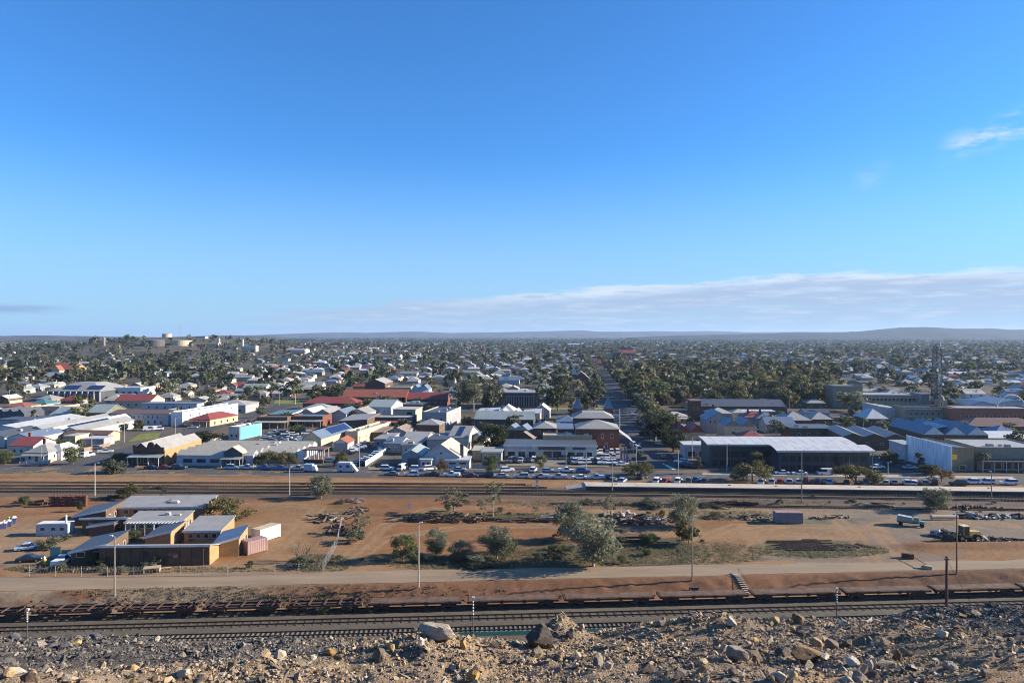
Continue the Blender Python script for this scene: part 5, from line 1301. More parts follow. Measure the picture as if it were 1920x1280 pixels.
B('brown_shop', 'brown shop row with cream awning by the side street', 480, 540, 802, 4.4, 12, 'par', 0, M_brown, R_brown, 'shop', None, (('f', 5, 1.4, 1.6, .5),), None, (3, 3.4, 2.8), R_cream)
for k, (xl, xr, yb, rm) in enumerate(((560, 590, 794, R_white), (590, 620, 795, R_zinc), (620, 650, 796, R_blue), (650, 690, 794, R_zinc))):
    B('row_house', 'small ' + ['white', 'zinc', 'blue', 'pale zinc'][k] + ' gabled building in the row behind the maroon shop', xl, xr, yb - 4, 4.2, 18, 'gy', 2.2, M_offw, rm, 'shop', None, gm=M_cream, rot=R(-8))
B('cream_long_shop', 'long cream building with orange side wall running back', 646, 672, 834, 4.6, 34, 'par', 0, M_cream, R_grey, 'shop', 'the long cream building', (('f', 2, 1.2, 1.3, 1.4),), par=1.0, rot=R(-13), vents=3)
B('shade_roof', 'low grey shade roof over stored goods', 688, 720, 826, 3.2, 12, 'sk', 0, M_brown, R_rust, 'shed', None, tilt=(0, .4, .8, 1.2), rot=R(-10))
for k, (xl, xr, yb, rm, hh, rf) in enumerate(((720, 752, 848, R_blue, 3.4, 'gx'), (752, 786, 852, R_zinc, 3.4, 'sk'), (756, 800, 838, R_grey, 3.6, 'gx'), (700, 730, 838, R_zinc, 3.0, 'sk'), (726, 762, 824, R_rust, 3.4, 'gy'), (800, 846, 850, R_dark, 5.0, 'sk'))):
    B('workshop', ['blue roofed workshop right of the white fence', 'white skylit workshop behind the garage', 'grey roofed workshop behind the white skylit one', 'zinc lean-to behind the white fence', 'rusty gabled cottage above the workshops', 'dark boxy workshop behind the cream shed'][k], xl, xr, yb, hh, 13, rf, 1.6, M_grey, rm, 'workshop', None, (('f', 2, 1.1, 1.1, 1),), tilt=(0, .2, .6, .8), rot=R(-9), vents=1)
r_, w_, d_ = B('zinc_hall', 'tall hall with bright zinc and blue striped roof', 840, 876, 846, 5.2, 20, 'gx', 3.2, M_offw, R_zinc, 'hall', 'the striped zinc hall', (('r', 3, 1.0, 1.4, 1.5),), solar=[(.35, .65, .1, .9, 'X')], rot=R(-10))
B('lean_to', 'dark lean-to with white edge left of the striped zinc hall', 812, 840, 842, 4.0, 20, 'sk', 0, M_dgrey, R_dblue, 'shed', None, tilt=(-.4, .5, -.2, .7), fascia=M_white, rot=R(-10))
B('white_fence_house', 'small cottage with blue skylit roof by the dark tree', 882, 908, 840, 3.6, 12, 'gy', 2.2, M_cream, R_blue, 'house', None, rot=R(-14))
B('cream_shed', 'pale cream shed behind the large cream shed', 886, 902, 862, 3.2, 8, 'sk', 0, M_tan, R_cream, 'shed', None, tilt=(0, 0, .5, .5))
# centre cluster left of the hotel
for k, (xl, xr, yb, rm, rf, hh) in enumerate(((890, 1000, 806, R_green, 'gx', 5.0), (936, 964, 792, R_white, 'hip', 5.5), (894, 932, 790, R_white, 'sk', 4.4), (930, 980, 800, R_zinc, 'multi', 5.0), (980, 1012, 794, R_white, 'sk', 4.6), (1002, 1030, 786, R_white, 'gy', 4.4), (890, 930, 800, R_blue, 'gy', 4.6))):
    B('town_building', ['long dark green roofed market shed in the centre', 'house with white pyramid roof and orange wall', 'low white skillion building by the gums', 'zinc double gabled building in the centre', 'white skillion building left of the brown house', 'white gabled store near the lawn', 'blue striped roof building above the market shed'][k], xl, xr, yb, hh, 13, rf, 3.0, [M_dgrey, M_dgrey, M_bluew, M_bluew, M_grey, M_grey, M_bluew][k], rm, 'building', None, (('f', 3, 1.1, 1.3, 1.2),), tilt=(0, .6, .8, 1.4), rot=R(-6), vents=1)
# far landmarks on the left hill
def tank(px, yb, w_px, hgt, m, lab, cone=.8):
    x, y = at(px, yb); z = tz(x, y); r = w_px * y / F / 2
    o = empty('water_tank', (x, y, z - .5)); tag(o, lab, 'water tank', 'water tanks on the hill')
    mb = MB(); mb.tube((0, 0, -3), (0, 0, hgt), r, r, 28); mb.build('tank_wall', m, o)
    mb = MB(); mb.tube((0, 0, hgt), (0, 0, hgt + cone), r * 1.02, r * .1, 28); mb.build('tank_roof', R_grey, o)
    LM.append((px, yb, 'the ' + ' '.join(lab.split()[:3])))
def tank_at(px, y, ytop, w_px, hgt, m, lab):
    x = (px - 960) / F * y; z = tz(x, y); r = w_px * y / F / 2
    o = empty('water_tank', (x, y, z - .5)); tag(o, lab, 'water tank', 'water tanks on the hill')
    mb = MB(); mb.tube((0, 0, -3), (0, 0, hgt), r, r, 28); mb.build('tank_wall', m, o)
    mb = MB(); mb.tube((0, 0, hgt), (0, 0, hgt + .9), r * 1.02, r * .1, 28); mb.build('tank_roof', R_grey, o)
    LM.append((px, ytop + 6, 'the ' + ' '.join(lab.split()[:3])))
tank_at(290, 1500, 640, 36, 12, mat('dark_tank', (.09, .085, .08), .7), 'dark round tank low on the hill')
tank_at(340, 1530, 640, 38, 10, M_cream, 'wide cream tank beside the dark one')
tank_at(313, 1730, 625, 17, 9, M_cream, 'small cream tank on the hill top')
def pole_thing(name, x, y, z, h, r, m, lab, cat, wide=0):
    o = empty(name, (x, y, z)); tag(o, lab, cat)
    mb = MB(); mb.tube((0, 0, -1), (0, 0, h), r, r * .6, 6); mb.build('mast', m, o)
    if wide:
        for k in range(3):
            mb = MB(); mb.tube((-wide, 0, h * (.6 + .15 * k)), (wide, 0, h * (.6 + .15 * k)), r * .5, r * .5, 4); mb.build('arm', m, o)
    return o
def on(px, y): x = (px - 960) / F * y; return x, y, tz(x, y)
pole_thing('radio_mast', *on(337, 1720), 30, .45, M_steel, 'tallest thin radio mast on the hill top', 'mast', 2)
pole_thing('radio_mast', *on(366, 1720), 20, .35, M_steel, 'thin radio mast right of the tallest one', 'mast', 1)
pole_thing('radio_mast', *on(412, 1600), 27, .4, M_steel, 'radio mast above the white tower blocks', 'mast', 1)
for px, yd, hh, ww, lab in ((195, 1500, 17, 5.2, 'pale cylindrical silo alone on the plain'), (224, 1400, 10, 3.0, 'smaller pale silo right of the cylindrical silo'), (411, 1560, 16, 4.2, 'white tower block on the right of the hill'), (455, 1500, 24, 5.2, 'tallest white tower at the right end of the hill')):
    x, y, z = on(px, yd); o = empty('silo', (x, y, z)); tag(o, lab, 'tower'); mb = MB(); mb.tube((0, 0, -3), (0, 0, hh), ww / 2, ww / 2, 14); mb.build('shell', M_stone if px < 300 else M_offw, o)
    mb = MB(); mb.tube((0, 0, hh), (0, 0, hh + 1), ww / 2 * 1.05, .3, 14); mb.build('cap', M_offw, o)
for px, yd, w, hh, lab in ((468, 1490, 26, 12, 'white block beside the tallest white tower'), (398, 1540, 26, 7, 'grey white hospital wing on the hill'), (428, 1530, 30, 5, 'low cream building on the right slope of the hill'), (375, 1680, 26, 4, 'flat building on the crest of the hill')):
    x, y, z = on(px, yd); o = empty('hill_building', (x, y, z), ROT); tag(o, lab, 'building'); mb = MB(); mb.box(-w / 2, w / 2, 0, 14, -3, hh); mb.build('wall', M_offw, o)
    mb = MB(); mb.box(-w / 2 - .4, w / 2 + .4, -.4, 14.4, hh, hh + .4); mb.build('roof', R_white, o); wins(o, 'f', 6, 1.8, 2.0, hh * .4, w, 14)
for xl, xr, yb, hh, D, rm, lab in ((1019, 1047, 649, 6, 40, R_dblue, 'far shed with bright blue wall left of the avenue'), (1054, 1092, 648, 6, 40, roofmat('pale_blue_roof', (.40, .55, .66), .5), 'far long pale blue shed left of the avenue'), (534, 572, 663, 8, 30, roofmat('pinkish_roof', (.42, .30, .26), .6), 'far hall with wide pinkish roof'),
                              (640, 690, 668, 5, 30, R_cream, 'far long cream school building'), (1186, 1200, 636, 8, 30, R_white, 'far white block above the trees'), (700, 750, 674, 7, 22, R_brown, 'far dark brick school among trees')):
    B('far_hall', lab, xl, xr, yb, hh, D, 'gx', 2.6, M_offw if rm is not R_dblue else M_cyan, rm, 'building', None, (('f', 5, 2.4, 1.8, 1.4),))

# =================================================================== TREES
def leaf_cloud(seed, n, leaf, lobes, shape, flat=1.0):
    """leaf quads gathered in lobes; unit height tree, returns verts, faces, lobe centres"""
    g = np.random.default_rng(seed)
    C_ = []
    for k in range(lobes):
        if shape == 'gum':
            a = g.random() * 2 * PI; z = g.uniform(.24, .88); rr = .40 * math.sqrt(g.random()) * (1 - .9 * abs(z - .55)); rad = g.uniform(.11, .19)
        elif shape == 'round':
            a = g.random() * 2 * PI; z = g.uniform(.17, .84); rr = .38 * math.sqrt(g.random()) * math.sin(PI * min(1, max(.1, (z - .12) / .85))) ** .6; rad = g.uniform(.13, .2)
        elif shape == 'wide':
            a = g.random() * 2 * PI; rr = .58 * math.sqrt(g.random()); z = .42 + .38 * (1 - (rr / .58) ** 2) + g.uniform(-.24, .02); rad = g.uniform(.14, .22)
        elif shape == 'tall':
            a = g.random() * 2 * PI; z = g.uniform(.25, .9); rr = .17 * g.random(); rad = g.uniform(.09, .14)
        elif shape == 'thin':
            a = g.random() * 2 * PI; rr = .3 * math.sqrt(g.random()); z = g.uniform(.42, .93); rad = g.uniform(.05, .10)
        else:
            a = g.random() * 2 * PI; rr = .55 * math.sqrt(g.random()); z = g.uniform(.2, .72) * (1 - .4 * rr); rad = g.uniform(.16, .28)
        C_.append((rr * math.cos(a), rr * math.sin(a), z, rad))
    C_ = np.array(C_); w = C_[:, 3] ** 2; li = g.choice(lobes, n, p=w / w.sum())
    d = g.normal(size=(n, 3)); d /= np.linalg.norm(d, axis=1)[:, None]
    r = (g.random(n) ** .45) * 1.0 + g.normal(0, .08, n)
    p = C_[li, :3] + d * (r * C_[li, 3])[:, None] * np.array((1, 1, .78 * flat))
    p[:, 2] = np.maximum(p[:, 2], .04)
    nrm = d + g.normal(0, .8, (n, 3)); nrm /= np.linalg.norm(nrm, axis=1)[:, None]
    u = np.cross(nrm, g.normal(size=(n, 3))); u /= np.linalg.norm(u, axis=1)[:, None]; v = np.cross(nrm, u)
    s = leaf * g.uniform(.6, 1.4, n)[:, None]
    q = np.stack([p - u * s - v * s * .55, p + u * s * .9 - v * s * .6, p + u * s + v * s * .55, p - u * s * .8 + v * s * .6], 1)
    q = q + g.normal(0, .12, q.shape) * s[:, None]
    f = np.arange(n * 4).reshape(n, 4)
    return q.reshape(-1, 3), f, C_
def trunk_mesh(C_, seed, r0=.022, base=.34, m=None):
    g = random.Random(seed); mb = MB()
    top = (g.uniform(-.02, .02), g.uniform(-.02, .02), base)
    mid = (g.uniform(-.012, .012), g.uniform(-.012, .012), base * .5)
    mb.tube((0, 0, -.03), mid, r0, r0 * .85, 6); mb.tube(mid, top, r0 * .85, r0 * .7, 6)
    for c in C_[:9]:
        if c[2] < base: continue
        k = (top[0] + (c[0] - top[0]) * .5 + g.uniform(-.03, .03), top[1] + (c[1] - top[1]) * .5 + g.uniform(-.03, .03), top[2] + (c[2] - top[2]) * .55)
        mb.tube(top, k, r0 * .5, r0 * .34, 5, 0, False); mb.tube(k, (c[0], c[1], c[2]), r0 * .34, r0 * .12, 4, 0, False)
    return mb.mesh('trunk', m or M_bark)
TP = {}
def proto(kind, seed, n, leaf, lobes, shape, lm_, tm=None, r0=.022, base=.34, flat=1.0):
    v, f, C_ = leaf_cloud(seed, n, leaf, lobes, shape, flat)
    TP.setdefault(kind, []).append((npmesh('crown', v, f, lm_), trunk_mesh(C_, seed, r0, base, tm)))
# near: fine leaves; town: coarser
for s in range(3):
    proto('gum', 100 + s, 4600, .017, 26 + 2 * s, 'gum', L_gumg, M_pbark)
    proto('round', 110 + s, 4200, .017, 30, 'round', L_pep, M_bark, base=.25)
    proto('thin', 120 + s, 1100, .016, 30, 'thin', L_gum, M_pbark, .016, .3)
    proto('shrub', 130 + s, 1300, .035, 12, 'shrub', L_shrub, M_bark, .02, .12)
    proto('wide', 140 + s, 4200, .021, 30, 'wide', L_olive, M_bark, .03, .34)
    proto('fig', 150 + s, 4000, .020, 30, 'round', L_dark, M_bark, .035, .22)
    proto('russet', 160 + s, 2400, .022, 22, 'wide', L_rusty, M_bark, .03, .4)
    proto('bgum', 165 + s, 5200, .017, 36, 'round', L_gumg, M_pbark, base=.2)
    proto('tgum', 170 + s, 760, .040, 20, 'gum', L_gum, M_pbark, .02)
    proto('tround', 180 + s, 760, .040, 20, 'round', L_pep, M_bark, .022, .22)
    proto('tdark', 190 + s, 760, .040, 20, 'round', L_dark, M_bark, .022, .2)
    proto('tolive', 200 + s, 760, .040, 20, 'gum', L_olive, M_bark, .02)
    proto('tgrey', 210 + s, 760, .040, 20, 'gum', L_gumg, M_pbark, .02)
    proto('cypress', 220 + s, 480, .028, 14, 'tall', L_dark, M_bark, .014, .2)
    proto('bush', 230 + s, 320, .07, 8, 'shrub', L_shrub, M_bark, .02, .1)
WORDS = {'bgum': 'grey green gum tree', 'gum': 'grey green gum tree', 'round': 'dense green leafy tree', 'thin': 'sparse thin-leaved gum', 'shrub': 'low grey green shrub', 'wide': 'wide crowned olive tree', 'fig': 'dark dense fig tree', 'russet': 'russet brown street tree',
         'tgum': 'olive green gum tree', 'tround': 'leafy green tree', 'tdark': 'dark green tree', 'tolive': 'yellowish olive tree', 'tgrey': 'pale grey green gum tree', 'cypress': 'narrow dark cypress', 'bush': 'small rounded bush'}
NAMES = {'bgum': 'gum_tree', 'shrub': 'shrub', 'bush': 'bush', 'cypress': 'cypress_tree', 'fig': 'fig_tree', 'gum': 'gum_tree', 'tgum': 'gum_tree', 'tgrey': 'gum_tree', 'thin': 'gum_tree'}
AUTO = []                                                          # things whose wording is completed at the end
ntree = [0]
def tree(kind, x, y, h, w=None, z=None, label=None, group=None, where=None):
    """h height in metres, w crown width in metres"""
    nat = {'wide': 1.25, 'russet': 1.25, 'shrub': 1.4, 'bush': 1.4, 'round': .86, 'bgum': .86, 'fig': .86, 'tround': .86, 'tdark': .86, 'cypress': .5, 'thin': .62}.get(kind, .7)
    k = (w / (h * nat)) if w else random.uniform(.9, 1.2)
    z = (yz(x, y) if y < 232 else tz(x, y)) if z is None else z
    o = empty(NAMES.get(kind, 'tree'), (x, y, z - .05), random.uniform(0, 2 * PI), (h * k, h * k, h))
    c, t = TP[kind][ntree[0] % 3]; ntree[0] += 1
    link('crown', c, o); link('trunk', t, o)
    base = label or WORDS[kind]
    tag(o, base, 'shrub' if kind in ('shrub', 'bush') else 'tree', group or ('shrubs' if kind in ('shrub', 'bush') else 'trees'))
    if not label: AUTO.append((o, base, where))
    return o
def tpx(kind, px, yb, hpx, wpx, label=None, group=None):
    x, y = at(px, yb); z = yz(x, y) if y < 232 else 0
    return tree(kind, x, y, hpx * y / F, wpx * y / F, z, label, group)
NEAR = [('wide', 425, 972, 50, 88, 'wide dark olive tree at the back right of the brick complex'), ('wide', 242, 934, 36, 42, 'small umbrella shaped tree by the tracks behind the brick complex'),
 ('bgum', 603, 934, 48, 46, 'light green tree half hiding a white box on the flat'), ('thin', 850, 966, 56, 70, 'sparse many-stemmed brown green tree above the dark scrap line'),
 ('thin', 925, 972, 70, 38, 'tall thin sapling right of the many-stemmed tree'), ('thin', 903, 965, 34, 22, 'small dark sapling between two sparse trees'), ('round', 756, 1051, 52, 52, 'dense dark green tree left of the pole on the scrub'),
 ('bgum', 816, 1040, 54, 46, 'light green upright tree just right of the pole'), ('bgum', 862, 1049, 38, 52, 'low grey gum between the pole and the spreading gum'), ('bgum', 932, 1046, 62, 64, 'spreading grey green gum left of the biggest gum'), ('round', 958, 1035, 30, 26, 'rounded green tree close left of the biggest gum'),
 ('bgum', 1066, 1012, 78, 66, 'pale gum standing behind the biggest gum'), ('bgum', 1113, 1061, 98, 104, 'biggest grey green gum tree beside the dirt road'), ('bgum', 1281, 988, 68, 64, 'tall grey green gum near the middle right'), ('tolive', 1291, 1019, 48, 36, 'yellowish small tree beside the tall lamp pole'),
 ('thin', 1140, 968, 44, 36, 'brownish thin tree behind the biggest gum'), ('round', 1214, 1021, 28, 32, 'dark round bush beside the derelict flat wagon'), ('round', 1241, 970, 16, 14, 'tiny dark tree left of the tall grey green gum'), ('bgum', 1756, 958, 46, 58, 'grey green rounded tree alone beyond the wheel loader'),
 ('shrub', 98, 1024, 28, 62, 'broad dark shrub in front of the portable office'), ('round', 251, 1014, 22, 24, 'leafy bush inside the courtyard near the pergola'), ('round', 365, 1016, 14, 26, 'light green bush inside the right courtyard'), ('round', 174, 1058, 30, 26, 'bush against the shaded front left block'),
 ('thin', 300, 1060, 24, 28, 'small tree against the shaded front brick block'), ('round', 46, 948, 20, 22, 'bright green small tree at the left beside the tracks'), ('fig', 150, 958, 22, 12, 'dark narrow bush behind the rear left block'), ('shrub', 670, 1016, 30, 44, 'dark dry bush over the rusty scrap'),
 ('thin', 676, 1000, 42, 40, 'grey leafless looking tree growing through the scrap heap'), ('shrub', 640, 880 + 62, 10, 30, 'low dark scrub by the tracks'), ('tround', 468, 1064, 14, 16, 'small green bush by the fence corner'), ('gum', 885, 1058, 24, 40, 'low scrub below the light upright tree'),
 ('shrub', 905, 1062, 14, 60, 'low dark scrub along the road edge'), ('shrub', 1040, 1044, 10, 40, 'low scrub left of the biggest gum trunk'), ('shrub', 1100, 945, 14, 36, 'dark green low shrub by the overgrown track'), ('shrub', 1215, 948, 16, 66, 'long dark green bush by the overgrown track'),
 ('shrub', 1345, 970, 14, 40, 'pale green bush right of the tall grey green gum'), ('shrub', 1600, 942, 10, 16, 'bright yellow green tuft on the flat'), ('bush', 1460, 945, 14, 18, 'green tuft behind the slate container'), ('shrub', 1330, 950, 8, 50, 'low dark scrub behind the pale green bush'),
 ('shrub', 360, 940, 18, 30, 'dark scrub behind the rear brick block'), ('shrub', 205, 936, 10, 40, 'dark scrub right of the rusty stacks'), ('shrub', 300, 915, 8, 28, 'small green shrub between the far tracks'), ('shrub', 560, 1062, 18, 60, 'green weeds below the bare dead tree'),
 ('shrub', 560, 1118, 12, 40, 'dry bush on the bank above the wagons, left of the others'), ('shrub', 610, 1119, 16, 50, 'dry bush in the middle of the bank bushes'), ('shrub', 655, 1120, 18, 46, 'largest dry bush on the bank above the wagons'), ('shrub', 690, 1121, 10, 30, 'right end bush of the bank bushes'), ('shrub', 495, 1122, 8, 46, 'low brown scrub on the bank behind the left wagons'),
 ('wide', 1605, 904, 42, 84, 'wide olive brown tree hiding cars before the white roofed hall'), ('wide', 1411, 903, 48, 74, 'wide dark street tree left of the white roofed hall'), ('russet', 1765, 903, 30, 46, 'russet tree by the platform before the white sided theatre'), ('wide', 1196, 894, 36, 66, 'spreading street tree beside the intersection'),
 ('russet', 826, 890, 36, 26, 'thin brown street tree in front of the cream shed'), ('round', 921, 886, 36, 34, 'street tree left of the car dealership'), ('shrub', 214, 886, 34, 54, 'big green bush at the edge of the bare red flat'), ('round', 137, 870, 40, 36, 'leafy tree on the corner by the veranda cottage'), ('round', 10, 870, 28, 34, 'dense green tree at the left edge by the kerb'),
 ('wide', 503, 872, 34, 46, 'left of two leaning street trees before the pale blue annexe'), ('wide', 538, 874, 34, 40, 'right of two leaning street trees before the pale blue annexe'), ('wide', 640, 874, 32, 28, 'small dark street tree at the car park corner'), ('fig', 925, 846, 58, 56, 'big dark tree behind the grey yard building'),
 ('fig', 1228, 826, 58, 84, 'very big dark fig overhanging the wide street'), ('fig', 1262, 846, 44, 50, 'dark fig at the right of the very big one'), ('round', 1014, 878, 28, 24, 'round dark tree in front of the dealership'), ('fig', 380, 842, 36, 76, 'wide dark tree clump beside the pale blue shop'), ('fig', 352, 838, 24, 30, 'dark tree left of the wide dark clump'),
 ('wide', 226, 868, 26, 34, 'bare brownish tree before the corner store'), ('round', 115, 840, 22, 34, 'leafy tree behind the veranda cottage'), ('tround', 145, 792, 30, 38, 'dark leafy tree between olive roofs'), ('tdark', 60, 790, 24, 26, 'dark tree right of three dark gables'), ('tolive', 262, 806, 20, 22, 'yellow green tree before the white hotel'),
 ('tdark', 225, 808, 20, 34, 'dark tree at the left of the hotel front'), ('cypress', 1310, 888, 40, 16, 'narrow cypress before the long hall end'), ('cypress', 1567, 884, 40, 18, 'cypress against the long hall front'), ('tolive', 1600, 876, 24, 20, 'small olive tree against the long hall'), ('round', 1419, 884, 40, 26, 'green tree behind the wide dark street tree'),
 ('wide', 1668, 872, 34, 34, 'tree in the car park beside the long hall'), ('cypress', 1726, 884, 38, 22, 'dark conifer before the theatre wall'), ('fig', 1740, 890, 22, 40, 'dark hedge bush at the foot of the theatre wall'), ('tround', 1592, 802, 20, 26, 'round bush by the dark hip roofed house'), ('tdark', 1662, 806, 22, 30, 'round dark tree before the white hip roofed house'),
 ('tround', 1690, 800, 18, 26, 'bright green tree left of the town hall'), ('tgum', 1592, 770, 36, 46, 'green tree before the council block'), ('tdark', 1628, 776, 26, 32, 'dark tree before the council windows'), ('tgum', 1770, 770, 46, 46, 'grey gum around the foot of the lattice tower'), ('round', 1480, 790, 22, 30, 'tree over the dark hip roofed house'),
 ('tdark', 1550, 812, 26, 24, 'dark cypress like tree before the smaller dark house'), ('gum', 888, 772, 70, 44, 'tallest gum rising beside the dark glass office'), ('tgum', 868, 764, 46, 34, 'gum left of the tallest one'), ('tdark', 1046, 770, 52, 46, 'gum right of the dark glass office'), ('tgum', 1024, 768, 44, 38, 'gum at the corner of the dark glass office'),
 ('tdark', 1104, 776, 48, 36, 'dark gum by the avenue corner'), ('tdark', 1078, 786, 30, 40, 'bushy dark tree behind the hotel'), ('tround', 660, 796 - 14, 30, 38, 'palmy green tree in front of the motel'), ('tround', 690, 768, 24, 30, 'green tree before the motel middle'), ('tdark', 620, 752, 26, 34, 'dark tree behind the motel left block'),
 ('tolive', 596, 748, 26, 34, 'olive tree behind the motel left block'), ('tround', 733, 770, 22, 30, 'bushy tree before the motel right wing'), ('tround', 536, 794, 24, 26, 'dark palmy tree by the green hall'), ('tround', 560, 812, 16, 44, 'leafy tree row before the maroon shop'), ('tdark', 795, 836 - 6, 20, 26, 'dark shrub by the brown pavilion'), ('russet', 876, 800, 16, 26, 'reddish bush left of the market shed'), ('tround', 1200, 872 - 10, 20, 16, 'small hedge tree by the brick hotel')]
for a in NEAR: tpx(*a)
rs = random.Random(31)
for px0, px1, py0, py1, n, wh in ((740, 960, 1036, 1064, 16, 'in the scrub by the pale pole'), (980, 1090, 1000, 1062, 10, 'in the scrub beside the biggest gum'), (1120, 1340, 1000, 1058, 14, 'in the scrub right of the biggest gum'), (560, 680, 985, 1066, 10, 'around the rusty scrap'), (820, 1080, 955, 982, 12, 'along the dark scrap heap'), (1100, 1460, 938, 975, 18, 'between the platform tracks and the scrap'), (1480, 1700, 930, 952, 8, 'along the tracks near the slate container'), (60, 300, 1062, 1076, 10, 'along the wire fence'), (1800, 1915, 930, 962, 5, 'beyond the wheel loader'), (260, 620, 906, 945, 9, 'between the far tracks')):
    for _ in range(n):
        px, py = rs.uniform(px0, px1), rs.uniform(py0, py1); k = rs.choice(['shrub', 'shrub', 'bush', 'gum', 'round', 'thin']) if py0 > 950 else 'shrub'
        h = rs.uniform(5, 11) * (1.9 if k in ('gum', 'round', 'thin') else 1) * (py - 628) / 420
        x, y = at(px, py); z = yz(x, y); b_ = {'shrub': 'low grey scrub', 'bush': 'small rounded bush', 'gum': 'small grey green sapling', 'round': 'small leafy sapling', 'thin': 'thin bare-stemmed sapling'}[k] + ' ' + wh
        o = tree(k, x, y, h * y / F, h * rs.uniform(.9, 2.0 if k in ('shrub', 'bush') else 1.2) * y / F, z, b_, 'shrubs and saplings on the flat')
def palm(px, yb, hpx, lab):
    x, y = at(px, yb); h = hpx * y / F
    o = empty('palm_tree', (x, y, 0)); tag(o, lab, 'palm'); mb = MB()
    mb.tube((0, 0, 0), (.2, 0, h * .4), .24, .2, 7); mb.tube((.2, 0, h * .4), (.3, .1, h * .8), .2, .17, 7); mb.build('trunk', M_pbark, o)
    for k in range(22):
        a = 2 * PI * k / 22 + random.uniform(-.1, .1); up = random.uniform(.1, 1.0); L_ = random.uniform(.28, .36) * h; mb = MB(); pr = None
        for j in range(6):
            t = j / 5; r_ = L_ * t; z = h * .8 + up * L_ * .75 * t - L_ * .95 * t * t; w_ = .34 * math.sin(PI * min(.97, t * .85 + .12)); d = Vector((-math.sin(a), math.cos(a), 0)) * w_
            c = Vector((.3 + r_ * math.cos(a), .1 + r_ * math.sin(a), z)); q = ((c + d - Vector((0, 0, .12))), c, (c - d - Vector((0, 0, .12))))
            if pr: mb.quad(*[tuple(p) for p in (pr[0], pr[1], q[1], q[0])]); mb.quad(*[tuple(p) for p in (pr[1], pr[2], q[2], q[1])])
            pr = q
        mb.build('frond', L_pep, o)
palm(1843, 883, 42, 'tall palm in front of the white sided theatre'); palm(1461, 792, 26, 'pale fronded palm beside the dark hip roofed houses'); palm(1618, 806, 28, 'palm left of the white hip roofed house')
# bare dead tree
x, y = at(566, 1052); o = empty('dead_tree', (x, y, yz(x, y))); tag(o, 'bare dead tree with many grey branches near the fence corner', 'tree')
mb = MB(); rr = random.Random(4)
def branch(p, d, L_, r, k):
    q = p + d * L_; mb.tube(p, q, r, r * .65, 5, 0, False)
    if k:
        for _ in range(3 if k > 1 else 2): branch(q, (d + Vector((rr.uniform(-.55, .55), rr.uniform(-.55, .55), rr.uniform(-.05, .35)))).normalized(), L_ * rr.uniform(.6, .85), r * .6, k - 1)
for k in range(7):
    a = k * 2 * PI / 7; branch(Vector((0, 0, 0)), Vector((math.cos(a) * .7, math.sin(a) * .5, .9)).normalized(), 1.5, .09, 3)
mb.build('branches', M_bark, o)
x, y = at(590, 1058)
mb = MB(); rr = random.Random(8); o = empty('dead_tree', (x, y, yz(x, y))); tag(o, 'smaller leaning bare bush right of the dead tree', 'tree')
for k in range(5): branch(Vector((0, 0, 0)), Vector((.5 + rr.random() * .6, rr.uniform(-.3, .3), .8)).normalized(), 1.0, .05, 3)
mb.build('branches', M_bark, o)
# grass and saltbush tufts on the flat
g = np.random.default_rng(3); vv = []
for px, py, rx, ry, n in ((1540, 1032, 130, 13, 1300), (1150, 1042, 190, 22, 1500), (880, 1055, 160, 16, 1200), (600, 1056, 60, 18, 900), (950, 966, 220, 5, 1300), (130, 1066, 120, 8, 900), (1340, 1038, 90, 22, 900), (300, 1068, 260, 5, 900), (1250, 945, 320, 10, 1500), (620, 1120, 130, 8, 700), (330, 1118, 220, 8, 700), (1000, 1114, 800, 9, 1300), (300, 884, 320, 3, 900), (1370, 966, 80, 10, 500)):
    r_ = np.sqrt(g.random(n)); a = g.random(n) * 2 * PI
    qx = px + rx * r_ * np.cos(a); qy = py + ry * r_ * np.sin(a); yy = F * (CH + (1 if py > 1100 else 0)) / (qy - HY); xx = (qx - 960) * yy / F; zz = yard_z(xx, yy)
    ok = ~((yy > 127.8 + RS * xx) & (yy < 134.4 + .053 * xx)) & ~(yy < 123.3 + RS * xx)
    xx, yy, zz = xx[ok], yy[ok], zz[ok]; m = len(xx); s = g.uniform(.1, .38, m)
    for _ in range(4):
        th = g.random(m) * 2 * PI; tilt = g.uniform(-.5, .5, (m, 2)) * s[:, None]; ox = g.normal(0, .14, (m, 2))
        b0 = np.stack([xx + ox[:, 0] - np.cos(th) * s * .22, yy + ox[:, 1] - np.sin(th) * s * .22, zz - .03], -1); b1 = np.stack([xx + ox[:, 0] + np.cos(th) * s * .22, yy + ox[:, 1] + np.sin(th) * s * .22, zz - .03], -1)
        tpt = np.stack([xx + ox[:, 0] + tilt[:, 0], yy + ox[:, 1] + tilt[:, 1], zz + s], -1); vv.append(np.stack([b0, b1, tpt], 1).reshape(-1, 3))
vv = np.concatenate(vv)
stuff(link('grass', npmesh('grass', vv, np.arange(len(vv)).reshape(-1, 3), leafmat('dry_grass', (.10, .11, .06), (.20, .18, .10)))), 'low grey green weeds and dry grass tufts on the flat', 'grass')

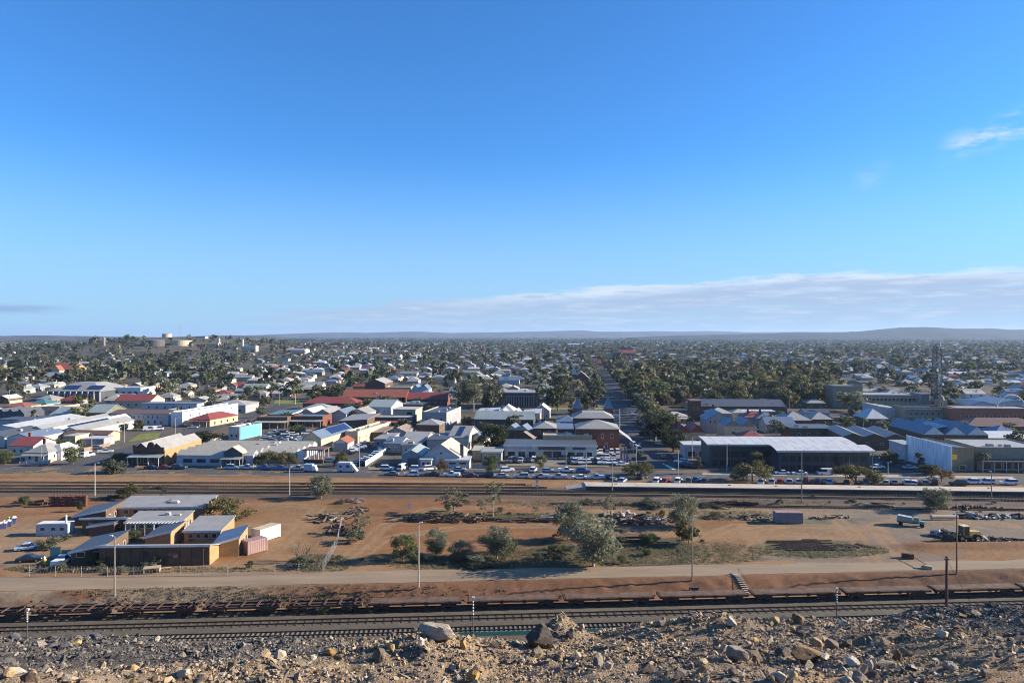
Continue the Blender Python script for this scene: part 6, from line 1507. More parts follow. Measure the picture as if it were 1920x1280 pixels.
# =================================================================== POLES
def pole(px, yb, ytop, m, lab, arm=0, lamp=None, z=0.0, r=.15, name='utility_pole', stay=None, cat='pole'):
    x, y = atz(px, yb, z); h = (yb - ytop) * y / F
    o = empty(name, (x, y, z)); tag(o, lab, cat)
    LM.append((px, yb, None)) if False else None
    mb = MB(); mb.tube((0, 0, -.3), (0, 0, h), r, r * .68, 8); mb.build('shaft', m, o)
    if arm:
        mb = MB(); mb.box(-arm / 2, arm / 2, -.16, -.05, h - .55, h - .42); mb.build('crossarm', M_timber, o)
        for k in range(4):
            mb = MB(); mb.tube((0, 0, 0), (0, 0, .2), .05, .03, 6); mb.build('insulator', M_offw, o, (-arm / 2 + .1 + (arm - .2) * k / 3, -.1, h - .41))
    if lamp:
        dx, L_ = lamp
        mb = MB(); mb.tube((0, 0, h - .25), (dx * L_, -.2, h + .15), .045, .035, 5); mb.build('lamp_arm', M_steel, o)
        mb = MB(); mb.hexa([(-.35, -.13, -.05), (.35, -.13, -.05), (.35, .13, -.05), (-.35, .13, -.05)], [(-.25, -.09, .1), (.25, -.09, .1), (.25, .09, .1), (-.25, .09, .1)]); mb.build('lamp_head', M_white, o, (dx * L_, -.2, h + .16))
    if stay:
        mb = MB(); mb.tube((0, 0, h * .95), stay, .025, .025, 4); mb.build('stay_wire', M_rust, o)
    return o
M_wpole = mat('grey_pole_timber', (.22, .19, .16), .85, var=.25, scale=1.5)
pole(215, 1114, 1005, M_wpole, 'dark lamp pole on the bank in front of the brick complex', 0, (-1, .5))
pole(785, 1097, 980, mat('pale_pole', (.36, .31, .26), .8), 'pale pole on the bank with small lamp left of the gums', 0, (1, .4))
pole(1298, 1084, 967, M_wpole, 'lamp pole on the bank right of the biggest gum', 0, (1, .5))
pole(1794, 1072, 963, mat('reddish_pole', (.20, .10, .07), .85), 'reddish pole on the bank beside the wheel loader', 0, (1, .3))
x, y = atz(1775, 1166, YARD); pole(1775, 1168, 1042, M_dtimber, 'thickest dark timber pole with stay wire rising over the right crest', .9, None, YARD, .26, stay=(5.4, -2.0, -1.2))
for px, yb, yt, lab in ((51, 1194, 1143, 'short white topped signal post at the left of the rail yard'), (887, 1192, 1121, 'white topped lamp post in the middle of the rail yard'), (1569, 1162, 1104, 'thin lamp post at the right of the rail yard')):
    o = pole(px, yb, yt, M_dgrey, lab, 0, None, YARD, .1, 'yard_post', cat='post'); h = (yb - yt) * o.location.y / F
    mb = MB(); mb.obox((.05, 0, h + .1), (.42, .3, .26)); mb.build('lamp_head', M_white, o)
    for k in range(5):
        mb = MB(); mb.tube((0, 0, h * (.58 + .08 * k)), (0, 0, h * (.61 + .08 * k)), .13, .13, 8); mb.build('white_ring', M_white, o)
pole(178, 935, 868, mat('light_grey_pole', (.48, .47, .45), .6), 'twin headed lamp post on the far flat at the left', 0, (1, .9), 0, .12, 'lamp_post', cat='lamp post')
pole(543, 928, 877, mat('light_grey_pole', (.48, .47, .45)), 'tan lamp post on the far flat left of the light green tree', 0, (1, .4), 0, .12, 'lamp_post', cat='lamp post')
pole(1148, 921, 858, M_wpole, 'pole standing in front of the platform ramp', 0, None, 0, .16)
pole(1503, 942, 845, M_wpole, 'tall dark pole with lamp in front of the white roofed hall', 0, (1, .6), 0, .16)
pole(1859, 946, 884, M_wpole, 'pole in front of the platform near the right edge', 0, (-1, .4), 0, .14)
o = pole(1007, 921, 890, M_dgrey, 'short railway signal mast left of the platform', 0, None, 0, .12, 'signal_mast', cat='signal')
for zz in (1.6, 3.0, 4.0):
    mb = MB(); mb.box(-.35, .35, -.25, 0, -.4, .4); mb.build('signal_head', M_offw if zz < 4 else M_black, o, (0, -.1, zz))
STREETPOLES = [(77, 873, 832, M_wpole, 1.8, None, 'wooden pole in front of the veranda cottage'), (172, 852, 813, M_pbark, 1.8, None, 'pole on the side street right of the corner tree'), (233, 828, 790, M_pbark, 1.8, None, 'pale pole behind the corner store'), (329, 815, 782, M_pbark, 1.6, None, 'pale pole before the white hotel wing'), (346, 826, 804, M_dgrey, 1.4, None, 'dark pole left of the wide dark clump'),
  (674, 879, 818, M_steel, 0, (1, 2.4), 'tall grey street lamp at the car park entrance'), (1061, 874, 838, M_wpole, 2.0, None, 'dark pole in front of the dealership'), (1099, 880, 848, M_steel, 0, None, 'thin post at the right of the dealership'), (1162, 812, 766, M_white, 0, None, 'thin white flag pole behind the brick hotel'), (1193, 868, 832, M_steel, 0, (1, 1.2), 'street lamp at the intersection by the hotel'),
  (1363, 886, 833, M_pbark, 0, (1, .6), 'pale pole at the left end of the white roofed hall'), (1272, 893, 846, M_steel, 0, (-1, 1.0), 'street lamp by the intersection on the right'), (1486, 880, 842, M_wpole, 1.2, None, 'dark pole close to the white roofed hall'), (1298, 862, 819, M_steel, 0, (1, .8), 'lamp before the white box fronted shop'), (1115, 772, 740, M_pbark, 1.6, None, 'pale pole on the avenue corner'), (1480, 796, 745, M_wpole, 1.6, None, 'pole by the dark hip roofed houses'),
  (488, 760, 735, M_pbark, 0, None, 'left white light pole of the oval'), (524, 760, 737, M_pbark, 0, None, 'banded white light pole of the oval'), (554, 758, 738, M_white, 0, None, 'right white light pole of the oval'), (18, 770, 730, M_pbark, 1.6, None, 'pole behind the pink building'), (1018, 794, 758, M_tan, 0, None, 'pale post near the lawn left of the avenue'), (1665, 892, 866, M_steel, 0, (1, .8), 'lamp in the car park right of the long hall'), (855, 776, 748, M_steel, 0, None, 'grey pole right of the motel wing')]
for px, yb, yt, m, arm, lamp, lab in STREETPOLES: pole(px, yb, yt, m, lab, arm, lamp, 0, .14, 'lamp_post' if lamp else 'utility_pole', cat='lamp post' if lamp else 'pole')
for k, px in enumerate((1163, 1169, 1174)):
    x, y = at(px, 868 + 3 * k); o = empty('banner_flag', (x, y, 0)); tag(o, ['left', 'middle', 'right'][k] + ' purple banner flag at the dealership corner', 'flag', 'banner flags')
    mb = MB(); mb.tube((0, 0, 0), (0, 0, 5.2), .05, .04, 6); mb.build('mast', M_steel, o)
    mb = MB(); mb.hexa([(.06, -.02, 1.2), (.75, -.02, 1.2), (.75, .02, 1.2), (.06, .02, 1.2)], [(.06, -.02, 5.1), (.45, -.02, 5.1), (.45, .02, 5.1), (.06, .02, 5.1)]); mb.build('banner', mat('purple_cloth', (.16, .13, .28), .8), o)

# =================================================================== FENCES
def fence(name, pts, h, lab, post_m, sp=3.0, wires=5, panel=None, sl=None):
    x0, y0 = pts[0]; o = empty(name, (x0, y0, 0)); tag(o, lab, 'fence')
    pm = MB(); pm.tube((0, 0, -.2), (0, 0, h), .05, .05, 6); pme = pm.mesh('post', post_m); mb = MB()
    for (ax, ay), (bx, by) in zip(pts[:-1], pts[1:]):
        L_ = math.hypot(bx - ax, by - ay); n = max(1, int(L_ / sp)); an = math.atan2(by - ay, bx - ax)
        for k in range(n + 1):
            t = k / n; x, y = ax + (bx - ax) * t, ay + (by - ay) * t; z = yz(x, y) if y < 232 else 0
            link('post', pme, o, (x - x0, y - y0, z))
            if k < n:
                t2 = (k + 1) / n; x2, y2 = ax + (bx - ax) * t2, ay + (by - ay) * t2; z2 = yz(x2, y2) if y2 < 232 else 0
                if panel: 
                    q = MB(); q.box(0.04, L_ / n - .04, -.025, .025, .05, h - .05); q.build('panel', panel, o, (x - x0, y - y0, z), an)
                else:
                    for j in range(wires): zz = h * (j + .8) / wires * .97; mb.tube((x - x0, y - y0, z + zz), (x2 - x0, y2 - y0, z2 + zz), .012, .012, 3, 0, False)
                    for j in range(8):
                        u0, u1 = t + (t2 - t) * j / 8, t + (t2 - t) * (j + 1) / 8
                        mb.tube((ax + (bx - ax) * u0 - x0, ay + (by - ay) * u0 - y0, z + .05), (ax + (bx - ax) * u1 - x0, ay + (by - ay) * u1 - y0, z + h), .008, .008, 3, 0, False)
    if not panel: mb.build('wire_mesh', M_steel, o)
    return o
fence('wire_fence', [at(55, 1080), at(250, 1080.5), at(470, 1078), at(605, 1073)], 1.9, 'low wire mesh fence along the front of the brick complex', M_steel, 4.0)
fence('wire_fence', [at(605, 1073), at(632, 1022), at(640, 985)], 1.9, 'wire mesh fence running back right of the dead tree', M_steel, 3.2)
fence('panel_fence', [at(685, 874), at(736, 841)], 1.9, 'white panel fence along the right of the car park', M_white, 2.6, panel=M_white)
fence('panel_fence', [at(704, 876), at(752, 876)], 1.5, 'dark low panel fence in front of the vehicle yard', M_dgrey, 2.6, panel=M_dgrey)
fence('panel_fence', [at(884, 878), at(938, 878)], 1.6, 'grey panel fence left of the dealership', M_grey, 2.6, panel=M_grey)
fence('panel_fence', [at(36, 870), at(92, 869)], 1.0, 'white low fence before the veranda cottage', M_white, 2.2, panel=M_bluew)
fence('brick_fence', [at(94, 868), at(122, 852)], 1.3, 'low tan fence beside the white cottage wing', M_tan, 2.6, panel=M_tan)
fence('brick_fence', [at(158, 846), at(206, 836)], 1.4, 'low brown boundary fence along the side street', M_tan, 2.6, panel=mat('brown_fence', (.27, .17, .11), .85))
M_teal = mat('teal_mesh', (.15, .36, .27), .8, var=.3, scale=1.2)
x0, y0 = -11.5, 108.0; fence('green_mesh_fence', [(x0, y0 + .9), (9.5, y0 + 2.2), (26.5, 111.4)], .7, 'low teal green shade cloth fence behind the rubble crest', M_teal, 1.1, panel=M_teal)
# stairs down the bank, boom gate, small boxes
x, y = 42.2, 123.6 + RS * 42.2; o = empty('stairs', (x, y, YARD)); tag(o, 'pale timber stairs climbing the bank behind the wagons', 'stairs')
for k in range(13):
    mb = MB(); mb.box(-.6, .6, -.02, .30, -.05, .05); mb.build('step', M_pconc, o, (-.42 * k / 4, k * .36, max(.12 + k * .19, yz(x - .42 * k / 4, y + k * .36 + .15) - YARD + .14)))
for sx in (-.7, .7):
    mb = MB(); mb.hexa([(sx - .05, -.1, -.05), (sx + .05, -.1, -.05), (sx + .05, .1, -.05), (sx - .05, .1, -.05)], [(sx - .05 - 1.3, 4.5, 2.4), (sx + .05 - 1.3, 4.5, 2.4), (sx + .05 - 1.3, 4.7, 2.4), (sx - .05 - 1.3, 4.7, 2.4)]); mb.build('stringer', M_timber, o)
mb = MB(); mb.tube((.75, 0, 0), (.75, 0, 1.0), .04, .04, 5); mb.tube((-.55, 4.5, 2.3), (-.55, 4.5, 3.3), .04, .04, 5); mb.tube((.75, 0, 1.0), (-.55, 4.5, 3.3), .04, .04, 5); mb.build('handrail', M_rust, o)
x, y = at(1702, 1046); x2, y2 = at(1737, 1066); o = empty('boom_gate', (x, y, 0)); tag(o, 'pole barrier gate lying across the dirt road entrance', 'gate')
mb = MB(); mb.tube((0, 0, .9), (x2 - x, y2 - y, .8), .06, .06, 6); mb.build('boom', M_rust, o)
mb = MB(); mb.obox((0, 0, .5), (2.2, .7, .9), (0, 0, -.5)); mb.build('counterweight', M_rust, o); mb = MB(); mb.obox((x2 - x, y2 - y, .35), (1.8, .5, .6), (0, 0, -.5)); mb.build('latch_block', M_tan, o)
x, y = atz(1302, 1102, -1.1); o = empty('culvert', (x, y, yz(x, y))); tag(o, 'small dark concrete culvert head on the red bank', 'culvert')
mb = MB(); mb.box(-.9, .9, 0, .3, -.1, .75); mb.box(-.9, -.65, -.9, -.01, -.1, .5); mb.box(.65, .9, -.9, -.01, -.1, .5); mb.build('headwall', M_dgrey, o); mb = MB(); mb.box(-.45, .45, -.03, .0, 0, .45); mb.build('mouth', M_black, o)
x, y = at(590, 928); o = empty('relay_hut', (x, y, 0), R(4)); tag(o, 'white lineside cabinet half hidden by a light green tree', 'cabinet')
mb = MB(); mb.box(-1, 1, 0, 1.4, 0, 2.1); mb.build('cabinet', M_offw, o); mb = MB(); mb.box(-1.15, 1.15, -.15, 1.55, 2.1, 2.25); mb.build('roof', M_white, o); mb = MB(); mb.box(-.4, .4, -.04, .0, .1, 1.8); mb.build('door', M_grey, o)
x, y = at(768, 955); o = empty('sign', (x, y, 0)); tag(o, 'small white notice board on the red flat', 'sign')
mb = MB(); mb.box(-.05, .05, 0, .08, 0, 1.6); mb.build('post', M_steel, o); mb = MB(); mb.box(-.35, .35, -.05, -.005, .5, 1.7); mb.build('panel', M_white, o)

# =================================================================== RAKE OF FLAT WAGONS
def wheel_mesh(r, w, n=12): 
    mb = MB(); mb.tube((0, -w / 2, 0), (0, w / 2, 0), r, r, n); return mb.mesh('wheel', M_drust)
WM = wheel_mesh(.46, .13)
def wagon(xc, L_, racks, lab):
    yf = lambda x: 121.0 + .0655 * x
    o = empty('flat_wagon', (xc, yf(xc), YARD + .28), math.atan(.0655)); tag(o, lab, 'wagon', 'rusty flat wagons in one long rake')
    mb = MB()
    for sy in (-1, 1): mb.box(-L_ / 2, L_ / 2, sy * 1.2 - .13, sy * 1.2 + .13, .95, 1.28)
    mb.box(-L_ / 2, L_ / 2, -.25, .25, .9, 1.24); mb.box(-L_ / 2 - .02, -L_ / 2 + .3, -1.33, 1.33, .94, 1.29); mb.box(L_ / 2 - .3, L_ / 2 + .02, -1.33, 1.33, .94, 1.29)
    mb.build('frame', M_rust, o)
    if racks:
        for k in range(5):
            xx = -L_ / 2 + L_ * (k + .5) / 5; mb = MB(); mb.box(xx - .15, xx + .15, -1.4, 1.4, 1.285, 1.42); mb.build('cross_bearer', M_rust, o)
        for sx in (-1, 1):
            for sy in (-1, 1):
                mb = MB(); e = sx * (L_ / 2 - .3)
                mb.hexa([(e - sx * 2.2 - .1, sy * 1.05 - .13, 1.28), (e - sx * 2.2 + .1, sy * 1.05 - .13, 1.28), (e - sx * 2.2 + .1, sy * 1.05 + .13, 1.28), (e - sx * 2.2 - .1, sy * 1.05 + .13, 1.28)],
                        [(e - .12, sy * 1.05 - .13, 2.0), (e + .12, sy * 1.05 - .13, 2.0), (e + .12, sy * 1.05 + .13, 2.0), (e - .12, sy * 1.05 + .13, 2.0)])
                mb.box(e - .2, e + .2, sy * 1.05 - .2, sy * 1.05 + .2, 2.0, 2.3); mb.build('end_rack', M_drust, o)
            mb = MB(); e = sx * (L_ / 2 - .3); mb.box(e - .1, e + .1, -1.0, 1.0, 2.05, 2.2); mb.build('end_bar', M_drust, o)
    else:
        mb = MB(); mb.box(-L_ / 2 + .31, L_ / 2 - .31, -1.06, 1.06, 1.26, 1.33); mb.build('deck', mat('rusty_deck', (.125, .078, .052), .9, var=.45, scale=.7), o)
        for k in range(4):
            xx = -L_ / 2 + L_ * (k + .5) / 4; mb = MB(); mb.box(xx - .3, xx + .3, -1.42, -1.34, .85, 1.36); mb.build('side_bracket', M_drust, o)
    for sx in (-1, 1):
        b = MB(); b.box(-1.3, 1.3, -1.0, -.8, .35, .75); b.box(-1.3, 1.3, .8, 1.0, .35, .75); b.box(-.25, .25, -.8, .8, .45, .9); bo = b.build('bogie', M_drust, o, (sx * (L_ / 2 - 2.1), 0, 0))
        for wx in (-.9, .9):
            for wy in (-.74, .74): link('wheel', WM, bo, (wx, wy, .46))
    mb = MB(); mb.box(L_ / 2 + .02, L_ / 2 + .5, -.12, .12, .95, 1.15); mb.build('coupler', M_drust, o)
    mb = MB(); mb.tube((-1.6, .5, .7), (1.2, .5, .7), .24, .24, 8); mb.build('air_tank', M_drust, o)
xw = -91.0; k = 0
while xw < 118:
    racks = xw < -24; L_ = 12.4 if racks else 15.4
    wagon(xw + L_ / 2, L_, racks, 'rusty flat wagon with raised end racks' if racks else 'rusty flat wagon with plain brown deck'); xw += L_ + 1.0; k += 1

# =================================================================== SCRAP, STACKS, MACHINES
def heap(px, py, rx, ry, n, mats, lab, smin=.1, lmax=6.0, z=.0, name='scrap_heap', hgt=.8, ang=None, seed=0, lmin=1.0):
    x0, y0 = at(px, py); o = empty(name, (x0, y0, yz(x0, y0))); tag(o, lab, 'scrap heap'); r = random.Random(int(px * 3 + py) + seed)
    ax = rx * y0 / F; ay = ry * y0 * y0 / (F * CH)
    for k in range(n):
        a = r.random() * 2 * PI; q = math.sqrt(r.random()); x, y = ax * q * math.cos(a), ay * q * math.sin(a)
        L_ = r.uniform(lmin, lmax); s = r.uniform(smin, smin * 2.6); mb = MB(); hz = r.uniform(.05, hgt) * (1.1 - q * .8)
        th = (r.gauss(ang, .12) if ang is not None else r.uniform(0, PI))
        mb.obox((x, y, hz + s / 2), (L_, s, s * r.uniform(.6, 1.4)), (r.uniform(-.15, .15), r.uniform(-.12, .12) if ang is not None else r.uniform(-.25, .25), th)); mb.build(r.choice(['beam', 'plank', 'girder']) if L_ > 2.2 else 'offcut', r.choice(mats), o)
    return o
MR = [M_rust, M_drust, M_rust, M_timber]
heap(620, 972, 36, 9, 70, MR + [M_rust, M_timber, M_stone], 'rusty girder pile spread over the bare ground', .1, 4.5)
heap(640, 993, 28, 11, 55, MR, 'second rusty scrap pile nearer the dead tree', .12, 3.5); heap(668, 960, 20, 10, 40, MR + [M_timber, M_stone], 'scrap strewn behind the grey leafless tree', .1, 2.5)
heap(668, 940, 12, 4, 18, [M_steel, M_timber, M_drust], 'small grey scrap pile with a raised sheet', .1, 2.0)
heap(845, 975, 88, 5.5, 130, [M_drust, M_dtimber, M_drust, M_timber], 'long dark heap of upright scrap under the sparse trees', .12, 2.2, hgt=2.2, lmin=.6); heap(975, 977, 70, 3, 26, [M_timber, M_drust, M_rust], 'low row of timbers right of the dark heap', .15, 5.5, ang=0)
heap(1040, 972, 24, 3, 22, [M_offw, M_stone, M_timber], 'pale stacked beams left of the pale gum', .2, 3.0, ang=0); heap(1160, 967, 34, 3, 30, [M_stone, M_offw, M_tan], 'pale beam ends heaped behind the biggest gum', .25, 2.2)
heap(1200, 978, 60, 6, 90, [M_drust, M_drust, M_dtimber, M_steel], 'dark scrap heap behind the derelict flat wagon', .14, 3.0, hgt=1.6); heap(1420, 972, 40, 4, 40, [M_drust, M_timber, M_stone], 'mixed scrap left of the slate container', .12, 2.4)
heap(1370, 946, 50, 1.5, 10, [M_dtimber], 'stack of dark rails by the overgrown track', .3, 8, ang=0, hgt=.5); heap(1400, 947, 14, 1.2, 6, [M_dtimber, M_drust], 'short dark rail stack beside the overgrown track', .3, 5, ang=0)
heap(1640, 948, 40, 2.5, 34, [M_drust, M_timber, M_stone], 'low timber line left of the rounded grey tree', .15, 3.5, ang=0); heap(1850, 970, 80, 2.6, 70, [M_rust, M_offw, M_drust, M_steel, M_bluew], 'long line of mixed junk behind the wheel loader', .2, 2.6, hgt=.9)
heap(1860, 1016, 70, 2.2, 60, [M_drust, M_rust, M_offw, M_dtimber], 'junk line on the berm right of the wheel loader', .16, 2.4, hgt=.7); heap(1560, 971, 40, 2, 24, [M_timber, M_stone, M_drust], 'scatter of sticks right of the slate container', .1, 2.4)
heap(1770, 1005, 26, 4, 34, [M_drust, M_dtimber, M_steel], 'dark attachments heaped left of the wheel loader', .2, 2.2, hgt=1.2); heap(120, 1068, 90, 4, 46, [M_rust, M_timber, M_drust], 'scrap and branches inside the fence', .1, 1.6, hgt=.4)
heap(1820, 952, 60, 3, 22, [M_dtimber], 'dark sleepers laid in ranks beyond the loader', .25, 3.4, ang=.9, hgt=.3); heap(60, 945, 40, 2.4, 22, [M_rust, M_timber], 'low timbers left of the rusty stacks', .2, 3, ang=0)
# ranks of old rails and sleepers on the green patch
x, y = at(1505, 1023); o = empty('rail_stack', (x, y, 0), R(2)); tag(o, 'flat rank of rusty rails laid out on the green patch', 'rail stack'); r = random.Random(2)
for k in range(12):
    mb = MB(); L_ = r.uniform(9, 14); mb.box(-L_ / 2, L_ / 2, -.08, .08, .05, .24); mb.build('rail', M_drust, o, (r.uniform(-2, 2), -3.3 + k * .6, 0), r.uniform(-.015, .015))
for k in range(4):
    mb = MB(); mb.box(-.14, .14, -3, 3.2, -.1, .045); mb.build('bearer', M_dtimber, o, (-4.5 + 3 * k, 0, 0))
for k, (px, py) in enumerate(((1583, 1024), (1598, 1024), (1618, 1023), (1628, 1025), (1520, 1013))):
    x, y = at(px, py); o = empty('sleeper_pile', (x, y, yz(x, y)), R(-50 if k < 4 else 0)); tag(o, 'small pile of dark sleepers beside the rank of rusty rails', 'sleeper pile', 'small sleeper piles'); AUTO.append((o, 'small pile of dark sleepers beside the rank of rails', ''))
    for j in range(3): mb = MB(); mb.box(-1.5, 1.5, -.12, .12, 0, .16); mb.build('sleeper', M_drust, o, (0, j * .3, .05))
for k, px in enumerate((102, 126, 150)):
    x, y = at(px, 950 - k * .5); o = empty('rusty_stack', (x, y, 0), R(2)); tag(o, ['left', 'middle', 'right'][k] + ' tall stack of rust red stillages behind the brick complex', 'stack', 'rust red stacks'); m_ = mat('rust_red_iron', (.17, .06, .042), .8, .0, var=.35, scale=1.2)
    for lv in range(4):
        for c_ in range(2):
            mb = MB(); ox = -1.45 + c_ * 1.5; mb.box(ox, ox + 1.4, 0, 1.4, lv * .72, lv * .72 + .1)
            for a, b in ((0, 0), (1.3, 0), (0, 1.3), (1.3, 1.3)): mb.box(ox + a, ox + a + .1, b, b + .1, lv * .72 + .104, lv * .72 + .66)
            mb.box(ox, ox + 1.4, .0, .06, lv * .72 + .3, lv * .72 + .5); mb.box(ox + .12, ox + 1.28, .12, 1.28, lv * .72 + .104, lv * .72 + .45); mb.build('stillage', m_, o)
# derelict flat wagon in the scrub
x, y = at(1190, 1014); o = empty('derelict_wagon', (x, y, 0), R(2)); tag(o, 'derelict brown flat wagon standing in scrub right of the biggest gum', 'wagon')
mb = MB(); mb.box(-4.5, 4.5, -1.2, 1.2, .9, 1.25); mb.build('frame', M_rust, o); mb = MB(); mb.box(-4.5, 4.5, -1.25, 1.25, 1.253, 1.36); mb.build('deck', mat('rusty_deck', (.125, .078, .052)), o)
for sx in (-3, 3):
    for wy in (-.74, .74):
        for wx in (-.8, .8): link('wheel', WM, o, (sx + wx, wy, .46))
# wheel loader
M_yel = mat('loader_yellow', (.48, .33, .11), .6, 0, .3, 1.0)
x, y = at(1808, 1014); o = empty('wheel_loader', (x, y, yz(x, y)), R(6)); tag(o, 'yellow wheel loader parked on the gravel yard', 'wheel loader'); LM.append((1808, 1012, 'the yellow wheel loader'))
mb = MB(); mb.hexa([(.6, -.85, .9), (3.4, -.85, .9), (3.4, .85, .9), (.6, .85, .9)], [(.7, -.8, 2.2), (3.2, -.7, 2.0), (3.2, .7, 2.0), (.7, .8, 2.2)]); mb.build('engine_hood', M_yel, o)
mb = MB(); mb.box(-2.2, .58, -.55, .55, .8, 1.35); mb.build('front_frame', M_yel, o)
mb = MB(); mb.hexa([(-.75, -.8, 1.36), (.55, -.8, 1.36), (.55, .8, 1.36), (-.75, .8, 1.36)], [(-.6, -.72, 3.15), (.5, -.72, 3.15), (.5, .72, 3.15), (-.6, .72, 3.15)]); mb.build('cab_glass', M_glass, o)
mb = MB(); mb.box(-.85, .7, -.85, .85, 3.16, 3.32); mb.build('cab_roof', mat('pale_yellow_paint', (.62, .52, .32), .6), o)
for a, b in ((-.7, -.78), (.52, -.78), (-.7, .78), (.52, .78)): mb = MB(); mb.box(a - .06, a + .06, b - .06, b + .06, 1.36, 3.155); mb.build('cab_pillar', M_yel, o)
for wx in (-1.5, 2.1):
    for wy in (-1.05, 1.05):
        mb = MB(); mb.tube((0, -.3, 0), (0, .3, 0), .82, .82, 18); wo_ = mb.build('wheel', M_tyre, o, (wx, wy, .82)); mb = MB(); mb.tube((0, -.32, 0), (0, .32, 0), .4, .4, 12); mb.build('rim', M_yel, wo_)
for wy in (-.6, .6):
    mb = MB(); mb.hexa([(-1.2, wy - .1, 1.5), (-1.2, wy + .1, 1.5), (-1.2, wy + .1, 1.85), (-1.2, wy - .1, 1.85)], [(-3.4, wy - .1, .55), (-3.4, wy + .1, .55), (-3.4, wy + .1, .9), (-3.4, wy - .1, .9)]); mb.build('lift_arm', M_yel, o)
mb = MB(); mb.prism([(-3.3, .15), (-4.5, .12), (-4.55, .2), (-3.5, .35), (-3.35, 1.25), (-3.15, 1.3)], -1.35, 1.35); mb.build('bucket', M_drust, o)
mb = MB(); mb.tube((1.4, .4, 2.1), (1.4, .4, 3.0), .08, .08, 8); mb.build('exhaust', M_drust, o); mb = MB(); mb.box(3.2, 3.6, -.8, .8, .7, 1.3); mb.build('counterweight', M_yel, o)
# old teal truck with pale load
x, y = at(1708, 985); o = empty('old_truck', (x, y, yz(x, y)), R(-28)); tag(o, 'old teal truck with pale covered load on the gravel yard', 'truck')
mt = mat('faded_teal', (.16, .28, .27), .6)
mb = MB(); mb.box(-2.9, 1.4, -.95, .95, .75, 1.0); mb.build('chassis', M_drust, o); mb = MB(); mb.hexa([(-2.9, -.95, 1.0), (.4, -.95, 1.0), (.4, .95, 1.0), (-2.9, .95, 1.0)], [(-2.6, -.8, 2.3), (.2, -.85, 2.0), (.2, .85, 2.0), (-2.6, .8, 2.3)]); mb.build('covered_load', mat('pale_tarp', (.30, .33, .29), .8), o)
mb = MB(); mb.hexa([(.5, -.9, .8), (1.7, -.9, .8), (1.7, .9, .8), (.5, .9, .8)], [(.6, -.8, 2.1), (1.45, -.8, 2.1), (1.45, .8, 2.1), (.6, .8, 2.1)]); mb.build('cab', mt, o); mb = MB(); mb.hexa([(1.71, -.7, .75), (2.8, -.6, .75), (2.8, .6, .75), (1.71, .7, .75)], [(1.71, -.6, 1.4), (2.7, -.5, 1.25), (2.7, .5, 1.25), (1.71, .6, 1.4)]); mb.build('bonnet', mt, o)
mb = MB(); mb.hexa([(1.6, -.75, 1.45), (1.66, -.75, 1.45), (1.66, .75, 1.45), (1.6, .75, 1.45)], [(1.5, -.7, 2.0), (1.56, -.7, 2.0), (1.56, .7, 2.0), (1.5, .7, 2.0)]); mb.build('windscreen', M_glass, o)
for wx in (-2.1, 2.2):
    for wy in (-.9, .9): mb = MB(); mb.tube((0, -.14, 0), (0, .14, 0), .46, .46, 12); mb.build('wheel', M_tyre, o, (wx, wy, .46))
x, y = at(1773, 974); o = empty('large_pipe', (x, y, .35), R(2)); tag(o, 'long white pipe lying on the ground behind the wheel loader', 'pipe')
mb = MB(); mb.tube((-3.4, 0, .35), (3.0, 0, .3), .48, .42, 14); mb.build('pipe', M_pconc, o); mb = MB(); mb.tube((-3.55, 0, .35), (-3.38, 0, .35), .58, .58, 14); mb.build('flange', M_pconc, o)
# trailer and yard bits by the brick complex
x, y = at(287, 1072); o = empty('trailer', (x, y, yz(x, y)), R(20)); tag(o, 'flat trailer with tan board top by the wire fence', 'trailer')
mb = MB(); mb.box(-1.6, 1.3, -.8, .8, .9, 1.0); mb.build('tray', M_tan, o); mb = MB(); mb.box(-1.5, -1.4, -.7, .7, .1, .89); mb.box(1.1, 1.2, -.7, .7, .1, .89); mb.box(-1.5, 1.2, -.05, .05, .5, .6); mb.build('frame', M_offw, o); mb = MB(); mb.tube((1.3, 0, .6), (3.0, .3, .5), .06, .06, 6); mb.build('drawbar', M_tan, o)
for wy in (-.85, .85): mb = MB(); mb.tube((0, -.1, 0), (0, .1, 0), .34, .34, 12); mb.build('wheel', M_tyre, o, (-.2, wy, .34))
x, y = at(309, 1056); o = empty('dish', (x, y, 0)); tag(o, 'upturned white boat hull leaning by the trailer', 'boat'); mb = MB(); mb.hexa([(-1.6, -.3, .3), (1.5, -.6, .2), (1.5, .6, .2), (-1.6, .3, .3)], [(-1.8, -.1, .8), (1.6, -.3, 1.0), (1.6, .3, 1.0), (-1.8, .1, .8)]); mb.build('hull', M_white, o); o.name = 'dinghy'
x, y = at(84, 1058); o = empty('yellow_drum', (x, y, yz(x, y))); tag(o, 'bright yellow drum with white cap near the left shrubs', 'drum'); mb = MB(); mb.tube((0, 0, 0), (0, 0, 1.0), .32, .32, 12); mb.build('drum', mat('bright_yellow', (.75, .42, .02), .5), o); mb = MB(); mb.tube((0, 0, 1.0), (-.1, 0, 1.5), .22, .2, 10); mb.build('cap', M_white, o)
x, y = at(104, 1048); o = empty('mural_panel', (x, y, 0), R(8)); tag(o, 'teal painted panel standing in the shade left of the brick complex', 'panel'); mb = MB(); mb.box(-.9, .9, 0, .12, .1, 2.4); mb.build('board', mat('teal_panel', (.08, .22, .24), .6), o); mb = MB(); mb.box(-.95, -.85, .0, .2, 0, 2.45); mb.box(.85, .95, .0, .2, 0, 2.45); mb.build('frame', M_timber, o)
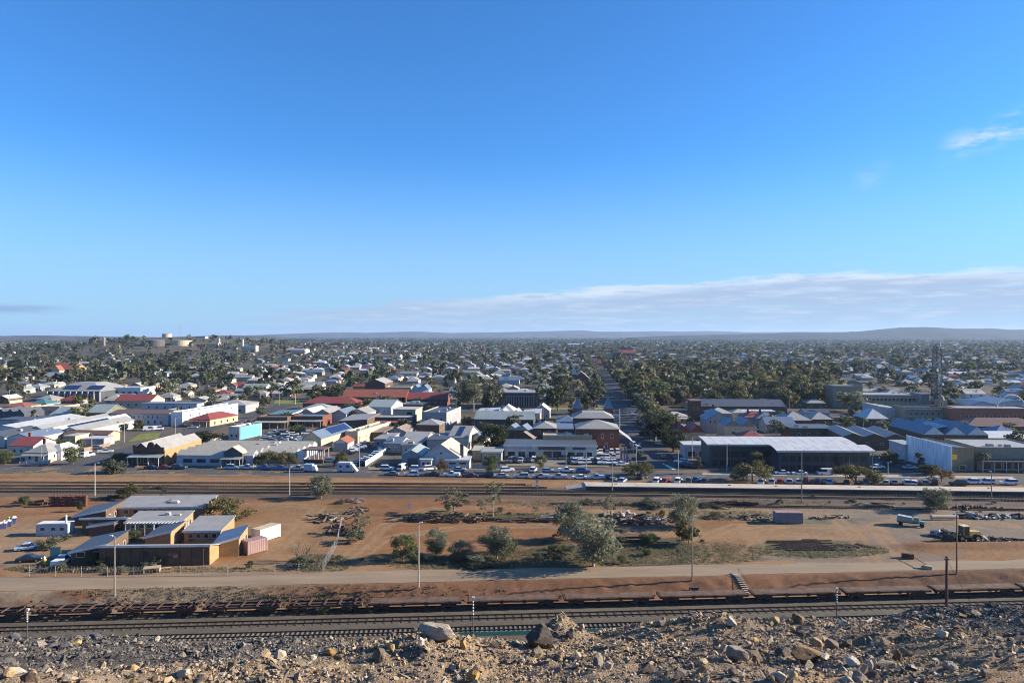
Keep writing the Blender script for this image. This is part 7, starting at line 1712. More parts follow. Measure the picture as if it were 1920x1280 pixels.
for k, (px, py) in enumerate(((4, 990), (14, 986), (22, 980))):
    x, y = at(px, py); o = empty('skip_bin', (x, y, 0), R(25)); tag(o, ['left', 'middle', 'right'][k] + ' blue sided skip with pale rubbish at the left edge', 'skip bin', 'skips at the left edge'); mb = MB()
    mb.hexa([(-.8, -.7, 0), (.8, -.7, 0), (.8, .7, 0), (-.8, .7, 0)], [(-1.0, -.8, 1.1), (1.0, -.8, 1.1), (1.0, .8, 1.1), (-1.0, .8, 1.1)]); mb.build('bin', mat('navy_bin', (.06, .075, .17), .6), o)
    for q in range(6): mb = MB(); mb.obox((random.uniform(-.6, .6), random.uniform(-.5, .5), 1.2), (.6, .4, .4), (random.random(), random.random(), random.random())); mb.build('rubbish', random.choice([M_white, M_cream, mat('lime', (.4, .5, .05), .6)]), o)

# =================================================================== CARS
def carpaint(name, c): return mat(name, c, .32, .0, .04, .5, .6)
CARP = {'white': carpaint('white_car_paint', (.74, .74, .74)), 'silver': carpaint('silver_car_paint', (.42, .44, .46)), 'grey': carpaint('grey_car_paint', (.16, .17, .18)), 'black': carpaint('black_car_paint', (.018, .018, .02)),
        'blue': carpaint('blue_car_paint', (.05, .12, .28)), 'red': carpaint('red_car_paint', (.32, .02, .018)), 'maroon': carpaint('maroon_car_paint', (.10, .015, .03)), 'pale blue': carpaint('pale_blue_car_paint', (.34, .44, .56)), 'dark blue': carpaint('dark_blue_car_paint', (.02, .035, .09)), 'khaki': carpaint('khaki_car_paint', (.16, .14, .10))}
CW = MB(); CW.tube((0, -.1, 0), (0, .1, 0), .33, .33, 12); CWM = CW.mesh('wheel', M_tyre); CHm = MB(); CHm.tube((0, -.11, 0), (0, .11, 0), .19, .19, 8); CHM = CHm.mesh('hub', M_hub)
def car_meshes(kind):
    b = MB(); gl = MB(); rf = MB(); L = 2.2; w = .88
    def frust(m, x0, x1, x2, x3, z0, z1, w0, w1): m.hexa([(x0, -w0, z0), (x1, -w0, z0), (x1, w0, z0), (x0, w0, z0)], [(x2, -w1, z1), (x3, -w1, z1), (x3, w1, z1), (x2, w1, z1)])
    if kind == 'suv': cab = (-2.15, .95, -1.95, .25, 1.0, 1.62); top = 1.72; L = 2.35; hood = .98
    elif kind == 'ute': cab = (-.55, 1.05, -.45, .45, 1.0, 1.58); top = 1.7; L = 2.6; hood = .98
    elif kind == 'van': cab = (-2.3, 2.1, -2.25, 1.4, 1.1, 1.9); top = 2.05; L = 2.45; hood = 1.08
    elif kind == 'hatch': cab = (-1.85, .95, -1.5, .2, .88, 1.38); top = 1.46; L = 2.0; hood = .86
    else: cab = (-1.55, 1.0, -1.0, .25, .88, 1.34); top = 1.42; L = 2.3; hood = .86
    frust(b, -L, L, -L, L, .32, .62, w, w); frust(b, -L, L, -L + .06, L - .12, .622, hood, w, w * .93)
    frust(gl, cab[0], cab[1], cab[2], cab[3], hood + .002, cab[5], w * .90, w * .74)
    frust(rf, cab[2] - .04, cab[3] + .05, cab[2] + .12, cab[3] - .1, cab[5] + .002, top, w * .77, w * .68)
    for s in (-1, 1):                                              # pillars
        frust(rf, cab[2] * .5 + cab[3] * .5 - .1, cab[2] * .5 + cab[3] * .5 + .02, cab[2] * .5 + cab[3] * .5 - .1, cab[2] * .5 + cab[3] * .5 + .02, hood, hood + .01, w * .9, w * .9)
    if kind == 'ute':
        frust(b, -L + .02, -.62, -L + .02, -.62, hood + .003, hood + .25, w * .92, w * .92)
    if kind == 'van':
        frust(rf, -2.2, -.2, -2.2, -.2, 1.12, 1.89, w * .905, w * .82)
    lt = MB(); 
    for s in (-1, 1): lt.box(L - .1, L + .02, s * .62 - .16, s * .62 + .16, .6, .76)
    bp = MB(); bp.box(-L - .06, L + .06, -w * .94, w * .94, .28, .42)
    return (b.mesh('body', CARP['white']), gl.mesh('glasshouse', M_glass), rf.mesh('roof', CARP['white']), lt.mesh('headlights', M_offw), bp.mesh('bumper', M_black), L)
CARM = {k: car_meshes(k) for k in ('sedan', 'hatch', 'suv', 'ute', 'van')}
for k in CARM:
    for me in (CARM[k][0], CARM[k][2]): pass
CARW = {'sedan': 'sedan', 'hatch': 'hatchback', 'suv': 'four wheel drive', 'ute': 'ute', 'van': 'van'}
def setmat(o, m):
    o.material_slots[0].link = 'OBJECT'; o.material_slots[0].material = m
def car(px, py, kind, colr, rz, where, z=None, full=True):
    x, y = at(px, py); z = (yz(x, y) if y < 215 else 0) if z is None else z
    o = empty('parked_car', (x, y, z + .03), rz); base = colr + ' ' + CARW[kind] + ' ' + where
    tag(o, base, 'car', 'cars ' + where); AUTO.append((o, base, '')); o.rotation_euler.z += random.uniform(-.05, .05); o.location.x += random.uniform(-.35, .35)
    b, gl, rf, lt, bp, L = CARM[kind]
    setmat(link('body', b, o), CARP[colr]); link('glasshouse', gl, o); setmat(link('roof', rf, o), CARP[colr]); link('headlights', lt, o); link('bumper', bp, o)
    for wx in (-L * .62, L * .62):
        for wy in (-.8, .8): w_ = link('wheel', CWM, o, (wx, wy, .33)); link('hub', CHM, w_)
    return o
SR = math.atan(CS); A_ = 'parked along the far kerb of the street'; Bn = 'parked along the near side of the street'; P_ = 'parked beside the platform'; D_ = 'for sale in front of the dealership'; K_ = 'in the fenced car park'
fc = PI + SR
for px, py, k, c, rz in ((283, 879, 'sedan', 'dark blue', SR), (310, 879, 'sedan', 'red', SR), (337, 879, 'suv', 'dark blue', SR), (436, 879.5, 'suv', 'pale blue', SR), (464, 879.5, 'ute', 'silver', SR), (496, 880, 'ute', 'blue', SR), (528, 881, 'ute', 'blue', SR), (558, 881, 'ute', 'silver', SR),
                         (724, 881, 'suv', 'white', SR), (755, 880.5, 'van', 'white', SR + PI / 2.4), (781, 882, 'suv', 'white', SR), (807, 881, 'suv', 'white', SR + .5), (859, 883, 'sedan', 'silver', SR), (953, 884, 'suv', 'white', SR + .3), (1002, 884, 'suv', 'white', SR + PI / 2.2), (1026, 885, 'hatch', 'pale blue', SR), (1061, 885, 'ute', 'white', SR), (1094, 886, 'suv', 'blue', SR)): car(px, py, k, c, rz, A_)
for px, py, k, c, rz in ((735, 891, 'sedan', 'grey', fc), (771, 892, 'suv', 'white', fc), (812, 892, 'sedan', 'black', fc), (846, 893, 'ute', 'white', fc), (880, 894, 'sedan', 'maroon', fc), (914, 894, 'suv', 'black', fc), (941, 895, 'sedan', 'silver', fc), (979, 896, 'suv', 'silver', fc), (1012, 896.5, 'ute', 'silver', fc), (1049, 897, 'ute', 'silver', fc), (1086, 897.5, 'sedan', 'white', fc), (1119, 898, 'ute', 'pale blue', fc), (1134, 898, 'hatch', 'black', fc)): car(px, py, k, c, rz, Bn)
an = R(62)
for px, py, k, c in ((1150, 903, 'hatch', 'grey'), (1167, 904, 'hatch', 'pale blue'), (1203, 897, 'suv', 'black'), (1233, 904.5, 'suv', 'white'), (1248, 904.5, 'hatch', 'red'), (1272, 904.5, 'suv', 'white'), (1291, 904, 'suv', 'khaki'), (1308, 903, 'suv', 'blue'), (1320, 905, 'sedan', 'dark blue'), (1428, 907, 'suv', 'white'), (1447, 906.5, 'suv', 'silver'), (1465, 906, 'hatch', 'red'), (1480, 906, 'hatch', 'pale blue'), (1497, 906, 'hatch', 'white'),
                      (1513, 906.5, 'van', 'maroon'), (1533, 907, 'suv', 'black'), (1555, 907, 'suv', 'pale blue'), (1588, 908, 'sedan', 'black'), (1624, 908, 'suv', 'grey'), (1642, 908, 'hatch', 'silver'), (1660, 908, 'hatch', 'silver'), (1677, 908, 'sedan', 'grey'), (1699, 908.5, 'suv', 'silver'), (1714, 908.5, 'hatch', 'white'), (1734, 909, 'suv', 'grey'), (1752, 909, 'van', 'black')): car(px, py, k, c, an + random.uniform(-.12, .12), P_)
for px, py, k, c in ((1796, 910, 'suv', 'black'), (1822, 907, 'suv', 'white'), (1850, 907, 'suv', 'white'), (1890, 908.5, 'suv', 'white')): car(px, py, k, c, fc, 'standing in the street near the right edge')
car(1549, 890, 'van', 'white', fc, 'in front of the white roofed hall'); car(1464, 889, 'sedan', 'white', fc, 'in front of the white roofed hall'); car(1500, 890, 'sedan', 'white', fc, 'in front of the white roofed hall')
rr = random.Random(12)
for row, (py, n, x0, x1, off) in enumerate(((869, 11, 1068, 1160, 0), (860, 11, 1052, 1150, 0), (851, 7, 1096, 1158, 0), (866, 5, 955, 1000, 0), (857, 4, 952, 990, 0), (856, 3, 1046, 1066, 0))):
    for k in range(n):
        px = x0 + (x1 - x0) * k / max(1, n - 1)
        if 1004 < px < 1030: continue
        car(px, py + rr.uniform(-.6, .6), rr.choice(['suv', 'hatch', 'suv', 'sedan', 'ute']), rr.choice(['white', 'white', 'white', 'silver', 'grey', 'black', 'blue']), -PI / 2 + SR + rr.uniform(-.1, .1), D_ + ', ' + ['front row', 'second row', 'back row', 'left front row', 'left back row', 'centre row'][row], .07)
car(1140, 846, 'suv', 'white', 0.3, D_ + ', raised at the back', 1.2); car(1132, 847.5, 'suv', 'black', 0.2, D_ + ', dark at the back', .07); car(1166, 873, 'sedan', 'white', .1, D_ + ', corner spot', .07)
for k in range(9):
    t = k / 8; px, py = 677 + 45 * t, 871 - 28 * t; car(px, py, rr.choice(['suv', 'sedan', 'hatch']), ['dark blue', 'grey', 'white', 'white', 'silver', 'white', 'white', 'pale blue', 'white'][k], R(172), K_ + ' beside the white fence', .07)
for k, (px, py, c, kd) in enumerate(((655, 852, 'black', 'suv'), (662, 847, 'white', 'sedan'), (671, 843, 'white', 'ute'), (678, 840, 'silver', 'suv'), (686, 838, 'dark blue', 'van'), (620, 866, 'blue', 'hatch'), (656, 876, 'dark blue', 'suv'))): car(px, py, kd, c, R(15), K_ + ' on its left side', .07)
for px, py, k, c, rz, w in ((1188, 835, 'suv', 'white', PI / 2, 'parked beside the brick hotel'), (1194, 840, 'hatch', 'white', PI / 2, 'parked beside the brick hotel'), (1196, 845, 'van', 'white', PI / 2, 'parked beside the brick hotel'), (1200, 862, 'ute', 'black', fc, 'on the corner beside the brick hotel'), (1210, 815, 'sedan', 'black', fc, 'crossing the wide street'), (1244, 860, 'sedan', 'black', PI / 2, 'coming down the wide street'), (1266, 861, 'sedan', 'dark blue', PI / 2, 'coming down the wide street'), (1238, 834, 'sedan', 'silver', 2.2, 'under the big dark fig'),
                            (1277, 868, 'suv', 'white', 2.6, 'angled at the corner kerb'), (1284, 873, 'ute', 'dark blue', 2.6, 'angled at the corner kerb'), (1293, 876, 'sedan', 'black', 2.6, 'angled at the corner kerb'), (1655, 872, 'sedan', 'blue', .2, 'in the car park right of the long hall'), (1660, 862, 'suv', 'white', .2, 'in the car park right of the long hall'), (1645, 878, 'sedan', 'white', .2, 'in the car park right of the long hall'), (1706, 879, 'sedan', 'silver', .2, 'in the car park right of the long hall'), (1690, 868, 'hatch', 'grey', .2, 'in the car park right of the long hall'),
                            (165, 856, 'van', 'white', 1.3, 'on the side street by the corner tree'), (198, 849, 'ute', 'silver', .4, 'on the side street by the brown fence'), (280, 807, 'van', 'white', .3, 'before the white hotel'), (296, 806, 'van', 'white', .3, 'before the white hotel'), (345, 800, 'sedan', 'black', .2, 'at the hotel corner'), (362, 803, 'sedan', 'silver', .1, 'at the hotel corner'), (448, 796, 'suv', 'grey', .5, 'on the street beyond the hotel'), (465, 792, 'sedan', 'black', .5, 'on the street beyond the hotel'),
                            (180, 842, 'suv', 'grey', .2, 'under the low carport roof'), (52, 1030, 'sedan', 'pale blue', .3, 'parked before the broad dark shrub'), (121, 1056, 'ute', 'white', PI / 2, 'parked by the front left brick block'), (60, 1052, 'sedan', 'black', .2, 'half hidden behind dry bushes at the left'), (1152, 783, 'sedan', 'white', .1, 'on the cross street behind the hotel'), (1190, 778, 'van', 'white', .1, 'on the cross street behind the hotel')): car(px, py, k, c, rz, w)
for k in range(22): car(490 + rr.random() * 95, 812 + rr.random() * 26, rr.choice(['sedan', 'suv', 'ute', 'hatch']), rr.choice(['white', 'white', 'silver', 'black', 'grey']), R(rr.choice([10, 190])), 'in the yard behind the pale blue shops', .07)
# motor home
x, y = at(652, 884.5); o = empty('motorhome', (x, y, .03), SR); tag(o, 'large pale blue and white motorhome parked at the kerb', 'motorhome')
mb = MB(); mb.hexa([(-3.3, -1.1, .4), (1.6, -1.1, .4), (1.6, 1.1, .4), (-3.3, 1.1, .4)], [(-3.1, -1.05, 3.0), (1.2, -1.05, 3.0), (1.2, 1.05, 3.0), (-3.1, 1.05, 3.0)]); mb.build('body', CARP['pale blue'], o)
mb = MB(); mb.hexa([(-3.0, -1.0, 3.004), (1.3, -1.0, 3.004), (1.3, 1.0, 3.004), (-3.0, 1.0, 3.004)], [(-2.8, -.9, 3.2), (.9, -.9, 3.2), (.9, .9, 3.2), (-2.8, .9, 3.2)]); mb.build('roof', M_white, o)
mb = MB(); mb.hexa([(1.605, -1.0, .4), (3.3, -.95, .4), (3.3, .95, .4), (1.605, 1.0, .4)], [(1.605, -.95, 2.6), (2.0, -.9, 2.0), (2.0, .9, 2.0), (1.605, .95, 2.6)]); mb.build('cab', CARP['white'], o)
mb = MB(); mb.box(-2.5, -1.6, -1.13, -1.08, 1.7, 2.3); mb.build('window', M_glass, o); mb = MB(); mb.box(-.2, .8, -1.13, -1.08, 1.6, 2.4); mb.build('window', M_glass, o)
for wx in (-1.9, 2.2):
    for wy in (-1.0, 1.0): link('wheel', CWM, o, (wx, wy, .36))
x, y = at(583, 884.5); o = empty('box_van', (x, y, .03), SR); tag(o, 'white and blue box truck parked left of the motorhome', 'truck')
mb = MB(); mb.box(-2, .7, -1, 1, .7, 2.6); mb.build('box', CARP['pale blue'], o); mb = MB(); mb.hexa([(.75, -.95, .5), (2.1, -.95, .5), (2.1, .95, .5), (.75, .95, .5)], [(.75, -.9, 2.1), (1.5, -.85, 2.1), (1.5, .85, 2.1), (.75, .9, 2.1)]); mb.build('cab', CARP['white'], o); mb = MB(); mb.box(-2.1, 2.0, -.8, .8, .4, .69); mb.build('chassis', M_black, o)
for wx in (-1.3, 1.4):
    for wy in (-.85, .85): link('wheel', CWM, o, (wx, wy, .36))

# =================================================================== THE REST OF THE TOWN
CELL = 5.0; GX, GY = 1100, 1000                                    # occupancy raster x -2750..2750, y 200..5200
OCC = np.zeros((GX, GY), bool)
def mark(x, y, hw, hd, rot, test=False, val=True):
    c, s = math.cos(rot), math.sin(rot); n1_ = max(2, int(hw * 2 / 3.5) + 1); n2_ = max(2, int(hd * 2 / 3.5) + 1)
    a, b = np.meshgrid(np.linspace(-hw, hw, n1_), np.linspace(-hd, hd, n2_))
    i = ((x + a * c - b * s + 2750) / CELL).astype(int); j = ((y + a * s + b * c - 200) / CELL).astype(int)
    ok = (i >= 0) & (i < GX) & (j >= 0) & (j < GY); i, j = i[ok], j[ok]
    if test: return bool(OCC[i, j].any())
    OCC[i, j] = val; return True
for x, y, hw, hd, r_ in FOOT: mark(x, y, hw + 1, hd + 1, r_)
NOGO = OCC.copy()
for i, (f, w) in enumerate(zip(AW, (17, 13, 18, 18, 18, 18))):
    for y in np.arange(238, 880 if i == 0 else 2600, 5.0): mark(f(y), y, w / 2, 3, 0)
for k, y in enumerate(CROSS):
    for x in np.arange(-.8 * y, .8 * y, 8): mark(x, y + CS * x, 5, 11 if k == 0 else 8, 0)
for q in ((604, 686, 872, 836), (948, 1166, 875, 842), (1640, 1740, 884, 850), (480, 600, 845, 808), (250, 420, 830, 790), (1230, 1340, 876, 850), (1010, 1075, 770, 762), (1112, 1152, 768, 756), (510, 572, 758, 750), (440, 470, 830, 780)):
    for py in np.arange(q[3], q[2], 1.5):
        for px in np.arange(q[0], q[1], 6): x, y = at(px, py); mark(x, y, 3, 2, 0)
for x in np.arange(-250, 250, 4): mark(x, 226 + CS * x, 3, 13, 0)
# house prototypes: (wall mesh, roof mesh, window spots)
HP = []
def hproto(w, d, h, kind, rh, ver):
    mb = MB(); mb.box(-w / 2, w / 2, 0, d, -.5, h)
    if kind == 'L': mb.box(-w / 2, -w / 2 + w * .45, -3.5, -.001, -.5, h)
    wall = mb.mesh('wall', M_offw); mb = MB()
    if kind in ('hip', 'L'): mb_hip(mb, -w / 2, w / 2, 0, d, h + .12, rh)
    elif kind == 'gx': mb_gable(mb, -w / 2, w / 2, 0, d, h, rh, 'x', .4)
    else: mb_gable(mb, -w / 2, w / 2, 0, d, h, rh, 'y', .4)
    if kind == 'L': mb_gable(mb, -w / 2, -w / 2 + w * .45, -3.5, d * .35, h + .01, rh * .8, 'y', .35)
    roof = mb.mesh('roof', [R_zinc, M_offw]); vm = None
    if ver:
        mb = MB(); x0 = -w / 2 + w * .47 if kind == 'L' else -w / 2
        mb.hexa([(x0, -2.2, h - .75), (w / 2, -2.2, h - .75), (w / 2, -.01, h - .15), (x0, -.01, h - .15)], [(x0, -2.2, h - .67), (w / 2, -2.2, h - .67), (w / 2, -.01, h - .05), (x0, -.01, h - .05)])
        for k in range(4): t = x0 + .1 + (w / 2 - x0 - .2) * k / 3; mb.box(t - .06, t + .06, -2.15, -2.03, 0, h - .76)
        vm = mb.mesh('veranda', R_zinc)
    HP.append((wall, roof, vm, w, d, h, kind, rh))
for a in ((11, 9, 3.2, 'hip', 2.0, True), (10, 11, 3.2, 'hip', 2.2, True), (13, 8, 3.0, 'gx', 1.7, False), (8, 12, 3.2, 'gy', 1.9, False), (12, 10, 3.2, 'L', 2.1, True), (8, 9, 2.8, 'gx', 1.3, False), (18, 10, 3.6, 'gx', 2.4, False)): hproto(*a)
WALLS = [M_offw, M_cream, M_grey, M_brown, M_orange, M_white, M_bluew, M_stone, M_pink]
ROOFS = [(R_zinc, 'zinc grey', 5), (R_white, 'white', 3.6), (R_grey, 'dull grey', 4), (R_cream, 'cream', 3), (R_red, 'red', 1.3), (R_green, 'grey green', 2), (R_dark, 'charcoal', 2), (R_blue, 'blue grey', 2.5), (R_rust, 'rusty', 1), (R_brown, 'brown', .7)]
KW = {'hip': 'hip roofed house', 'gx': 'gabled house', 'gy': 'front gabled house', 'L': 'L shaped house'}
rg = random.Random(77)
mb = MB(); mb.tube((0, 0, 0), (0, 0, 2.2), .95, .95, 12); mb.tube((0, 0, 2.2), (0, 0, 2.5), .97, .1, 12); TANKM = mb.mesh('water_tank', M_steel)
mb = MB(); mb.box(-.45, .45, -.4, .4, 0, .7); UNITM = mb.mesh('roof_unit', M_offw)
mb = MB(); mb.box(-1.6, 1.6, -.75, .75, 0, .1); SOLM = mb.mesh('solar_panel', M_solar)
WIN1 = win_mesh(1.3, 1.3, M_frame, M_glass)
def visible(x, y): px, py = proj(x, y); return -60 < px < 1980
cand = []
# street blocks, near to far: rows of lots along the cross streets
yv = 262.0
while yv < 980:
    for xv in np.arange(-.78 * yv, .78 * yv, 14.5):
        cand.append((xv + rg.uniform(-2, 2), yv + CS * xv + rg.uniform(-3, 3), .85))
    yv += 25
for _ in range(6500):
    y = 980 + 3400 * rg.random() ** 1.1; x = (rg.random() * 2 - 1) * .76 * y; y = round(y / 28) * 28 + rg.uniform(-4, 4); cand.append((x, y + CS * x, 1.0))
def hdens(px, py, y_):
    if 1140 < px < 1570 and 690 < py < 762: return .05
    if px < 440 and 655 < py < 722: return .2
    if 100 < px < 520 and 628 < py < 662: return .12
    if px > 1560 and py < 700: return .62
    return .92 if y_ < 700 else .8 if y_ < 1000 else .72
chosen = []
for x, y, p in cand:
    if not visible(x, y): continue
    px, py = proj(x, y, tz(x, y))
    if tz(x, y) > 14: continue
    if rg.random() > p * hdens(px, py, y): continue
    k = rg.choices(range(7), (4, 3, 3, 2, 3, 2, 1))[0]; w, d = HP[k][3], HP[k][4]
    if mark(x, y + d / 2, w / 2 + .8, d / 2 + .9, ROT, True): continue
    mark(x, y + d / 2, w / 2 + .3, d / 2 + .3, ROT); chosen.append((y, x, k))
chosen.sort()
def pick(ws): return rg.choices(ws, [w[2] for w in ws])[0]
NIND = 190
fv, ff, fcol = [], [], []; fo = 0
for n_, (y, x, k) in enumerate(chosen):
    wall, roof, vm, w, d, h, kind, rh = HP[k]; rm = pick(ROOFS); wm = rg.choice(WALLS); flip = PI if rg.random() < .3 else 0; z = tz(x, y)
    if n_ < NIND:
        rot = ROT + flip; ox = -math.sin(ROT) * d if flip else 0; oy = math.cos(ROT) * d if flip else 0
        o = empty('house' if k != 5 else 'shed', (x + ox, y + oy, z), rot)
        base = rm[1] + ' ' + (KW[kind] if k != 5 else 'backyard shed'); tag(o, base, 'house' if k != 5 else 'shed', 'houses of the town'); AUTO.append((o, base, None))
        setmat(link('wall', wall, o), wm); ro = link('roof', roof, o); setmat(ro, rm[0]); ro.material_slots[1].link = 'OBJECT'; ro.material_slots[1].material = wm
        if vm: setmat(link('veranda', vm, o), rm[0])
        if n_ < 90 and k != 5:
            fo_ = empty('yard_fence', (x, y, z), ROT); fl = rg.choice(['grey', 'cream', 'green', 'rusty']); fm_ = {'grey': M_steel, 'cream': M_cream, 'green': M_olive, 'rusty': M_rust}[fl]
            tag(fo_, fl + ' sheet iron yard fence by the ' + base, 'fence', 'yard fences'); AUTO.append((fo_, fl + ' sheet iron yard fence', None))
            pmf = MB(); pmf.box(-1.3, 1.3, -.03, .03, 0, 1.7); pmf = pmf.mesh('fence_panel', fm_)
            for q in range(int(d / 2.7)): link('fence_panel', pmf, fo_, (w / 2 + 1.1, 1.4 + q * 2.7, 0), PI / 2)
            for q in range(int(w / 2.7)): link('fence_panel', pmf, fo_, (-w / 2 + 2.4 + q * 2.7, d + 1.2, 0))
        if y < 760 and k != 5:
            if rg.random() < .5: link('water_tank', TANKM, o, (-w / 2 - 1.3, d * .7, 0))
            if rg.random() < .5: link('roof_unit', UNITM, o, (w * .15, d * .3, h + rh * (.45 if kind != 'gy' else .6)))
            if rg.random() < .35 and kind in ('hip', 'gx'): link('solar_panel', SOLM, o, (-w * .15, d * .22, h + rh * .52), 0).rotation_euler = (math.atan(rh / (d / 2)), 0, 0)
        if y < 620:
            for t in (.25, .75) if k != 5 else (.5,):
                xx = -w / 2 + w * t; link('window', WIN1, o, (xx, -3.5 if kind == 'L' and t < .4 else 0, 1.0)); link('window', WIN1, o, (xx, d, 1.0), PI)
            for t in (.3, .7): link('window', WIN1, o, (w / 2, d * t, 1.0), PI / 2)
            if rg.random() < .5 and k != 5:
                mb = MB(); mb.box(-.35, .35, -.3, .3, 0, 1.6); mb.build('chimney', M_brick, o, (w * .2, d * .5, h + rh * .55))
    else:
        a, b = -w / 2, w / 2; c_, s_ = math.cos(ROT), math.sin(ROT); e = .4
        lv = [(a, 0, 0), (b, 0, 0), (b, d, 0), (a, d, 0), (a, 0, h), (b, 0, h), (b, d, h), (a, d, h)]
        hipd = d / 2 if kind in ('hip', 'L') and w > d else .01
        if w >= d: rvs = [(a - e, -e, h), (b + e, -e, h), (b + e, d + e, h), (a - e, d + e, h), (a - e + hipd, d / 2, h + rh), (b + e - hipd, d / 2, h + rh)]; rf_ = [(0, 1, 5, 4), (1, 2, 5, 5), (2, 3, 4, 5), (3, 0, 4, 4)]
        else: rvs = [(a - e, -e, h), (b + e, -e, h), (b + e, d + e, h), (a - e, d + e, h), (0, hipd * 0 + .01, h + rh), (0, d - .01, h + rh)]; rf_ = [(0, 1, 4, 4), (1, 2, 5, 4), (2, 3, 5, 5), (3, 0, 4, 5)]
        for vx, vy, vz in lv + rvs: fv.append((x + vx * c_ - vy * s_, y + vx * s_ + vy * c_, z + vz))
        wc = {M_offw: (.55, .52, .47), M_cream: (.55, .46, .32), M_grey: (.3, .3, .3), M_brown: (.17, .10, .07), M_orange: (.4, .2, .1), M_white: (.7, .7, .68), M_bluew: (.42, .48, .56), M_stone: (.4, .35, .27), M_pink: (.5, .33, .25)}[wm]
        rc = {'zinc grey': (.5, .52, .54), 'white': (.72, .72, .72), 'dull grey': (.33, .33, .32), 'cream': (.56, .5, .4), 'red': (.32, .08, .055), 'grey green': (.3, .34, .31), 'charcoal': (.09, .09, .1), 'blue grey': (.2, .26, .34), 'rusty': (.26, .18, .13), 'brown': (.15, .09, .06)}[rm[1]]
        fcol += [wc] * 8 + [rc] * 6
        for q in ((0, 1, 5, 4), (1, 2, 6, 5), (2, 3, 7, 6), (3, 0, 4, 7)): ff.append([i + fo for i in q])
        for q in rf_: ff.append([i + fo + 8 for i in q])
        fo += 14
if fv:
    me = bpy.data.meshes.new('far_houses'); ffc = [tuple(dict.fromkeys(q)) for q in ff]
    me.from_pydata(fv, [], ffc); m_ = tonemat('far_house_paint', .55, (.2, .1), (1.0, .1)); me.materials.append(m_)
    ca = me.color_attributes.new('tone', 'FLOAT_COLOR', 'POINT'); cc = np.ones((len(fv), 4), np.float32); cc[:, :3] = np.array(fcol) * .68; ca.data.foreach_set('color', cc.ravel()); me.update()
    stuff(link('far_houses', me), 'thousands of small pale roofed houses receding to the hills', 'houses')

# ---- trees of the town
def tdens(px, py):
    if 1150 < px < 1570 and 690 < py < 762: return 1.15
    if px < 440 and 655 < py < 725: return 1.35
    if 440 <= px < 560 and 690 < py < 750: return .9
    if px < 560 and py < 662: return 1.6
    if px > 1000 and py < 712: return 1.45
    if py < 690: return 1.3
    if py > 762: return .42
    if px > 1560 and py < 730: return .95
    if 480 < px < 900 and 690 < py: return .45
    return .95
tt = []
for _ in range(21500):
    y = 265 + 4900 * rg.random(); x = (rg.random() * 2 - 1) * .77 * y
    px, py = proj(x, y, tz(x, y))
    if rg.random() > tdens(px, py) / 1.6: continue
    i, j = int((x + 2750) / CELL), int((y - 200) / CELL)
    if 0 <= i < GX and 0 <= j < GY and OCC[i, j]: continue
    if float(hill(np.float64(x), np.float64(y))) > 32 or (1380 < y < 1560 and 265 < px < 365 and py < 668): continue
    tt.append((y, x))
# park, avenue and pocket groves get more
for px0, px1, py0, py1, n in ((1155, 1570, 694, 758, 190), (1150, 1310, 715, 775, 60), (1010, 1110, 712, 760, 26), (0, 440, 652, 724, 380), (460, 560, 696, 752, 70), (860, 905, 690, 740, 14), (1560, 1720, 690, 738, 34)):
    for _ in range(n):
        px, py = rg.uniform(px0, px1), py0 + (py1 - py0) * rg.random(); x, y = at(px, py); i, j = int((x + 2750) / CELL), int((y - 200) / CELL)
        if 0 <= i < GX and 0 <= j < GY and OCC[i, j]: continue
        tt.append((y, x))
AVE = set()
for y in np.arange(300, 1700, 11):
    for s_ in (-1, 1):
        if rg.random() < (.9 if s_ > 0 else .7) and (s_ > 0 or y > 470): tt.append((y + rg.uniform(-3, 3), AW[0](y) + s_ * (11 + rg.uniform(-1, 2.5)))); AVE.add(tt[-1])
    if y > 430 and rg.random() < .6: tt.append((y, AW[1](y) + rg.choice((-9, 9)) + rg.uniform(-1, 1)))
tt.sort()
NT = 250; tk = ['tgum', 'tround', 'tdark', 'tolive', 'tgrey', 'tgum', 'tdark']
far_t = []
for n_, (y, x) in enumerate(tt):
    px, py = proj(x, y); park = 1150 < px < 1570 and 690 < py < 775
    h = rg.uniform(4, 9) * (rg.uniform(1.5, 2.2) if rg.random() < .24 else 1) if not park else rg.uniform(7, 17)
    if y < 420: h = rg.uniform(4, 8)
    if (y, x) in AVE: h = rg.uniform(8, 13)
    if n_ < NT: tree(rg.choice(tk if not park else ['tolive', 'tround', 'tolive', 'tdark', 'tgum']), x, y, h, None, tz(x, y), None, 'trees of the town')
    else: far_t.append((x, y, tz(x, y), h, park))
for _ in range(2600):                                            # thin scrub wood on the far plain
    y = 5000 + 4800 * rg.random(); x = (rg.random() * 2 - 1) * .78 * y; far_t.append((x, y, 0, rg.uniform(8, 13), 2))
ft = np.array([(a, b, c, d, e) for a, b, c, d, e in far_t]); g = np.random.default_rng(9)
tpl = [leaf_cloud(300 + k, 62, .105, 9, ['gum', 'round', 'gum', 'round'][k])[0] for k in range(4)]
tpl2 = [leaf_cloud(320 + k, 24, .18, 6, ['gum', 'round', 'gum', 'round'][k])[0] for k in range(4)]
PAL = np.array([(.125, .128, .070), (.085, .10, .044), (.05, .058, .028), (.155, .135, .058), (.18, .18, .115), (.105, .10, .054)])
VV, CC = [], []
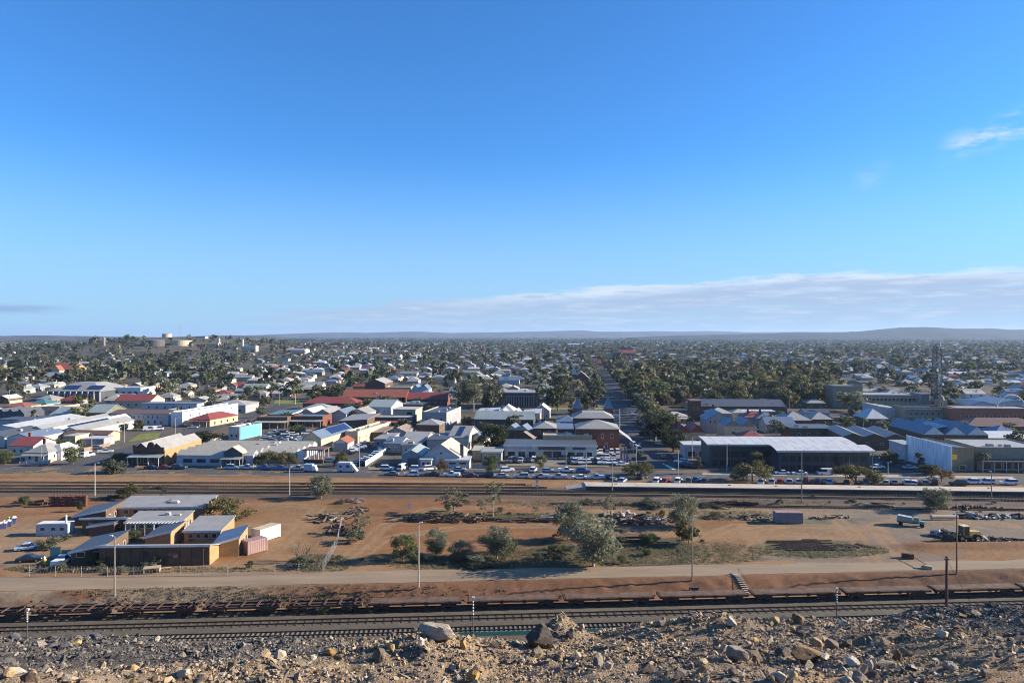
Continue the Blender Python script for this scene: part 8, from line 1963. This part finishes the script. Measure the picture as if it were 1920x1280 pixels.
for T_, sel in ((tpl, ft[:, 1] < 1500), (tpl2, ft[:, 1] >= 1500)):
    sub = ft[sel]; kk = g.integers(0, 4, len(sub))
    for k in range(4):
        s_ = sub[kk == k]
        if not len(s_): continue
        a = g.random(len(s_)) * 2 * PI; w = s_[:, 3] * g.uniform(.9, 1.35, len(s_)) * np.where(s_[:, 4] > 1, 3.2, 1); t = T_[k]
        X_ = (t[None, :, 0] * np.cos(a)[:, None] - t[None, :, 1] * np.sin(a)[:, None]) * w[:, None] + s_[:, 0][:, None]
        Y_ = (t[None, :, 0] * np.sin(a)[:, None] + t[None, :, 1] * np.cos(a)[:, None]) * w[:, None] + s_[:, 1][:, None]
        Z_ = t[None, :, 2] * s_[:, 3][:, None] * 1.05 + s_[:, 2][:, None] - .6
        VV.append(np.stack([X_, Y_, Z_], -1).reshape(-1, 3))
        pal = np.where(s_[:, 4][:, None] == 1, PAL[g.choice(6, len(s_), p=[.15, .2, .15, .35, .05, .1])], PAL[g.choice(6, len(s_), p=[.25, .18, .2, .1, .12, .15])]) * g.uniform(.75, 1.2, (len(s_), 1))
        CC.append(np.repeat(pal, len(t), 0))
VV = np.concatenate(VV); CC = np.concatenate(CC)
stuff(link('far_trees', npmesh('far_trees', VV, np.arange(len(VV)).reshape(-1, 4), L_far, CC)), 'thousands of olive trees between the far houses', 'trees')
print('houses', len(chosen), 'trees', len(tt), 'far tree quads', len(VV) // 4)

# =================================================================== HAZE
HAZE = True
if HAZE:
    mb = MB(); mb.box(-16500, 16500, -40, 15500, -4.2, 150)
    hm, hn, hl = nt('haze_air'); hn.remove(hn['Principled BSDF'])
    pv = hn.new('ShaderNodeVolumePrincipled'); pv.inputs['Color'].default_value = (.52, .72, 1.0, 1); pv.inputs['Density'].default_value = 5.0e-5; pv.inputs['Anisotropy'].default_value = 0.2
    hl.new(pv.outputs[0], hn['Material Output'].inputs['Volume'])
    hz = mb.build('haze', hm); stuff(hz)

# =================================================================== WORDING OF THE REPEATS
LM[:] = [l for l in LM if l[2]]
ORD = ['first', 'second', 'third', 'fourth', 'fifth', 'sixth', 'seventh', 'eighth', 'ninth', 'tenth', 'eleventh', 'twelfth']
for o, base, where in AUTO:
    px, py = POS[o.name]
    o['label'] = base if where is not None else base + ' ' + rel(px, py)
groups = {}
for o in COL.objects:
    if o.parent is None and 'label' in o: groups.setdefault(o['label'], []).append(o)
for lab, os_ in groups.items():
    if len(os_) == 1: continue
    os_.sort(key=lambda q: POS[q.name][0])
    if len(os_) <= len(ORD):
        for k, q in enumerate(os_):
            q['label'] = lab + ', ' + ('leftmost' if k == 0 else 'rightmost' if k == len(os_) - 1 else ORD[k] + ' from left')
    else:
        h_ = len(os_)
        for k, q in enumerate(os_):
            q['label'] = lab + ', ' + (ORD[k] + ' from left' if k < 12 else ORD[h_ - 1 - k] + ' from right' if h_ - 1 - k < 12 else 'near the middle')
for o in COL.objects:
    if 'label' in o:
        w = o['label'].split()
        if len(w) > 16: print('LONG', len(w), o['label'])
